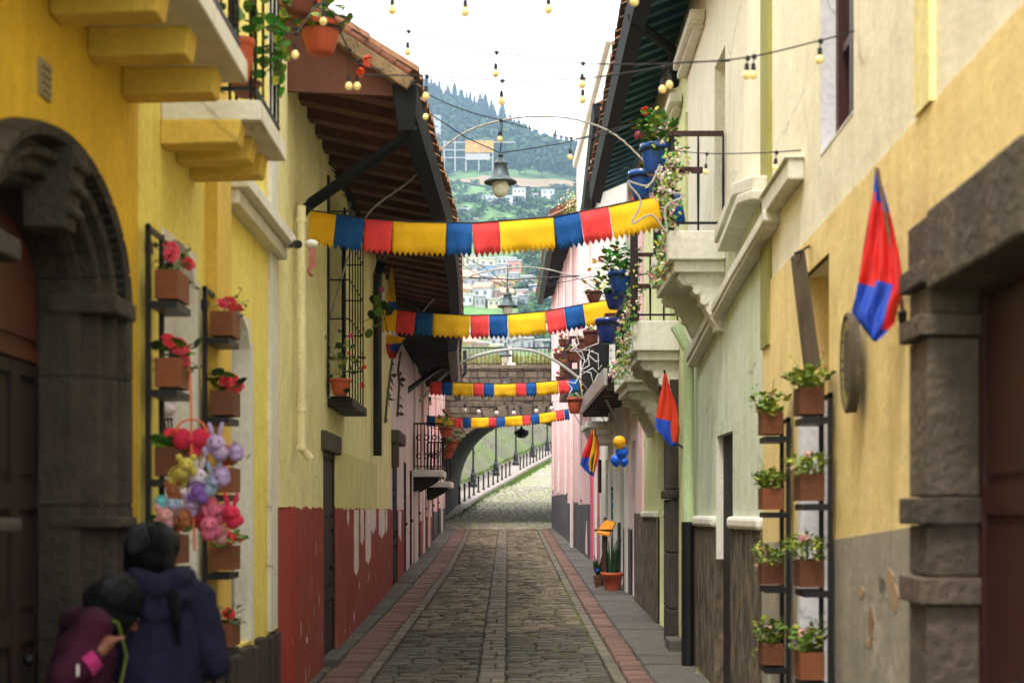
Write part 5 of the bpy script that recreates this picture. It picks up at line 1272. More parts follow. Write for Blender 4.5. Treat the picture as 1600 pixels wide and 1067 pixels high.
for (y0, y1, h) in ((33.0, 36.6, 1.2), (36.6, 41, 1.15), (41, 49.9, 1.3)):
    wobble(RW, rd, y0, y1, 0.5, gz(y0) + h, 'charcoal plaster', .06 if y0 < 40 else .05, 'charcoal_base')
patch(RW, rd, [[(33.3, gz(33) + .1), (33.9, gz(33) + .15), (33.75, gz(33) + .5), (33.5, gz(33) + .85), (33.35, gz(33) + .4)]], 'pink plaster', .066, 'flaked_patch')
b = MB(); b.tube([RW.p(37.6, .13, 8.8), RW.p(37.6, .13, gz(37.6))], .05, 7); b.build('downpipe', M['pale pink plaster'], rd)
def nD(y): return lerp_tab([(36, .70), (47, .52), (50, .5)], y)
eave(RW, rd, 36.6, 49.6, nD, 9.0, 8.9, M['black wood'], M['black wood'], M['black paint'], step=.5, tiles=True, slope=.45)
b = MB(); b.prism([RW.p(36.55, -.3, 8.95), RW.p(36.55, .68, 8.95), RW.p(36.55, .74, 9.2), RW.p(36.55, -.3, 9.75)], (0, .06, 0)); b.build('gable_board', M['rust board'], rd)
# wooden flower gallery on the pink corner house
wg = thing('wooden_gallery', 'far red brown wooden balcony crowded with flower boxes, just right of the bridge railing', 'balcony', RW.p(34, .3, 4.7))
b = MB(); RW.box(b, 31.5, 35.5, .045, .55, 4.55, 4.68); b.build('floor', M['red brown wood'], wg)
iron_rail(wg, RW.p(31.5, .52, 0), RW.p(35.5, .52, 0), 4.68, 5.6, 0.2, 0.02, 'red brown wood', rail_h=.06)
iron_rail(wg, RW.p(31.5, .06, 0), RW.p(31.5, .52, 0), 4.68, 5.6, 0.13, 0.02, 'red brown wood', rail_h=.06)
for (n_, z_) in ((.12, 4.75), (.34, 4.75), (.12, 5.15), (.34, 5.15)):
    b = MB(); RW.box(b, 31.40, 31.49, n_, n_ + .18, z_, z_ + .2); b.build('carved_panel', M['dark wood'], wg)
# ------------------------------------------------------------------ plants, pots and flower racks
def leaf(b, c, d, nrm, L, w, round_=False):
    d = d.normalized(); s_ = d.cross(nrm)
    if s_.length < 1e-4: s_ = d.orthogonal()
    s_ = s_.normalized(); u = s_.cross(d)
    if round_:
        k = [b.vert(c + d * L * (.5 - .5 * cos(a)) + s_ * w * .62 * sin(a) + u * (0.10 * L * abs(sin(a)))) for a in [2 * pi * q / 7 for q in range(7)]]
        b.face(k)
    else:
        a0 = b.vert(c); a1 = b.vert(c + d * L * .45 + s_ * w * .5 + u * .06 * L); a2 = b.vert(c + d * L - u * .12 * L); a3 = b.vert(c + d * L * .45 - s_ * w * .5 + u * .06 * L); a4 = b.vert(c + d * L * .5 - u * 0.02 * L)
        b.face((a0, a1, a4)); b.face((a1, a2, a4)); b.face((a2, a3, a4)); b.face((a3, a0, a4))
def foliage(b, c, w, d, h, n, L, r, slots=2, round_=True, droop=0.0):
    c = Vector(c)
    for k in range(n):
        a = r.uniform(0, 6.28); q = sqrt(r.random()); t = r.random() ** 0.8
        p = c + Vector((w * .5 * q * cos(a) * (.55 + .6 * t), d * .5 * q * sin(a) * (.55 + .6 * t), h * t * (1 - .25 * q) - droop * q * q * h * r.random()))
        o = Vector((cos(a) * q, sin(a) * q, r.uniform(-.2, .9)))
        b.cur = r.randrange(slots)
        l = L * r.uniform(.6, 1.25); leaf(b, p, o + Vector((r.uniform(-.5, .5), r.uniform(-.5, .5), r.uniform(-.3, .4))), Vector((r.uniform(-.4, .4), r.uniform(-.4, .4), 1)), l, l * (0.95 if round_ else .5), round_)
    b.cur = 0
def stems(b, c, pts, rad=0.003):
    for p in pts:
        p = Vector(p); c = Vector(c); b.tube([c, c.lerp(p, .6) + Vector((0, 0, (p - c).length * .12)), p], rad, 4, False)
def blossom(b, c, R, r, n=16):
    """round flower head of many small petals"""
    for k in range(n):
        d = Vector((r.gauss(0, 1), r.gauss(0, 1), r.gauss(0, 1) + .3)).normalized(); p = Vector(c) + d * R * r.uniform(.45, .8); u = d.orthogonal().normalized(); w = d.cross(u); s_ = R * r.uniform(.4, .6); a0 = r.uniform(0, 6.28)
        ctr = b.vert(p - d * s_ * .15); ring = [b.vert(p + (u * cos(a0 + a) + w * sin(a0 + a)) * s_ * (1 if q % 2 else .62) + d * s_ * (.18 if q % 2 else 0)) for q, a in enumerate([2 * pi * q / 10 for q in range(10)])]
        for q in range(10): b.face((ctr, ring[q], ring[(q + 1) % 10]))
def rose(b, c, R, r, axis):
    axis = Vector(axis).normalized(); u = axis.orthogonal().normalized(); w = axis.cross(u); c = Vector(c)
    for ring, (rr, n, lift, ln) in enumerate(((.25, 4, .5, .45), (.5, 5, .32, .6), (.8, 6, .08, .7))):
        for k in range(n):
            a = 2 * pi * k / n + ring * .5 + r.uniform(-.15, .15); d = u * cos(a) + w * sin(a); t = axis.cross(d)
            p0 = c + d * R * rr * .3 + axis * R * lift * .3; p1 = c + d * R * rr + axis * R * lift; wd = R * ln * .62
            b.grid([[p0 - t * wd * .5, p0 + t * wd * .5], [p1 - t * wd + axis * R * .1, p1 + t * wd + axis * R * .1], [p1 + d * R * .22 - t * wd * .6 + axis * R * (.12 - ring * .12), p1 + d * R * .22 + t * wd * .6 + axis * R * (.12 - ring * .12)]])
def add_flower(parent, c, R, m, r, kind='blossom', axis=(0, -.4, .6), name='flower'):
    b = MB(); b.smooth = True
    if kind == 'rose': rose(b, c, R, r, axis)
    else: blossom(b, c, R, r)
    return b.build(name, M[m], parent, recalc=False)

def planter_box(side, Y, n0, z, w, d, h, label, group, seed, leaves, lslots, flowers, fk='rose', spread=1.35, lh=.13, L=.035, nleaf=70, loc_shift=0.0):
    """wooden box on a rack shelf: Y = centre along the wall, n0 = distance off the wall, z = underside"""
    r = random.Random(seed)
    t = thing('planter_box', label, 'planter', side.p(Y, n0 + d / 2, z), group)
    b = MB()
    for (ya_, yb_, na, nb_) in ((Y - w / 2, Y + w / 2, n0, n0 + .012), (Y - w / 2, Y + w / 2, n0 + d - .012, n0 + d), (Y - w / 2, Y - w / 2 + .012, n0 + .0121, n0 + d - .0121), (Y + w / 2 - .012, Y + w / 2, n0 + .0121, n0 + d - .0121)):
        side.box(b, ya_, yb_, na, nb_, z + .004, z + h)
    side.box(b, Y - w / 2 + .0125, Y + w / 2 - .0125, n0 + .0125, n0 + d - .0125, z + .004, z + .02)
    b.build('box', M['planter wood'], t)
    b = MB(); side.box(b, Y - w / 2 + .013, Y + w / 2 - .013, n0 + .013, n0 + d - .013, z + .021, z + h - .02); b.build('soil', M['soil'], t)
    c = side.p(Y + r.uniform(-.03, .03), n0 + d * .55, z + h - .02)
    kx = r.uniform(.7, 1.25); b = MB(); foliage(b, c, d * 1.5 * r.uniform(.85, 1.2), w * spread * r.uniform(.8, 1.12), lh * kx, int(nleaf * r.uniform(.6, 1.1)), L * r.uniform(.8, 1.2), r, len(lslots), round_=r.random() < .6)
    for q in range(r.randrange(3, 7)):            # trailing or upright shoots
        e = c + Vector((r.uniform(-.12, .12), r.uniform(-.17, .17), r.uniform(-.07, lh * 1.5))); b.cur = r.randrange(len(lslots))
        b.tube([c, c.lerp(e, .5) + Vector((0, 0, .03)), e], .002, 4, False)
        for j in range(5): p = c.lerp(e, .4 + .15 * j); leaf(b, p, Vector((r.uniform(-1, 1), r.uniform(-1, 1), r.uniform(-.4, .6))), Vector((0, 0, 1)), L * r.uniform(.6, 1.1), L * .5, False)
    b.cur = 0; b.build('foliage', [M[m] for m in lslots], t, recalc=False)
    sb = MB(); fl = []
    for (dy, dn, dz, R, m) in flowers: fl.append((side.p(Y + dy, n0 + d * .5 + dn, z + h + dz), R, m))
    if fl:
        stems(sb, c, [f[0] for f in fl]); sb.build('stem', M['deep leaf'], t)
        for (p, R, m) in fl: add_flower(t, p, R, m, r, fk, (side.sg * .5, -.75, .45))
    return t
def rack(side, Y, z0, shelves, ztop, label, w=.30, d=.13, bars=(0, 1)):
    t = thing('flower_rack', label, 'flower rack', side.p(Y, .05, z0), 'flower racks on the house walls')
    for k in bars:
        yy_ = Y - w / 2 + w * k; b = MB(); side.box(b, yy_ - .012, yy_ + .012, .035, .06, z0, ztop); b.build('upright', M['black paint'], t)
    b = MB(); side.box(b, Y - w / 2 - .012, Y + w / 2 + .012, .038, .057, ztop - .03, ztop - .005); b.build('cross_bar', M['black paint'], t)
    b = MB(); side.box(b, Y - .02, Y + .02, -.01, .035, ztop - .12, ztop - .06); side.box(b, Y - .02, Y + .02, -.01, .035, z0 + .3, z0 + .36); b.build('wall_bracket', M['black paint'], t)
    for zz in shelves:
        b = MB(); side.box(b, Y - w / 2 - .02, Y + w / 2 + .02, .061, .061 + d, zz - .035, zz); b.build('shelf', M['black paint'], t)
    return t
RZ = [3.045, 2.615, 2.18, 1.75]
rack(LW, 7.62, .9, RZ, 3.42, 'black flower rack nearest the stone portal on the yellow wall, left', w=.30)
G1_ = 'wooden flower boxes on the left racks'
RED = ['deep leaf', 'leaf green']
ff = [[(-.02, .0, .12, .045, 'rose petal'), (-.12, .02, .07, .04, 'rose petal'), (.13, .05, .07, .042, 'red petal')],
      [(.0, .03, .07, .055, 'rose petal'), (-.08, .0, .09, .04, 'red petal'), (.1, .03, .06, .045, 'rose petal'), (.02, .05, .0, .04, 'rose petal')],
      [(-.1, .02, .06, .04, 'red petal'), (0, .03, .06, .045, 'red petal'), (.12, .03, .06, .04, 'red petal'), (.05, .05, .03, .035, 'orange petal')],
      [(.0, .02, .05, .04, 'red petal')], [(.0, .02, .05, .04, 'rose petal')]]
LA_ = ['top box of the rack beside the stone portal, with three pink red roses', 'orange fronted box second from the top on the rack beside the stone portal, red roses', 'orange fronted box left of the plush toys with red flowers and bright green leaves', 'box with lime green leaves just behind the woman in the navy hoodie', 'lowest box of the rack beside the stone portal, hidden low behind the woman']
for k, zz in enumerate(RZ):
    planter_box(LW, 7.62, .075, zz + .013, .27, .115, .145, LA_[k], G1_, 60 + k, 0, ['bright leaf', 'leaf green'] if k in (2, 3) else RED, ff[k], nleaf=26 if k < 2 else 40, lh=.12, L=.055)
RZB = [3.03, 2.57, 2.12, 1.665, 1.215]
rack(LW, 9.06, .9, RZB, 3.33, 'black flower rack between the two white arched niches, left wall', w=.30)
fb = [[(-.02, .03, .06, .05, 'red petal'), (.1, .06, .05, .03, 'red petal'), (-.1, .0, .05, .035, 'rose petal')],
      [(-.09, .02, .05, .045, 'red petal'), (.02, .04, .07, .05, 'red petal'), (.12, .05, .05, .045, 'rose petal'), (-.02, .05, .02, .04, 'red petal')],
      [(0, 0, .05, .04, 'red petal')], [(-.05, .02, .05, .05, 'red petal'), (.13, .06, .04, .03, 'red petal')], [(0, .02, .05, .04, 'red petal')]]
LB_ = ['top box of the rack between the white niches, dark red flowers', 'box full of red flowers just above the plush toys', 'box in the middle of the rack between the white niches, hidden behind the plush toys', 'box with bright green leaves and dark red flowers right below the plush toys', 'lowest box of the rack between the white niches, behind the woman\'s elbow']
for k, zz in enumerate(RZB):
    planter_box(LW, 9.06, .075, zz + .013, .27, .13, .145, LB_[k], G1_, 70 + k, 0, ['bright leaf', 'leaf green'] if k == 3 else RED, fb[k], nleaf=34, lh=.12, L=.05)
RC_ = [2.50, 2.02, 1.545, 1.035]
rack(RW, 9.86, .7, RC_, 2.62, 'black flower rack left of the white doorway on the wheat yellow wall, right', w=.28)
BL = ['leaf green', 'yellow leaf', 'leaf green']
LC_ = ['top', 'second', 'third', 'bottom']
fc = [[(.14, .05, .03, .028, 'pink petal'), (-.05, 0, .12, .02, 'blush petal')], [(.14, .04, .05, .03, 'pink petal')], [(.12, .03, .07, .035, 'blush petal'), (.02, .03, .07, .03, 'blush petal'), (.17, .05, -.03, .035, 'blush petal'), (-.05, .03, .1, .025, 'blush petal')], [(.05, .02, .08, .03, 'white petal'), (-.08, .02, .1, .022, 'blush petal')]]
for k, zz in enumerate(RC_):
    planter_box(RW, 9.86, .075, zz + .013, .24, .13, .14, f'{LC_[k]} wooden flower box on the rack left of the white doorway, {("wiry leaves", "one pink bloom", "pale pink blooms", "one white bloom")[k]}', 'wooden flower boxes on the right racks', 80 + k, 0, BL, fc[k], 'blossom', nleaf=230, lh=.16, L=.034, spread=1.55)
RD_ = [2.53, 2.065, 1.60, 1.105]
rack(RW, 8.36, .7, RD_, 2.66, 'black flower rack right of the white doorway on the wheat yellow wall', w=.28)
fd = [[(.1, .0, .08, .015, 'yellow petal')], [(-.1, .02, .1, .025, 'blush petal'), (.16, .05, .03, .03, 'blush petal')], [(.0, .02, .12, .03, 'blush petal'), (-.1, .02, .1, .028, 'blush petal'), (.08, .02, .11, .028, 'pink petal')], [(.02, .03, .09, .032, 'blush petal'), (.1, .03, .08, .025, 'yellow petal')]]
for k, zz in enumerate(RD_):
    planter_box(RW, 8.36, .075, zz + .013, .25, .13, .15, f'{LC_[k]} wooden flower box on the rack right of the white doorway, bushy leaves', 'wooden flower boxes on the right racks', 90 + k, 0, BL, fd[k], 'blossom', nleaf=260, lh=.17, L=.035, spread=1.6)

def pot(px, py_rim, py_bot, Y, wpx, m, label, group=None, plant=None, seed=1, ring=True, hang=None):
    """round pot whose rim and foot lie at these picture rows"""
    r = random.Random(seed); c = P(px, py_bot, Y); h = (py_bot - py_rim) / FPX * Y; R = wpx / 2 / FPX * Y
    t = thing('flower_pot', label, 'flower pot', c, group)
    b = MB(); b.smooth = True
    b.lathe(c, [(R * .55, 0), (R * .66, h * .1), (R * .86, h * .5), (R * .93, h * .78), (R * .94, h * .8), (R * 1.02, h * .82), (R * 1.03, h * .99), (R * .96, h), (R * .86, h * .97), (R * .84, h * .82)], 20); b.build('pot', M[m], t)
    b = MB(); b.lathe(c, [(R * .84, h * .80), (R * .86, h * .88)], 16); b.build('soil', M['soil'], t)
    if ring:
        b = MB(); b.tube([c + Vector((R * 1.0 * cos(a), R * 1.0 * sin(a), h * .78)) for a in [2 * pi * k / 16 for k in range(17)]], .008, 5, False)
        if hang: b.tube([c + Vector((R * hang[0], 0, h * .78)), c + Vector(((R + .16) * hang[0], 0, h * .9))], .008, 5)
        b.build('pot_ring', M['iron'], t)
    if plant:
        n, L, w, hh, slots, fl = plant; top = c + Vector((0, 0, h * .9))
        b = MB(); foliage(b, top, w, w, hh, n, L, r, len(slots), droop=.5); b.build('foliage', [M[s_] for s_ in slots], t, recalc=False)
        sb = MB(); ps = [P(fx, fy, Y) for (fx, fy, fr, fm) in fl]
        if ps:
            stems(sb, top, ps); sb.build('stem', M['leaf green'], t)
            for p, (fx, fy, fr, fm) in zip(ps, fl): add_flower(t, p, fr / FPX * Y, fm, r)
    return t
GB = 'blue pots hung on the right balconies'
pot(1025, 226, 273, 13.55, 49, 'blue glaze', 'glossy blue pot with a tall geranium bearing one red and one pink head', GB, (150, .06, .36, .34, ['leaf green', 'bright leaf', 'yellow leaf'], [(1008, 175, 9, 'orange petal'), (997, 212, 8, 'pink petal'), (1032, 205, 4, 'blush petal'), (1016, 172, 4, 'blush petal')]), 5, hang=(1,))
pot(1004, 268, 313, 14.5, 44, 'blue glaze', 'second blue pot, tucked behind the rope star on the first right balcony', GB, (16, .05, .25, .1, ['leaf green', 'yellow leaf'], [(992, 311, 5, 'orange petal')]), 6, hang=(1,))
pot(970, 424, 459, 17.2, 40, 'blue glaze', 'blue pot with trailing green leaves and orange flowers on the second right balcony', GB, (150, .06, .46, .34, ['bright leaf', 'leaf green', 'bright leaf'], [(939, 405, 6, 'orange petal'), (928, 408, 5, 'yellow petal'), (950, 418, 3, 'yellow petal'), (921, 421, 4, 'yellow petal'), (962, 388, 5, 'orange petal')]), 7, hang=(1,))
pot(962, 451, 483, 18.1, 38, 'deep blue glaze', 'lower blue pot overlapping the one with orange flowers, above the second bunting', GB, (110, .06, .5, .35, ['bright leaf', 'leaf green', 'yellow leaf'], [(930, 440, 4, 'yellow petal')]), 8, hang=(1,))
pot(951, 498, 537, 19.0, 42, 'deep blue glaze', 'dark blue pot just below the right end of the second bunting', GB, None, 9, hang=(1,))
pot(928, 455, 472, 21, 26, 'brown pot', 'brown pot left of the blue pots, partly behind the second bunting', None, (30, .05, .4, .25, ['bright leaf', 'yellow leaf'], [(934, 440, 3, 'blush petal')]), 10)
GBR = 'brown pots along the far right balconies'
pot(924, 516, 542, 24, 26, 'brown pot', 'brown pot behind the wire stars, just under the second bunting', GBR, (26, .05, .3, .16, ['bright leaf', 'yellow leaf'], [(908, 512, 3, 'red petal')]), 11)
pot(912, 528, 553, 27, 26, 'brown pot', 'brown pot hanging left of the wire stars, few leaves', GBR, (20, .05, .3, .16, ['bright leaf', 'leaf green'], []), 12)
pot(897, 546, 566, 29, 28, 'brown pot', 'wide brown pot below the flower gallery beside the wire stars', GBR, (14, .05, .3, .12, ['bright leaf', 'leaf green'], []), 13)
pot(898, 621, 646, 27.5, 24, 'terracotta', 'terracotta pot with a tuft of bright green between the third and fourth bunting, right', None, (40, .05, .28, .14, ['bright leaf', 'leaf green'], []), 14)
for k, (px, py, Y, m) in enumerate(((880, 530, 33, 'red petal'), (872, 552, 34.5, 'red petal'), (884, 570, 32.5, 'orange petal'), (876, 588, 34, 'red petal'))):
    pot(px, py, py + 12, Y, 16, 'brown pot', ['small red flowered pot at the top of the far wooden gallery', 'red flowered pot second from the top of the far wooden gallery', 'pot with orange blooms in the middle of the far wooden gallery', 'lowest red flowered pot of the far wooden gallery'][k], 'pots on the far wooden gallery', (18, .06, .3, .16, ['leaf green', 'yellow leaf'], [(px - 4, py - 5, 3.5, m), (px + 4, py - 3, 3, m)]), 20 + k, False)
pot(501, 36, 86, 9.2, 64, 'terracotta', 'large terracotta pot hung at the end of the left balcony railing, top of the picture', None, (60, .07, .40, .34, ['bright leaf', 'yellow leaf', 'leaf green'], [(497, 4, 9, 'orange petal')]), 30, hang=(-1,))
pot(464, -28, 26, 9.0, 62, 'brown pot', 'dark brown pot at the top edge of the picture above the terracotta pot', None, (16, .06, .36, .2, ['leaf green'], []), 31, hang=(-1,))
for k, (px, pr, pb_, Y, w, lab) in enumerate(((376, 62, 128, 8.0, 44, 'terracotta trough behind the railing of the nearer left balcony'), (384, 128, 152, 8.6, 48, 'dark terracotta pot standing on the farther left balcony'))):
    pot(px, pr, pb_, Y, w, 'terracotta' if k == 0 else 'brown pot', lab, None, (60, .055, .4, .24, ['bright leaf', 'leaf green', 'leaf green'], []), 33 + k, False)
# leafy tendrils climbing the left railing
vt = thing('trailing_plant', 'leafy green trailing plant on the black railing beside the terracotta pot', 'plant', P(440, 120, 8.7)); r = random.Random(9); b = MB(); sb = MB()
path = [P(x, y_, 8.75) for x, y_ in ((452, -10), (444, 40), (440, 90), (436, 150))]
sb.tube(path, .004, 4); sb.build('stem', M['deep leaf'], vt)
for k in range(46): q = r.random() * 2.99; p = path[int(q)].lerp(path[int(q) + 1], q % 1); b.cur = r.randrange(3); leaf(b, p, Vector((r.uniform(-1, 1), r.uniform(-1, .3), r.uniform(-.6, .6))), Vector((r.uniform(-1, 1), -1, .3)), .065 * r.uniform(.5, 1.1), .06, True)
b.build('foliage', [M['leaf green'], M['bright leaf'], M['yellow leaf']], vt, recalc=False)
dv = thing('dry_twigs', 'thin leafless twigs hanging from the pots against the sky, upper left', 'twigs', P(540, 30, 9.1)); b = MB()
for pts in (((505, 40), (528, 44), (545, 24), (558, 4)), ((522, 46), (540, 52), (556, 62), (560, 75)), ((530, 20), (548, 30), (570, 62), (577, 70)), ((535, 5), (560, 14), (590, 8), (606, -4)), ((553, 70), (556, 95), (556, 110), (548, 125))):
    b.tube([P(x, y_, 9.1) for x, y_ in pts], .0028, 4)
b.build('twig', M['bark'], dv)
for (x, y_, R) in ((574, 96, 10), (563, 113, 8)): add_flower(dv, P(x, y_, 9.1), R / FPX * 9.1, 'orange petal', r)
# window box geraniums on the left
pot(532, 592, 618, 15.6, 34, 'terracotta', 'terracotta pot of red flowers at the foot of the black window cage', 'pots on the left window sills', (70, .06, .45, .5, ['leaf green', 'deep leaf', 'yellow leaf'], [(548, 525, 6, 'pink petal'), (569, 575, 5, 'red petal'), (566, 602, 5, 'red petal'), (545, 552, 4, 'rose petal'), (528, 560, 4, 'rose petal')]), 40, False)
gp = thing('hanging_geranium', 'geranium with one pink flower and hanging leaves beside the black downpipe, left wall', 'plant', LW.at(594, 500, .2)); r = random.Random(13); b = MB(); sb = MB()
Yg = LW.y(594, .25)
sb.tube([P(x, y_, Yg) for x, y_ in ((606, 520), (597, 480), (592, 462), (597, 452))], .006, 5); sb.tube([P(x, y_, Yg) for x, y_ in ((602, 500), (585, 496), (566, 503), (572, 525))], .005, 5); sb.build('stem', M['deep leaf'], gp)
for (x, y_) in ((582, 472), (592, 478), (588, 488), (600, 474), (577, 497), (597, 492), (570, 522), (584, 480), (603, 486), (590, 466), (586, 507)): b.cur = r.randrange(2); leaf(b, P(x, y_, Yg + r.uniform(-.05, .05)), Vector((r.uniform(-1, 1), -.3, r.uniform(-1, .6))), Vector((r.uniform(-.4, .4), -1, .3)), .12, .11, True)
b.build('foliage', [M['deep leaf'], M['leaf green']], gp, recalc=False); add_flower(gp, P(597, 453, Yg), 5.5 / FPX * Yg, 'pink petal', r)
for k, (px, pr, pb_, w, lab) in enumerate(((697, 667, 683, 23, 'terracotta pot at the outer end of the left balcony railing, red and yellow flowers'), (706, 688, 703, 20, 'second terracotta pot hung below the left balcony rail'), (699, 702, 716, 20, 'lowest terracotta pot under the left balcony rail'))):
    pot(px, pr, pb_, 31.1 + k * .5, w, 'terracotta', lab, 'terracotta pots on the left balcony', (44, .07, .42, .34, ['leaf green', 'bright leaf'], [(694, 641, 4, 'orange petal'), (700, 650, 4, 'red petal'), (688, 652, 3.5, 'red petal'), (706, 655, 3, 'pink petal'), (704, 664, 3, 'yellow petal')] if k == 0 else [(px + 4, pr - 5, 3, 'red petal'), (px - 5, pr - 4, 3, 'blush petal'), (px + 9, pr + 3, 3, 'rose petal')]), 50 + k, hang=(-1,))
# garlands of pale blossoms on the right balconies, and the bush far up
def garland(px_pts, Y, rad, n, label, slots=('blush petal', 'white petal', 'white petal'), leafn=120, name='flower_garland'):
    r = random.Random(int(px_pts[0][0])); t = thing(name, label, 'garland' if 'garland' in name else 'plant', P(*px_pts[-1], Y)); b = MB(); l = MB()
    pts = [P(x, y_, Y) for x, y_ in px_pts]
    for k in range(n):
        q = r.random() * (len(pts) - 1.001); p = pts[int(q)].lerp(pts[int(q) + 1], q % 1) + Vector((r.gauss(0, rad), r.gauss(0, rad), r.gauss(0, rad))); b.cur = r.randrange(len(slots)); blossom(b, p, .034, r, 4)
    for k in range(leafn):
        q = r.random() * (len(pts) - 1.001); p = pts[int(q)].lerp(pts[int(q) + 1], q % 1) + Vector((r.gauss(0, rad), r.gauss(0, rad) - .02, r.gauss(0, rad))); l.cur = r.randrange(3); leaf(l, p, Vector((r.uniform(-1, 1), -.4, r.uniform(-1, 1))), Vector((0, -1, .5)), .05, .03)
    tag(b.build('blossoms', [M[s_] for s_ in slots], t, recalc=False), kind='stuff'); tag(l.build('foliage', [M['leaf green'], M['yellow leaf'], M['bright leaf']], t, recalc=False), kind='stuff')
    b = MB(); b.tube(pts, .006, 5); b.build('stem', M['bark'], t)
garland([(1050, 228), (1052, 262), (1042, 300), (1044, 345)], 13.2, .05, 90, 'garland of pale blossoms tumbling past the nearest blue pots')
garland([(1046, 352), (1036, 385), (1034, 415), (1022, 440)], 13.5, .035, 80, 'pale pink garland hanging below the edge of the nearest stone balcony')
garland([(992, 410), (990, 470), (980, 505), (975, 545), (970, 575), (962, 592)], 16.9, .05, 120, 'long leafy garland of pale blossoms falling past the second stone balcony', leafn=260)
garland([(885, 322), (896, 318), (905, 300), (890, 340)], 36, .12, 60, 'pale flowering bush growing over the far right roof edge', leafn=150, name='flowering_bush')
# dried vines on the pinkish house
for k, (pts, lab) in enumerate(((((613, 560), (609, 590), (605, 625), (602, 660)), 'left of two dried vines hanging on the pinkish wall'), (((626, 550), (622, 580), (624, 600), (621, 650)), 'right of two dried vines hanging on the pinkish wall'))):
    t = thing('dried_vine', lab, 'vine', LW.at(*pts[-1], .05)); b = MB(); pp = [LW.at(x, y_, .05) for x, y_ in pts]; b.tube(pp, .02, 5); r = random.Random(k)
    for q in range(16): p = pp[r.randrange(3)].lerp(pp[r.randrange(1, 4)], r.random()); leaf(b, p, Vector((.4, r.uniform(-1, 1), r.uniform(-1, .2))), Vector((1, 0, .2)), .14, .08)
    b.build('vine', M['grey plank'], t)
# snake plant in its terracotta tub on the right pavement
Yp = 24.6; c = P(957, 918, Yp); c.z = gz(Yp) + .01
sp_ = thing('potted_plant', 'tall dark snake plant in a terracotta tub on the right pavement', 'potted plant', c)
b = MB(); b.smooth = True; R = .165; b.lathe(c, [(R * .68, 0), (R * .74, .05), (R * .95, .25), (R * 1.1, .255), (R * 1.12, .31), (R * 1.0, .31), (R * .95, .27)], 20); b.build('pot', M['terracotta'], sp_)
b = MB(); b.lathe(c, [(R * .94, .25), (R * .95, .27)], 16); b.build('soil', M['soil'], sp_); r = random.Random(2)
for k in range(17):
    a = r.uniform(0, 6.28); q = r.uniform(0, .1); h = r.uniform(.38, .68); b = MB(); base = c + Vector((q * cos(a), q * sin(a), .26)); lean = Vector((cos(a), sin(a), 0)) * r.uniform(.01, .11); sd_ = Vector((-sin(a), cos(a), 0)); rows = []
    for j in range(5): t_ = j / 4; wd = .028 * (1 - t_ ** 2.2) + .001; p = base + lean * t_ * t_ + Vector((0, 0, h * t_)); rows.append([p - sd_ * wd, p - Vector((cos(a), sin(a), 0)) * .008, p + sd_ * wd])
    b.grid(rows); b.build('leaf', M['sword leaf'], sp_)
Yp = 25.6; c = P(936, 890, Yp); c.z = gz(Yp) + .01
t = thing('small_plant', 'small spiky plant with a blue bloom behind the wooden menu stand', 'potted plant', c); b = MB(); b.lathe(c, [(.07, 0), (.09, .16), (.1, .16), (.1, .19)], 12); b.build('pot', M['brown pot'], t); b = MB()
for k in range(16): leaf(b, c + Vector((r.uniform(-.05, .05), r.uniform(-.05, .05), .18)), Vector((r.uniform(-.5, .5), r.uniform(-.5, .5), 1)), Vector((0, -1, 0)), r.uniform(.2, .42), .05)
b.build('foliage', M['deep leaf'], t); add_flower(t, c + Vector((-.03, -.06, .28)), .035, 'balloon blue', r)
# ------------------------------------------------------------------ bunting
FC = {'Y': 'flag yellow', 'B': 'flag blue', 'R': 'flag red'}
def bunting(panels, top, hpx, Y, label, tooth):
    """panels: (px0, px1, colour); top: table px -> py of the cord; hpx: drop of the cloth in picture pixels"""
    t = thing('bunting', label, 'bunting', P((panels[0][0] + panels[-1][1]) / 2, lerp_tab(top, 780) + hpx, Y), 'yellow, blue and red buntings across the street')
    r = random.Random(int(Y * 10))
    b = MB(); b.tube([P(x, y_ - 0.5, Y) for x, y_ in top], .007, 5); b.build('cord', M['cable'], t)
    for (x0, x1, c) in panels:
        n = max(2, 2 * round((x1 - x0) / tooth)); b = MB(); lean = 0.0
        dY = r.uniform(-.02, .02); ph = r.uniform(0, 6); cx = (x0 + x1) / 2
        sl_ = (lerp_tab(top, x1) - lerp_tab(top, x0)) / (x1 - x0)        # the cloth hangs at right angles to the cord
        rows = []
        for j in range(4):
            row = []
            for k in range(n + 1):
                u = k / n; x = x0 + (x1 - x0) * u; y_ = lerp_tab(top, x); v = j / 3
                drop = hpx * v * r.uniform(.995, 1.005) - (hpx * .15 if (j == 3 and k % 2 == 0) else 0)
                row.append(P(x - sl_ * drop * .8, y_ + drop, Y + dY * v + (.022 * sin(ph + u * 4 + v * 2) + .012 * sin(ph * 2 + u * 11 - v * 3)) * v))
            rows.append(row)
        b.smooth = True; b.grid(rows); o = b.build('flag_panel', M[FC[c]], t); m = o.modifiers.new('cloth', 'SOLIDIFY'); m.thickness = .0025
    return t
def seq(xs, cols): return list(zip(xs[:-1], xs[1:], cols))
def gap(xs, cols): return [(a, b - .4, c) for a, b, c in seq(xs, cols)]
bunting(gap([483, 526, 570, 614, 698, 738, 780, 865, 906, 951, 1028, 1062], 'YBRYBRYBRYB'), [(470, 326), (483, 329), (570, 342), (640, 347), (740, 349), (866, 339), (950, 323), (1030, 306), (1064, 297)], 54, 14.2, 'nearest and largest bunting, hung across the street below the first lantern', 8.5)
bunting(gap([598, 621, 650, 677, 735, 764, 793, 852, 881, 911, 972], 'YRBYRBYRBY'), [(590, 480), (598, 482), (650, 488), (730, 493), (790, 492), (850, 487), (910, 476), (975, 464)], 38, 22.4, 'second bunting from the viewer, ending under the blue pots on the right', 8)
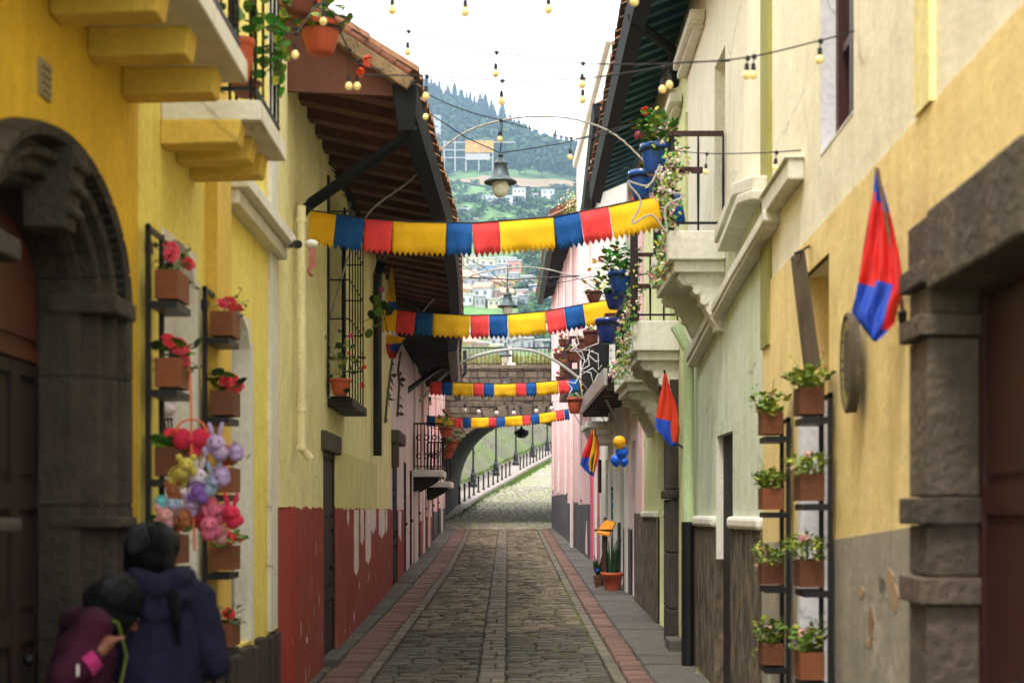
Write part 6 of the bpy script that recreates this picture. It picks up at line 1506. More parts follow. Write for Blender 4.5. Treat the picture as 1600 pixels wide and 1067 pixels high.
bunting(gap([672, 691, 707, 740, 756, 772, 806, 822, 838, 872, 889, 905, 918], 'RBYRBYRBYRBY'), [(664, 594), (672, 596), (720, 598), (780, 600), (840, 598), (905, 592), (922, 589)], 22, 29.0, 'third bunting, in front of the stone bridge wall', 5.5)
bunting(gap([667, 681, 710, 723, 736, 764, 776, 789, 816, 829, 842, 868, 881, 889], 'BYRBYRBYRBYRB'), [(660, 649), (668, 650), (720, 653), (780, 652), (830, 648), (892, 639)], 17, 36.0, 'farthest and smallest bunting, across the crown of the bridge arch', 4)

# ------------------------------------------------------------------ rope-light arches, lanterns, stars, strings of bulbs
def spline(pts, n=8):
    out = []
    for k in range(len(pts) - 1):
        p0 = pts[max(0, k - 1)]; p1 = pts[k]; p2 = pts[k + 1]; p3 = pts[min(len(pts) - 1, k + 2)]
        for j in range(n):
            t = j / n
            out.append(0.5 * ((2 * p1) + (p2 - p0) * t + (2 * p0 - 5 * p1 + 4 * p2 - p3) * t * t + (3 * p1 - p0 - 3 * p2 + p3) * t ** 3))
    out.append(pts[-1]); return out
def arch(px, Y, rad, label, m, twist=True):
    t = thing('light_arch', label, 'arch', P(*px[0], Y), 'arches of rope light over the street')
    pts = spline([P(x, y_, Y) for x, y_ in px], 10); b = MB(); b.tube(pts, rad, 6); b.build('arch_tube', M[m], t)
    if twist:
        L = 0; hp = []
        for a, c in zip(pts, pts[1:]):
            d = (c - a).normalized(); u = Vector((0, 1, 0)); w = d.cross(u)
            n = max(1, int((c - a).length / .03))
            for j in range(n): q = a.lerp(c, j / n); L += (c - a).length / n; hp.append(q + (u * cos(L * 60) + w * sin(L * 60)) * rad * 1.25)
        b = MB(); b.tube(hp, rad * .55, 4); b.build('rope_light', M['rope white'], t)
    return t
arch([(511, 516), (540, 415), (575, 335), (640, 283), (715, 214), (790, 187), (868, 183), (925, 194), (965, 214), (1000, 246), (1040, 290)], 15.8, .010, 'nearest twisted rope light arch spanning the street above the first lantern', 'rope white')
arch([(655, 496), (676, 470), (707, 449), (745, 428), (807, 418), (850, 420), (889, 430), (915, 441), (950, 468)], 25.0, .012, 'second rope light arch, behind the second lantern', 'rope white')
arch([(655, 628), (680, 600), (708, 575), (745, 556), (795, 546), (835, 549), (868, 564), (902, 589), (926, 612)], 31.0, .03, 'third, smooth silver arch in front of the bridge railing', 'silver bar', False)
b = MB(); b.tube([P(942, 616, 24), P(955, 640, 24), P(978, 684, 24), P(981, 700, 24.2)], .022, 6); o = b.build('silver_pole', M['silver bar']); tag(o, 'slanting silver pole under the wooden balcony on the right, above the balloons', 'pole')

def lantern(px, ytop, yrim, ybot, Y, label, wires):
    s_ = Y / FPX; c = P(px, yrim, Y); h = (yrim - ytop) * s_; R = h * .60
    t = thing('street_lantern', label, 'lantern', c, 'lanterns hung over the street')
    b = MB(); b.smooth = True
    b.lathe(c, [(R * .9, .0), (R * 1.0, -.008), (R * 1.0, .004), (R * .80, h * .10), (R * .56, h * .22), (R * .46, h * .42), (R * .38, h * .62), (R * .42, h * .65), (R * .42, h * .69), (R * .34, h * .71), (R * .20, h * .84), (R * .12, h * .87), (R * .12, h * .94), (R * .2, h * .97), (R * .1, h * 1.02), (R * .05, h * 1.08)], 24); b.build('shade', M['lamp green metal'], t)
    g = (ybot - yrim) * s_; b = MB(); b.smooth = True; b.lathe(c, [(R * .42, h * .08), (R * .50, -g * .1), (R * .52, -g * .35), (R * .44, -g * .7), (R * .26, -g * .95), (R * .08, -g)], 18); b.build('globe', M['lamp glass'], t)
    b = MB(); top = c + Vector((0, 0, h * 1.06))
    for (wx, wy, wY) in wires: b.tube([top, top.lerp(P(wx, wy, wY), .5) - Vector((0, 0, .04)), P(wx, wy, wY)], .006, 5)
    b.build('wire', M['cable'], t)
lantern(782, 242, 285, 309, 16.0, 'large green grey lantern hung above the nearest bunting', [(672, 178, 15.5), (980, 196, 15.5), (785, 186, 15.8)])
lantern(793, 452, 479, 493, 26, 'second lantern, hung just above the second bunting', [(700, 400, 26), (925, 432, 26), (793, 418, 25.1)])
lantern(789.5, 537, 556, 570, 36, 'third lantern, small, in front of the white pillar on the bridge', [(720, 520, 36), (890, 515, 36)])
lantern(790, 591, 599, 604, 44, 'farthest tiny lantern, just above the third bunting', [(730, 560, 44), (868, 560, 44)])
def star_pts(px, py, Y, R, ri, rot, sq=1.0):
    return [P(px + (R if k % 2 == 0 else ri) * sin(rot + pi * k / 5) * sq, py - (R if k % 2 == 0 else ri) * cos(rot + pi * k / 5), Y) for k in range(11)]
def star(px, py, Y, R, ri, rot, label, m, rad, sq=1.0, soft=False):
    b = MB(); pts = star_pts(px, py, Y, R, ri, rot, sq)
    if soft: pts = spline(pts, 4)
    b.tube(pts, rad, 6); o = b.build('star', M[m]); tag(o, label, 'star', 'light stars on the right balconies'); return o
star(1022, 312, 13.0, 56, 24, 0.2, 'big white rope star in front of the nearest blue pots, open outline', 'rope white', .009, .85, True)
star(927, 560, 24, 36, 15, 0.1, 'largest wire star, hanging below the second bunting on the right', 'star wire', .010, .9)
star(915, 540, 25, 26, 11, 0.6, 'wire star overlapping the brown pots under the second bunting', 'star wire', .010)
star(946, 545, 23, 34, 14, -.3, 'wire star against the dark blue pot, right of the cluster', 'star wire', .010)
star(930, 575, 23.6, 24, 10, -.5, 'small wire star at the bottom of the cluster', 'star wire', .010)
star(902, 606, 28, 20, 8, .2, 'wire star beside the end of the third bunting', 'star wire', .011)
star(940, 520, 24.5, 22, 9, .9, 'uppermost wire star, touching the second bunting', 'star wire', .010)

def string_lights(cab, bulbs, label, glass='bulb glass', size=.023):
    """cab: (px, py, Y) along the cable; bulbs: (px, py) of each glass bulb, hanging on a short lead"""
    t = thing('string_lights', label, 'string lights', P(*cab[len(cab) // 2]), 'strings of bulbs across the street')
    pts = [P(*c) for c in cab]; b = MB(); b.tube(spline(pts, 5), .0045, 5); b.build('cable', M['cable'], t)
    for (px, py, *lead) in bulbs:
        for (a, c) in zip(cab, cab[1:]):
            if min(a[0], c[0]) <= px <= max(a[0], c[0]): f = (px - a[0]) / (c[0] - a[0]); Y = a[2] + (c[2] - a[2]) * f; pyc = a[1] + (c[1] - a[1]) * f; break
        else:
            e = min((cab[0], cab[-1]), key=lambda q: abs(q[0] - px)); Y = e[2]; pyc = e[1]
        g = P(px, py, Y); top = P(px + 1.5, pyc, Y); sk = g + Vector((0, 0, size * 1.0))
        b = MB(); b.smooth = True
        b.lathe(g, [(size * .15, -size * 1.0), (size * .7, -size * .75), (size, -size * .1), (size * .85, size * .5), (size * .5, size * .95), (size * .45, size * 1.05)], 12)
        q = b.build('bulb', M[glass], t)
        b = MB(); b.lathe(sk, [(size * .5, 0), (size * .55, size * .2), (size * .5, size * 1.6), (size * .25, size * 1.75)], 8)
        if (top - sk).length > size * 1.8: b.tube([sk + Vector((0, 0, size * 1.6)), top], .003, 4)
        b.lathe(top - Vector((0, 0, .004)), [(.010, -.012), (.014, 0), (.010, .012)], 6)
        b.build('socket', M['cable'], q)
    return t
string_lights([(478, -14, 7.6), (613, -14, 7.6), (727, -9, 7.6), (857, -13, 7.6), (991, -28, 7.6), (1085, -46, 7.6)], [(613, 17), (727, 20), (857, 16), (991, 3)], 'topmost string of bulbs, cut by the upper edge of the picture')
string_lights([(455, -8, 10), (520, 22, 10), (572, 32, 9.9), (643, 50, 9.6), (710, 68, 9.3), (776, 82, 9.1), (845, 92, 8.9), (912, 99, 8.7), (985, 101, 8.5), (1060, 99, 8.3), (1168, 90, 8.1), (1288, 62, 7.9), (1335, 49, 7.78)], [(637, 82), (774.5, 116), (909.5, 133), (1167, 118), (1177, 118), (1281, 94)], 'long string of bulbs from the left pots to the brown framed window')
string_lights([(560, 118, 9.4), (665, 119, 9.4), (785, 126, 9.2), (911, 123, 9.0), (1030, 106, 9.0), (1062, 98, 9.0), (1140, 96, 9.5)], [(665.5, 151), (783.5, 159), (910.5, 157), (1035, 140), (1046, 133)], 'string of bulbs level with the top of the wooded hill')
string_lights([(640, 126, 11.5), (675, 151, 11.6), (730, 174, 11.8), (782, 188, 12), (838, 204, 12.2), (893, 216, 12.4), (940, 212, 12.6), (985, 196, 12.8)], [(665, 183), (781, 218), (891, 246)], 'lowest string of bulbs, just above the first lantern')
string_lights([(1052, 236, 13.1), (1103, 240, 12.2), (1160, 240, 11.0), (1210, 238, 10.1), (1253, 235, 9.5)], [(1103, 269), (1212, 263)], 'short string of two bulbs along the cream wall above the right balcony')
string_lights([(430, 40, 8.4), (462, 52, 8.6), (506, 5, 8.9), (553, 92, 9.1), (600, 110, 9.4)], [(461, 86), (505, 34), (545, 135), (558, 135)], 'loose bulbs dangling among the terracotta pots, upper left')
string_lights([(650, 616, 33), (700, 626, 35), (760, 632, 37), (820, 632, 37), (890, 624, 34)], [(672, 630), (726, 641), (748, 643), (776, 645), (803, 645), (838, 642), (862, 638)], 'faint string of small bulbs across the face of the bridge', 'bulb clear', .05)
b = MB(); b.tube([P(714, 433, 28), P(800, 437, 27), P(905, 431, 24)], .012, 5); b.tube([P(714, 395, 28), P(760, 420, 27), P(795, 447, 26)], .008, 4); o = b.build('overhead_cable', M['cable']); tag(o, 'dark overhead cable crossing the street above the second bunting', 'cable')
b = MB(); b.tube([P(905, 590, 27), P(920, 612, 26), P(940, 650, 26), P(948, 665, 26.5)], .010, 5); b.tube([P(893, 640, 30), P(905, 660, 29), P(920, 690, 28)], .009, 5); o = b.build('loose_cable', M['cable']); tag(o, 'loose dark cables drooping by the white hood on the right', 'cable')

# ------------------------------------------------------------------ flags
def cloth(parent, rows, Y, name, mats, colf, wave=.02, cols=8, sub=3):
    """rows: (left px, right px, py) down the hanging cloth"""
    b = MB(); b.smooth = True; R = []
    rr = []
    for a, c in zip(rows, rows[1:]):
        for j in range(sub): t = j / sub; rr.append(tuple(a[q] + (c[q] - a[q]) * t for q in range(4)))
    rr.append(rows[-1])
    for j, (x0, x1, y0, y1) in enumerate(rr):
        R.append([P(x0 + (x1 - x0) * k / cols, y0 + (y1 - y0) * k / cols, Y + wave * sin(k * 1.9 + j * .35) * min(1, j / 3)) for k in range(cols + 1)])
    ix = [[b.vert(p) for p in r_] for r_ in R]
    for j in range(len(R) - 1):
        for k in range(cols): b.cur = colf(j / (len(R) - 1), (k + .5) / cols); b.face((ix[j][k], ix[j][k + 1], ix[j + 1][k + 1], ix[j + 1][k]))
    o = b.build(name, [M[m] for m in mats], parent); m = o.modifiers.new('cloth', 'SOLIDIFY'); m.thickness = .002; return o
f1 = thing('flag', 'large red and blue flag on a slanting pole in front of the wheat yellow wall', 'flag', P(1418, 535, 6.6))
b = MB(); b.tube([P(1370, 262, 6.45), P(1419, 532, 6.62)], .009, 6); b.build('pole', M['weathered beam'], f1)
b = MB(); b.tube([P(1410, 486, 6.59), P(1418, 536, 6.62)], .022, 8); b.tube([P(1418, 530, 6.62), RW.p(6.7, -.01, P(0, 520, 6.62).z)], .014, 8); b.build('holder', M['black paint'], f1)
cloth(f1, [(1368, 1371, 264, 265), (1364, 1383, 300, 306), (1357, 1393, 335, 345), (1350, 1404, 380, 392), (1343, 1413, 430, 450), (1337, 1404, 465, 478), (1331, 1398, 487, 505), (1350, 1382, 515, 522), (1364, 1369, 533, 533)], 6.5, 'cloth', ['satin blue', 'satin red'], lambda v, u: 0 if v < .14 + .10 * u - .04 else (1 if v < .52 + (.34 if u > .80 else 0) - .05 * u else 0), .03)
f2 = thing('flag', 'orange red and blue flag hanging below the white stone balconies on the right', 'flag', P(1042, 690, 16.5))
b = MB(); b.tube([P(1038, 578, 16.5), P(1047, 640, 16.55), P(1054, 690, 16.6), RW.at(1068, 700, .0)], .013, 6); b.build('pole', M['black paint'], f2)
cloth(f2, [(1037, 1041, 582, 582), (1034, 1047, 605, 607), (1029, 1056, 625, 630), (1026, 1060, 645, 655), (1024, 1062, 668, 672), (1034, 1060, 680, 690), (1046, 1056, 696, 698)], 16.5, 'cloth', ['satin orange red', 'satin blue'], lambda v, u: (1 if v > .5 and u < .68 else (1 if v > .88 else 0)), .03)
f3 = thing('flag', 'yellow, blue and red flag drooping from a pole under the white hood, right', 'flag', P(924, 742, 26.2))
b = MB(); b.tube([P(930, 672, 26.2), P(924, 742, 26.2)], .012, 6); b.build('pole', M['black paint'], f3)
cloth(f3, [(925, 929, 672, 672), (916, 936, 695, 690), (910, 936, 710, 708), (907, 932, 725, 724), (914, 929, 735, 738), (922, 928, 742, 744)], 26.2, 'cloth', ['satin red', 'satin blue', 'satin yellow'], lambda v, u: 2 if .5 < u < .82 and v < .75 else (0 if v < .42 or u >= .82 else 1), .04)
f4 = thing('flag', 'folded yellow and blue flag hanging above the left end of the second bunting', 'flag', P(611, 485, 22.6))
b = MB(); b.tube([P(611, 416, 22.5), P(606, 480, 22.6)], .012, 6); b.build('pole', M['black paint'], f4)
cloth(f4, [(610, 613, 418, 418), (607, 616, 445, 445), (604, 618, 465, 465), (603, 620, 484, 484)], 22.4, 'cloth', ['satin yellow', 'satin blue'], lambda v, u: 1 if v > .68 and u > .2 else 0, .03)
f5 = thing('flag', 'furled yellow, blue and red flag below the left end of the second bunting', 'flag', P(615, 560, 23.6))
b = MB(); b.tube([P(632, 530, 23.6), P(612, 560, 23.6)], .012, 6); b.build('pole', M['black paint'], f5)
cloth(f5, [(604, 634, 522, 528), (603, 628, 538, 536), (604, 622, 548, 550), (608, 618, 560, 560)], 23.6, 'cloth', ['satin yellow', 'satin blue', 'satin red'], lambda v, u: 0 if v < .3 else (1 if v < .62 and u > .3 else 2), .04)

# ------------------------------------------------------------------ balloons, stand, totem, signs, litter
for k, (px, py, R, m, lab) in enumerate(((968, 691, 10.5, 'balloon yellow', 'yellow balloon above the two blue balloons on the right wall'), (972, 707, 10, 'balloon blue', 'upper blue balloon under the yellow one'), (963, 719, 9.5, 'balloon blue', 'lower left blue balloon of the cluster'), (975, 722, 7, 'balloon blue', 'small blue balloon half hidden at the lower right of the cluster'))):
    c = P(px, py, 22 + k * .05 + (.2 if k == 3 else 0)); t = thing('balloon', lab, 'balloon', c, 'balloons on the right wall'); r_ = R / FPX * 22
    b = MB(); b.smooth = True; b.lathe(c, [(r_ * .06, -r_ * 1.15), (r_ * .2, -r_ * 1.05), (r_ * .62, -r_ * .75), (r_ * .92, -r_ * .3), (r_, .1 * r_), (r_ * .9, r_ * .5), (r_ * .6, r_ * .83), (r_ * .2, r_ * 1.0), (.001, r_ * 1.02)], 16); b.build('skin', M[m], t)
    b = MB(); b.lathe(c - Vector((0, 0, r_ * 1.2)), [(r_ * .13, 0), (r_ * .05, r_ * .08)], 8); b.build('knot', M[m], t)
Yt = 25.2; c = P(945, 880, Yt); zb = gz(Yt) + .02
ms_ = thing('menu_stand', 'wooden menu stand with a slanted orange board and feet on the right pavement', 'menu stand', (c.x, Yt, zb))
b = MB(); b.box(c.x - .045, c.x + .045, Yt - .03, Yt + .03, zb + .12, zb + .95); b.build('post', M['door brown wood'], ms_, bevel=.006)
for sx in (-1, 1):
    b = MB(); b.prism([(c.x + sx * .02, Yt - .035, zb + .30), (c.x + sx * .02, Yt - .035, zb + .16), (c.x + sx * .12, Yt - .035, zb + .0), (c.x + sx * .17, Yt - .035, zb), (c.x + sx * .09, Yt - .035, zb + .22)], (0, .07, 0)); b.build('foot', M['door brown wood'], ms_)
b = MB(); b.box(c.x - .17, c.x + .12, Yt - .05, Yt + .05, zb + .93, zb + .965); b.build('crossbar', M['door brown wood'], ms_)
b = MB(); b.hexa([P(932, 834, Yt - .1), P(952, 838, Yt - .12), P(962, 818, Yt + .25), P(946, 815, Yt + .25), P(932, 831, Yt - .1), P(952, 835, Yt - .12), P(962, 815, Yt + .25), P(946, 812, Yt + .25)]); bo = b.build('board', M['sign orange'], ms_)
b = MB()
for k in range(4): a0 = P(937 + k * 3.6, 831.4 - k * 4.2, Yt - .08 + k * .085); a1 = P(949 + k * 2.8, 833.2 - k * 4.4, Yt - .09 + k * .085); b.bar(a0 + Vector((0, 0, .006)), a1 + Vector((0, 0, .006)), .02, .006)
b.build('print', M['sign print'], bo)
Yt = 27.0; tt = thing('painted_totem', 'narrow teal painted board with yellow marks fixed to the white wall', 'sign', RW.p(Yt, .05, 1.9))
a0 = P(955, 812, Yt); a1 = P(962, 760, Yt); b = MB(); b.box(a0.x, a1.x, Yt, Yt + .04, a0.z, a1.z); b.build('board', M['teal totem'], tt)
b = MB(); b.bar((a1.x - .01, Yt + .02, a0.z + .3), RW.p(Yt + .02, -.01, a0.z + .3), .03, .03); b.build('bracket', M['iron'], tt)
for k in range(3):
    b = MB(); cc_ = P(958.5, 768 + k * 15, Yt - .008); b.ball(cc_, .022, 8, 5, (1, .3, 1)); b.build('mark', M['flag yellow'], tt)
dk = MB(); a0 = P(935, 718, 26.8); a1 = P(940, 770, 26.8); dk.box(a0.x, a1.x, 26.8, 26.9, a1.z, a0.z); o = dk.build('black_banner', M['black paint']); tag(o, 'narrow black cloth hanging beside the drooping three coloured flag', 'banner')
# oval carved sign on the wheat wall
Yo = (RW.y(1307, .1) + RW.y(1336, .1)) / 2; zc = EYE + (800 - 567) / FPX * Yo
os_ = thing('oval_sign', 'tall oval carved wooden sign on the wheat yellow wall, right of the flower rack', 'sign', RW.p(Yo, .05, zc - .28)); ry = (RW.y(1307, .1) - RW.y(1336, .1)) / 2 * .6; rz_ = 78 / FPX * Yo
def oval(f, n0, n1, m, nm, par, k=36):
    b = MB(); b.prism([RW.p(Yo + ry * f * cos(2 * pi * q / k), n0, zc + rz_ * f * sin(2 * pi * q / k)) for q in range(k)], RW.p(0, n1, 0) - RW.p(0, n0, 0)); return b.build(nm, M[m], par)
oval(1.0, .05, .085, 'oval sign dark', 'board', os_); b = MB()
b.tube([RW.p(Yo + ry * .95 * cos(2 * pi * q / 40), .09, zc + rz_ * .96 * sin(2 * pi * q / 40)) for q in range(41)], .014, 6); b.build('rim', M['grey plank'], os_)
bd = oval(.62, .086, .094, 'grey plank', 'centre', os_); b = MB()
for q in range(26):
    a = 2 * pi * q / 26; cy, cz = Yo + ry * .78 * cos(a), zc + rz_ * .80 * sin(a); RW.box(b, cy - .014, cy + .014, .085, .097, cz - .016 - .006 * (q % 3), cz + .014)
b.build('carved_letters', M['sign gold'], os_)
b = MB(); b.tube([RW.p(Yo + ry + .02, .0, zc + rz_ * .35), RW.p(Yo + ry * .9, .07, zc + rz_ * .45)], .012, 6); b.build('bracket', M['weathered beam'], os_)
wp = thing('wooden_board', 'tall weathered plank hanging aslant above the flower rack by the white doorway', 'board', P(1268, 585, 9.3)); b = MB()
Yq = RW.y(1250, .12); b.hexa([P(1257, 590, Yq), P(1283, 572, Yq - .05), P(1283, 572, Yq + .0), P(1257, 590, Yq + .05), P(1235, 402, Yq), P(1257, 388, Yq - .05), P(1257, 388, Yq), P(1235, 402, Yq + .05)]); b.build('plank', M['grey plank'], wp, bevel=.006)
b = MB(); b.tube([P(1241, 397, Yq - .05), P(1252, 392, Yq - .05), RW.at(1266, 384, .0)], .008, 5); b.build('hook', M['iron'], wp)
lt = MB(); c = P(1061, 1021, 16.6); c.z = gz(16.6) + .045; lt.hexa([c + Vector(v) for v in ((-.03, -.02, 0), (.05, -.03, 0), (.05, .05, 0), (-.02, .05, 0), (-.02, -.02, .03), (.04, -.02, .035), (.045, .04, .02), (-.01, .04, .03))]); o = lt.build('litter', M['litter orange']); tag(o, 'scrap of orange and white litter at the foot of the black downpipe', 'litter')

# ------------------------------------------------------------------ bundle of plush toys hanging by the white niche
YT = 7.44
cd = MB(); cd.tube([LW.at(296, 556, .02), P(298, 600, YT), P(299, 690, YT), P(304, 860, YT)], .006, 5); cd.tube([P(299, 690, YT + .03), P(330, 720, YT + .05)], .004, 4)
cd.tube([P(275 + 24 * (1 - cos(a)), 675 - 20 * sin(a), YT - .02) for a in [pi * k / 10 for k in range(11)]], .006, 5); o = cd.build('toy_cord', M['orange cord']); tag(o, 'orange cord on which the bundle of plush toys hangs', 'cord')
TOYS = [(299, 688, 24, 'plush red', 'bow', 'red pink bow shaped plush toy at the top of the bundle'), (337, 694, 18, 'plush lilac', 'bunny', 'lilac plush bunny at the upper right of the bundle'), (356, 706, 14, 'plush brown', 'bear', 'brown plush bear at the right edge of the bundle'), (369, 704, 11, 'plush lilac', 'ball', 'small lilac plush ball at the far right of the bundle, beside the brown bear'),
 (291, 727, 15, 'plush yellow', 'bear', 'yellow plush bear below the red bow'), (279, 743, 14, 'plush yellow', 'ball', 'small yellow plush ball left of the yellow bear'), (309, 746, 18, 'plush white', 'bunny', 'whitish lilac plush bunny in the middle of the bundle'), (334, 752, 17, 'plush blue', 'bunny', 'pale blue plush bunny right of the middle'), (309, 767, 14, 'plush purple', 'ball', 'purple plush ball under the whitish bunny'), (270, 788, 16, 'plush blue', 'bunny', 'pale blue plush bunny at the left of the bundle'),
 (299, 788, 15, 'plush lilac', 'bear', 'lilac plush bear beside the pale blue bunny'), (270, 766, 13, 'plush brown', 'bear', 'brown plush bear at the upper left under the orange box'), (252, 784, 10, 'plush teal', 'ball', 'small teal plush ball at the left edge'), (258, 806, 16, 'plush beige', 'bear', 'beige pink plush bear at the lower left'), (287, 807, 13, 'plush brown', 'ball', 'brown plush ball at the bottom left'), (311, 809, 17, 'plush red', 'bow', 'red pink bow shaped plush toy low in the middle'),
 (327, 820, 17, 'plush pink', 'bunny', 'pink plush bunny at the bottom right'), (342, 798, 17, 'plush pink', 'bow', 'pink bow shaped plush toy right of the low red bow'), (361, 802, 17, 'plush red', 'bunny', 'deep red plush bunny at the lower right edge'), (341, 831, 14, 'plush beige', 'ball', 'pale pink plush ball at the very bottom'), (324, 786, 15, 'plush pink', 'ball', 'pink plush ball in the lower middle'), (345, 741, 13, 'plush lilac', 'ball', 'lilac plush ball behind the pale blue bunny')]
for k, (px, py, rp_, m, kind, lab) in enumerate(TOYS):
    r = random.Random(k); Yk = YT + r.uniform(-.10, .06); R = rp_ / FPX * Yk * 1.06; c = P(px, py, Yk); t = thing('plush_toy', lab, 'plush toy', c, 'plush toys in the hanging bundle')
    b = MB(); b.smooth = True
    if kind == 'bow':
        for sx in (-1, 1): b.ball(c + Vector((sx * R * .55, 0, R * .1)), R * .62, 14, 9, (1.05, .8, 1.1), Matrix.Rotation(sx * .4, 3, 'Y'))
        b.build('body', M[m], t); b = MB(); b.smooth = True; b.ball(c - Vector((0, R * .35, 0)), R * .3, 10, 7); b.ball(c + Vector((R * .2, 0, -R * .7)), R * .4, 10, 7, (1, .8, 1.2)); b.build('knot', M[m], t)
    else:
        b.ball(c, R * .82, 16, 11, (1, .92, .95)); b.ball(c + Vector((R * r.uniform(-.5, .5), -.1 * R, -R * .75)), R * .68, 14, 9, (1, .85, .95)); b.ball(c + Vector((R * r.choice((-.8, .8)), -.1 * R, -R * .6)), R * .34, 10, 7, (1, .8, 1.3)); b.build('body', M[m], t)
        if kind != 'ball':
            for sx in (-1, 1):
                b = MB(); b.smooth = True
                if kind == 'bunny': b.ball(c + Vector((sx * R * .42, 0, R * 1.25)), R * .3, 10, 7, (.75, .6, 2.0), Matrix.Rotation(sx * .25, 3, 'Y'))
                else: b.ball(c + Vector((sx * R * .72, 0, R * .78)), R * .36, 10, 7, (1, .6, 1))
                b.build('ear', M[m], t)
            b = MB(); b.smooth = True; b.ball(c + Vector((R * .15, -R * .78, -R * .15)), R * .34, 10, 7, (1.1, .7, .8)); b.build('muzzle', M[m], t)
            b = MB()
            for sx in (-1, 1): b.ball(c + Vector((R * .1 + sx * R * .34, -R * .83, R * .22)), R * .09, 6, 5)
            b.build('eye', M['black paint'], t)
        else:
            b = MB(); b.smooth = True; b.tube([c + Vector((R * 1.0 * cos(a), -R * .35 * 1, R * 1.0 * sin(a) * .95)) * 1 for a in [2 * pi * q / 14 for q in range(15)]], R * .10, 6, False); b.build('seam', M[m], t)
wt = thing('wire_basket', 'small black wire basket with a pale soft toy, behind the red flowered box at left', 'basket', P(262, 690, 8.15)); b = MB()
for k in range(5): b.tube([P(247 + k * 5.0, 652, 8.15), P(250 + k * 5, 690, 8.15)], .005, 4)
for y_ in (655, 670, 688): b.tube([P(245, y_, 8.15), P(270, y_, 8.15)], .005, 4)
b.build('wires', M['iron'], wt); b = MB(); b.smooth = True; b.ball(P(258, 641, 8.15), .045, 10, 7, (1.3, 1, .8)); b.ball(P(249, 630, 8.15), .025, 8, 6); o = b.build('soft_toy', M['plush white']); tag(o, 'cream soft toy lying on top of the wire basket', 'plush toy')
# ------------------------------------------------------------------ people
def fused(name, parts, voxel, m, parent, smooth=6, fold=0):
    """one continuous surface grown from overlapping tapered limbs (voxel remesh, smoothed); parts in world coordinates"""
    b = MB()
    for p in parts:
        if p[0] == 'l': [b.tube([Vector(p[1][q]), Vector(p[1][q + 1])], [p[2][q], p[2][q + 1]], 12) for q in range(len(p[1]) - 1)]; [b.ball(q, r_, 10, 8) for q, r_ in ((p[1][0], p[2][0]), (p[1][-1], p[2][-1]))]; [b.ball(q, r_ * .985, 10, 8) for q, r_ in list(zip(p[1], p[2]))[1:-1]]
        else: b.ball(p[1], 1.0, 18, 14, p[2], p[3] if len(p) > 3 else None)
    o = b.build(name, m, parent)
    a = o.modifiers.new('r', 'REMESH'); a.mode = 'VOXEL'; a.voxel_size = voxel; a.use_smooth_shade = True
    s_ = o.modifiers.new('s', 'SMOOTH'); s_.factor = .5; s_.iterations = smooth
    dg = bpy.context.evaluated_depsgraph_get(); me = bpy.data.meshes.new_from_object(o.evaluated_get(dg)); o.modifiers.clear(); old = o.data; o.data = me; bpy.data.meshes.remove(old)
    if fold:                                   # creases in the cloth
        from mathutils import noise
        nv = len(me.vertices); co = [0.0] * (3 * nv); no = [0.0] * (3 * nv); me.vertices.foreach_get('co', co); me.vertices.foreach_get('normal', no)
        for q in range(nv):
            c = Vector(co[3 * q:3 * q + 3]); k = noise.noise(Vector((c.x * 9, c.y * 9, c.z * 20))) + .6 * noise.noise(Vector((c.x * 22 + 5, c.y * 22, c.z * 34)))
            for j in range(3): co[3 * q + j] += no[3 * q + j] * k * fold
        me.vertices.foreach_set('co', co); me.update()
    return o
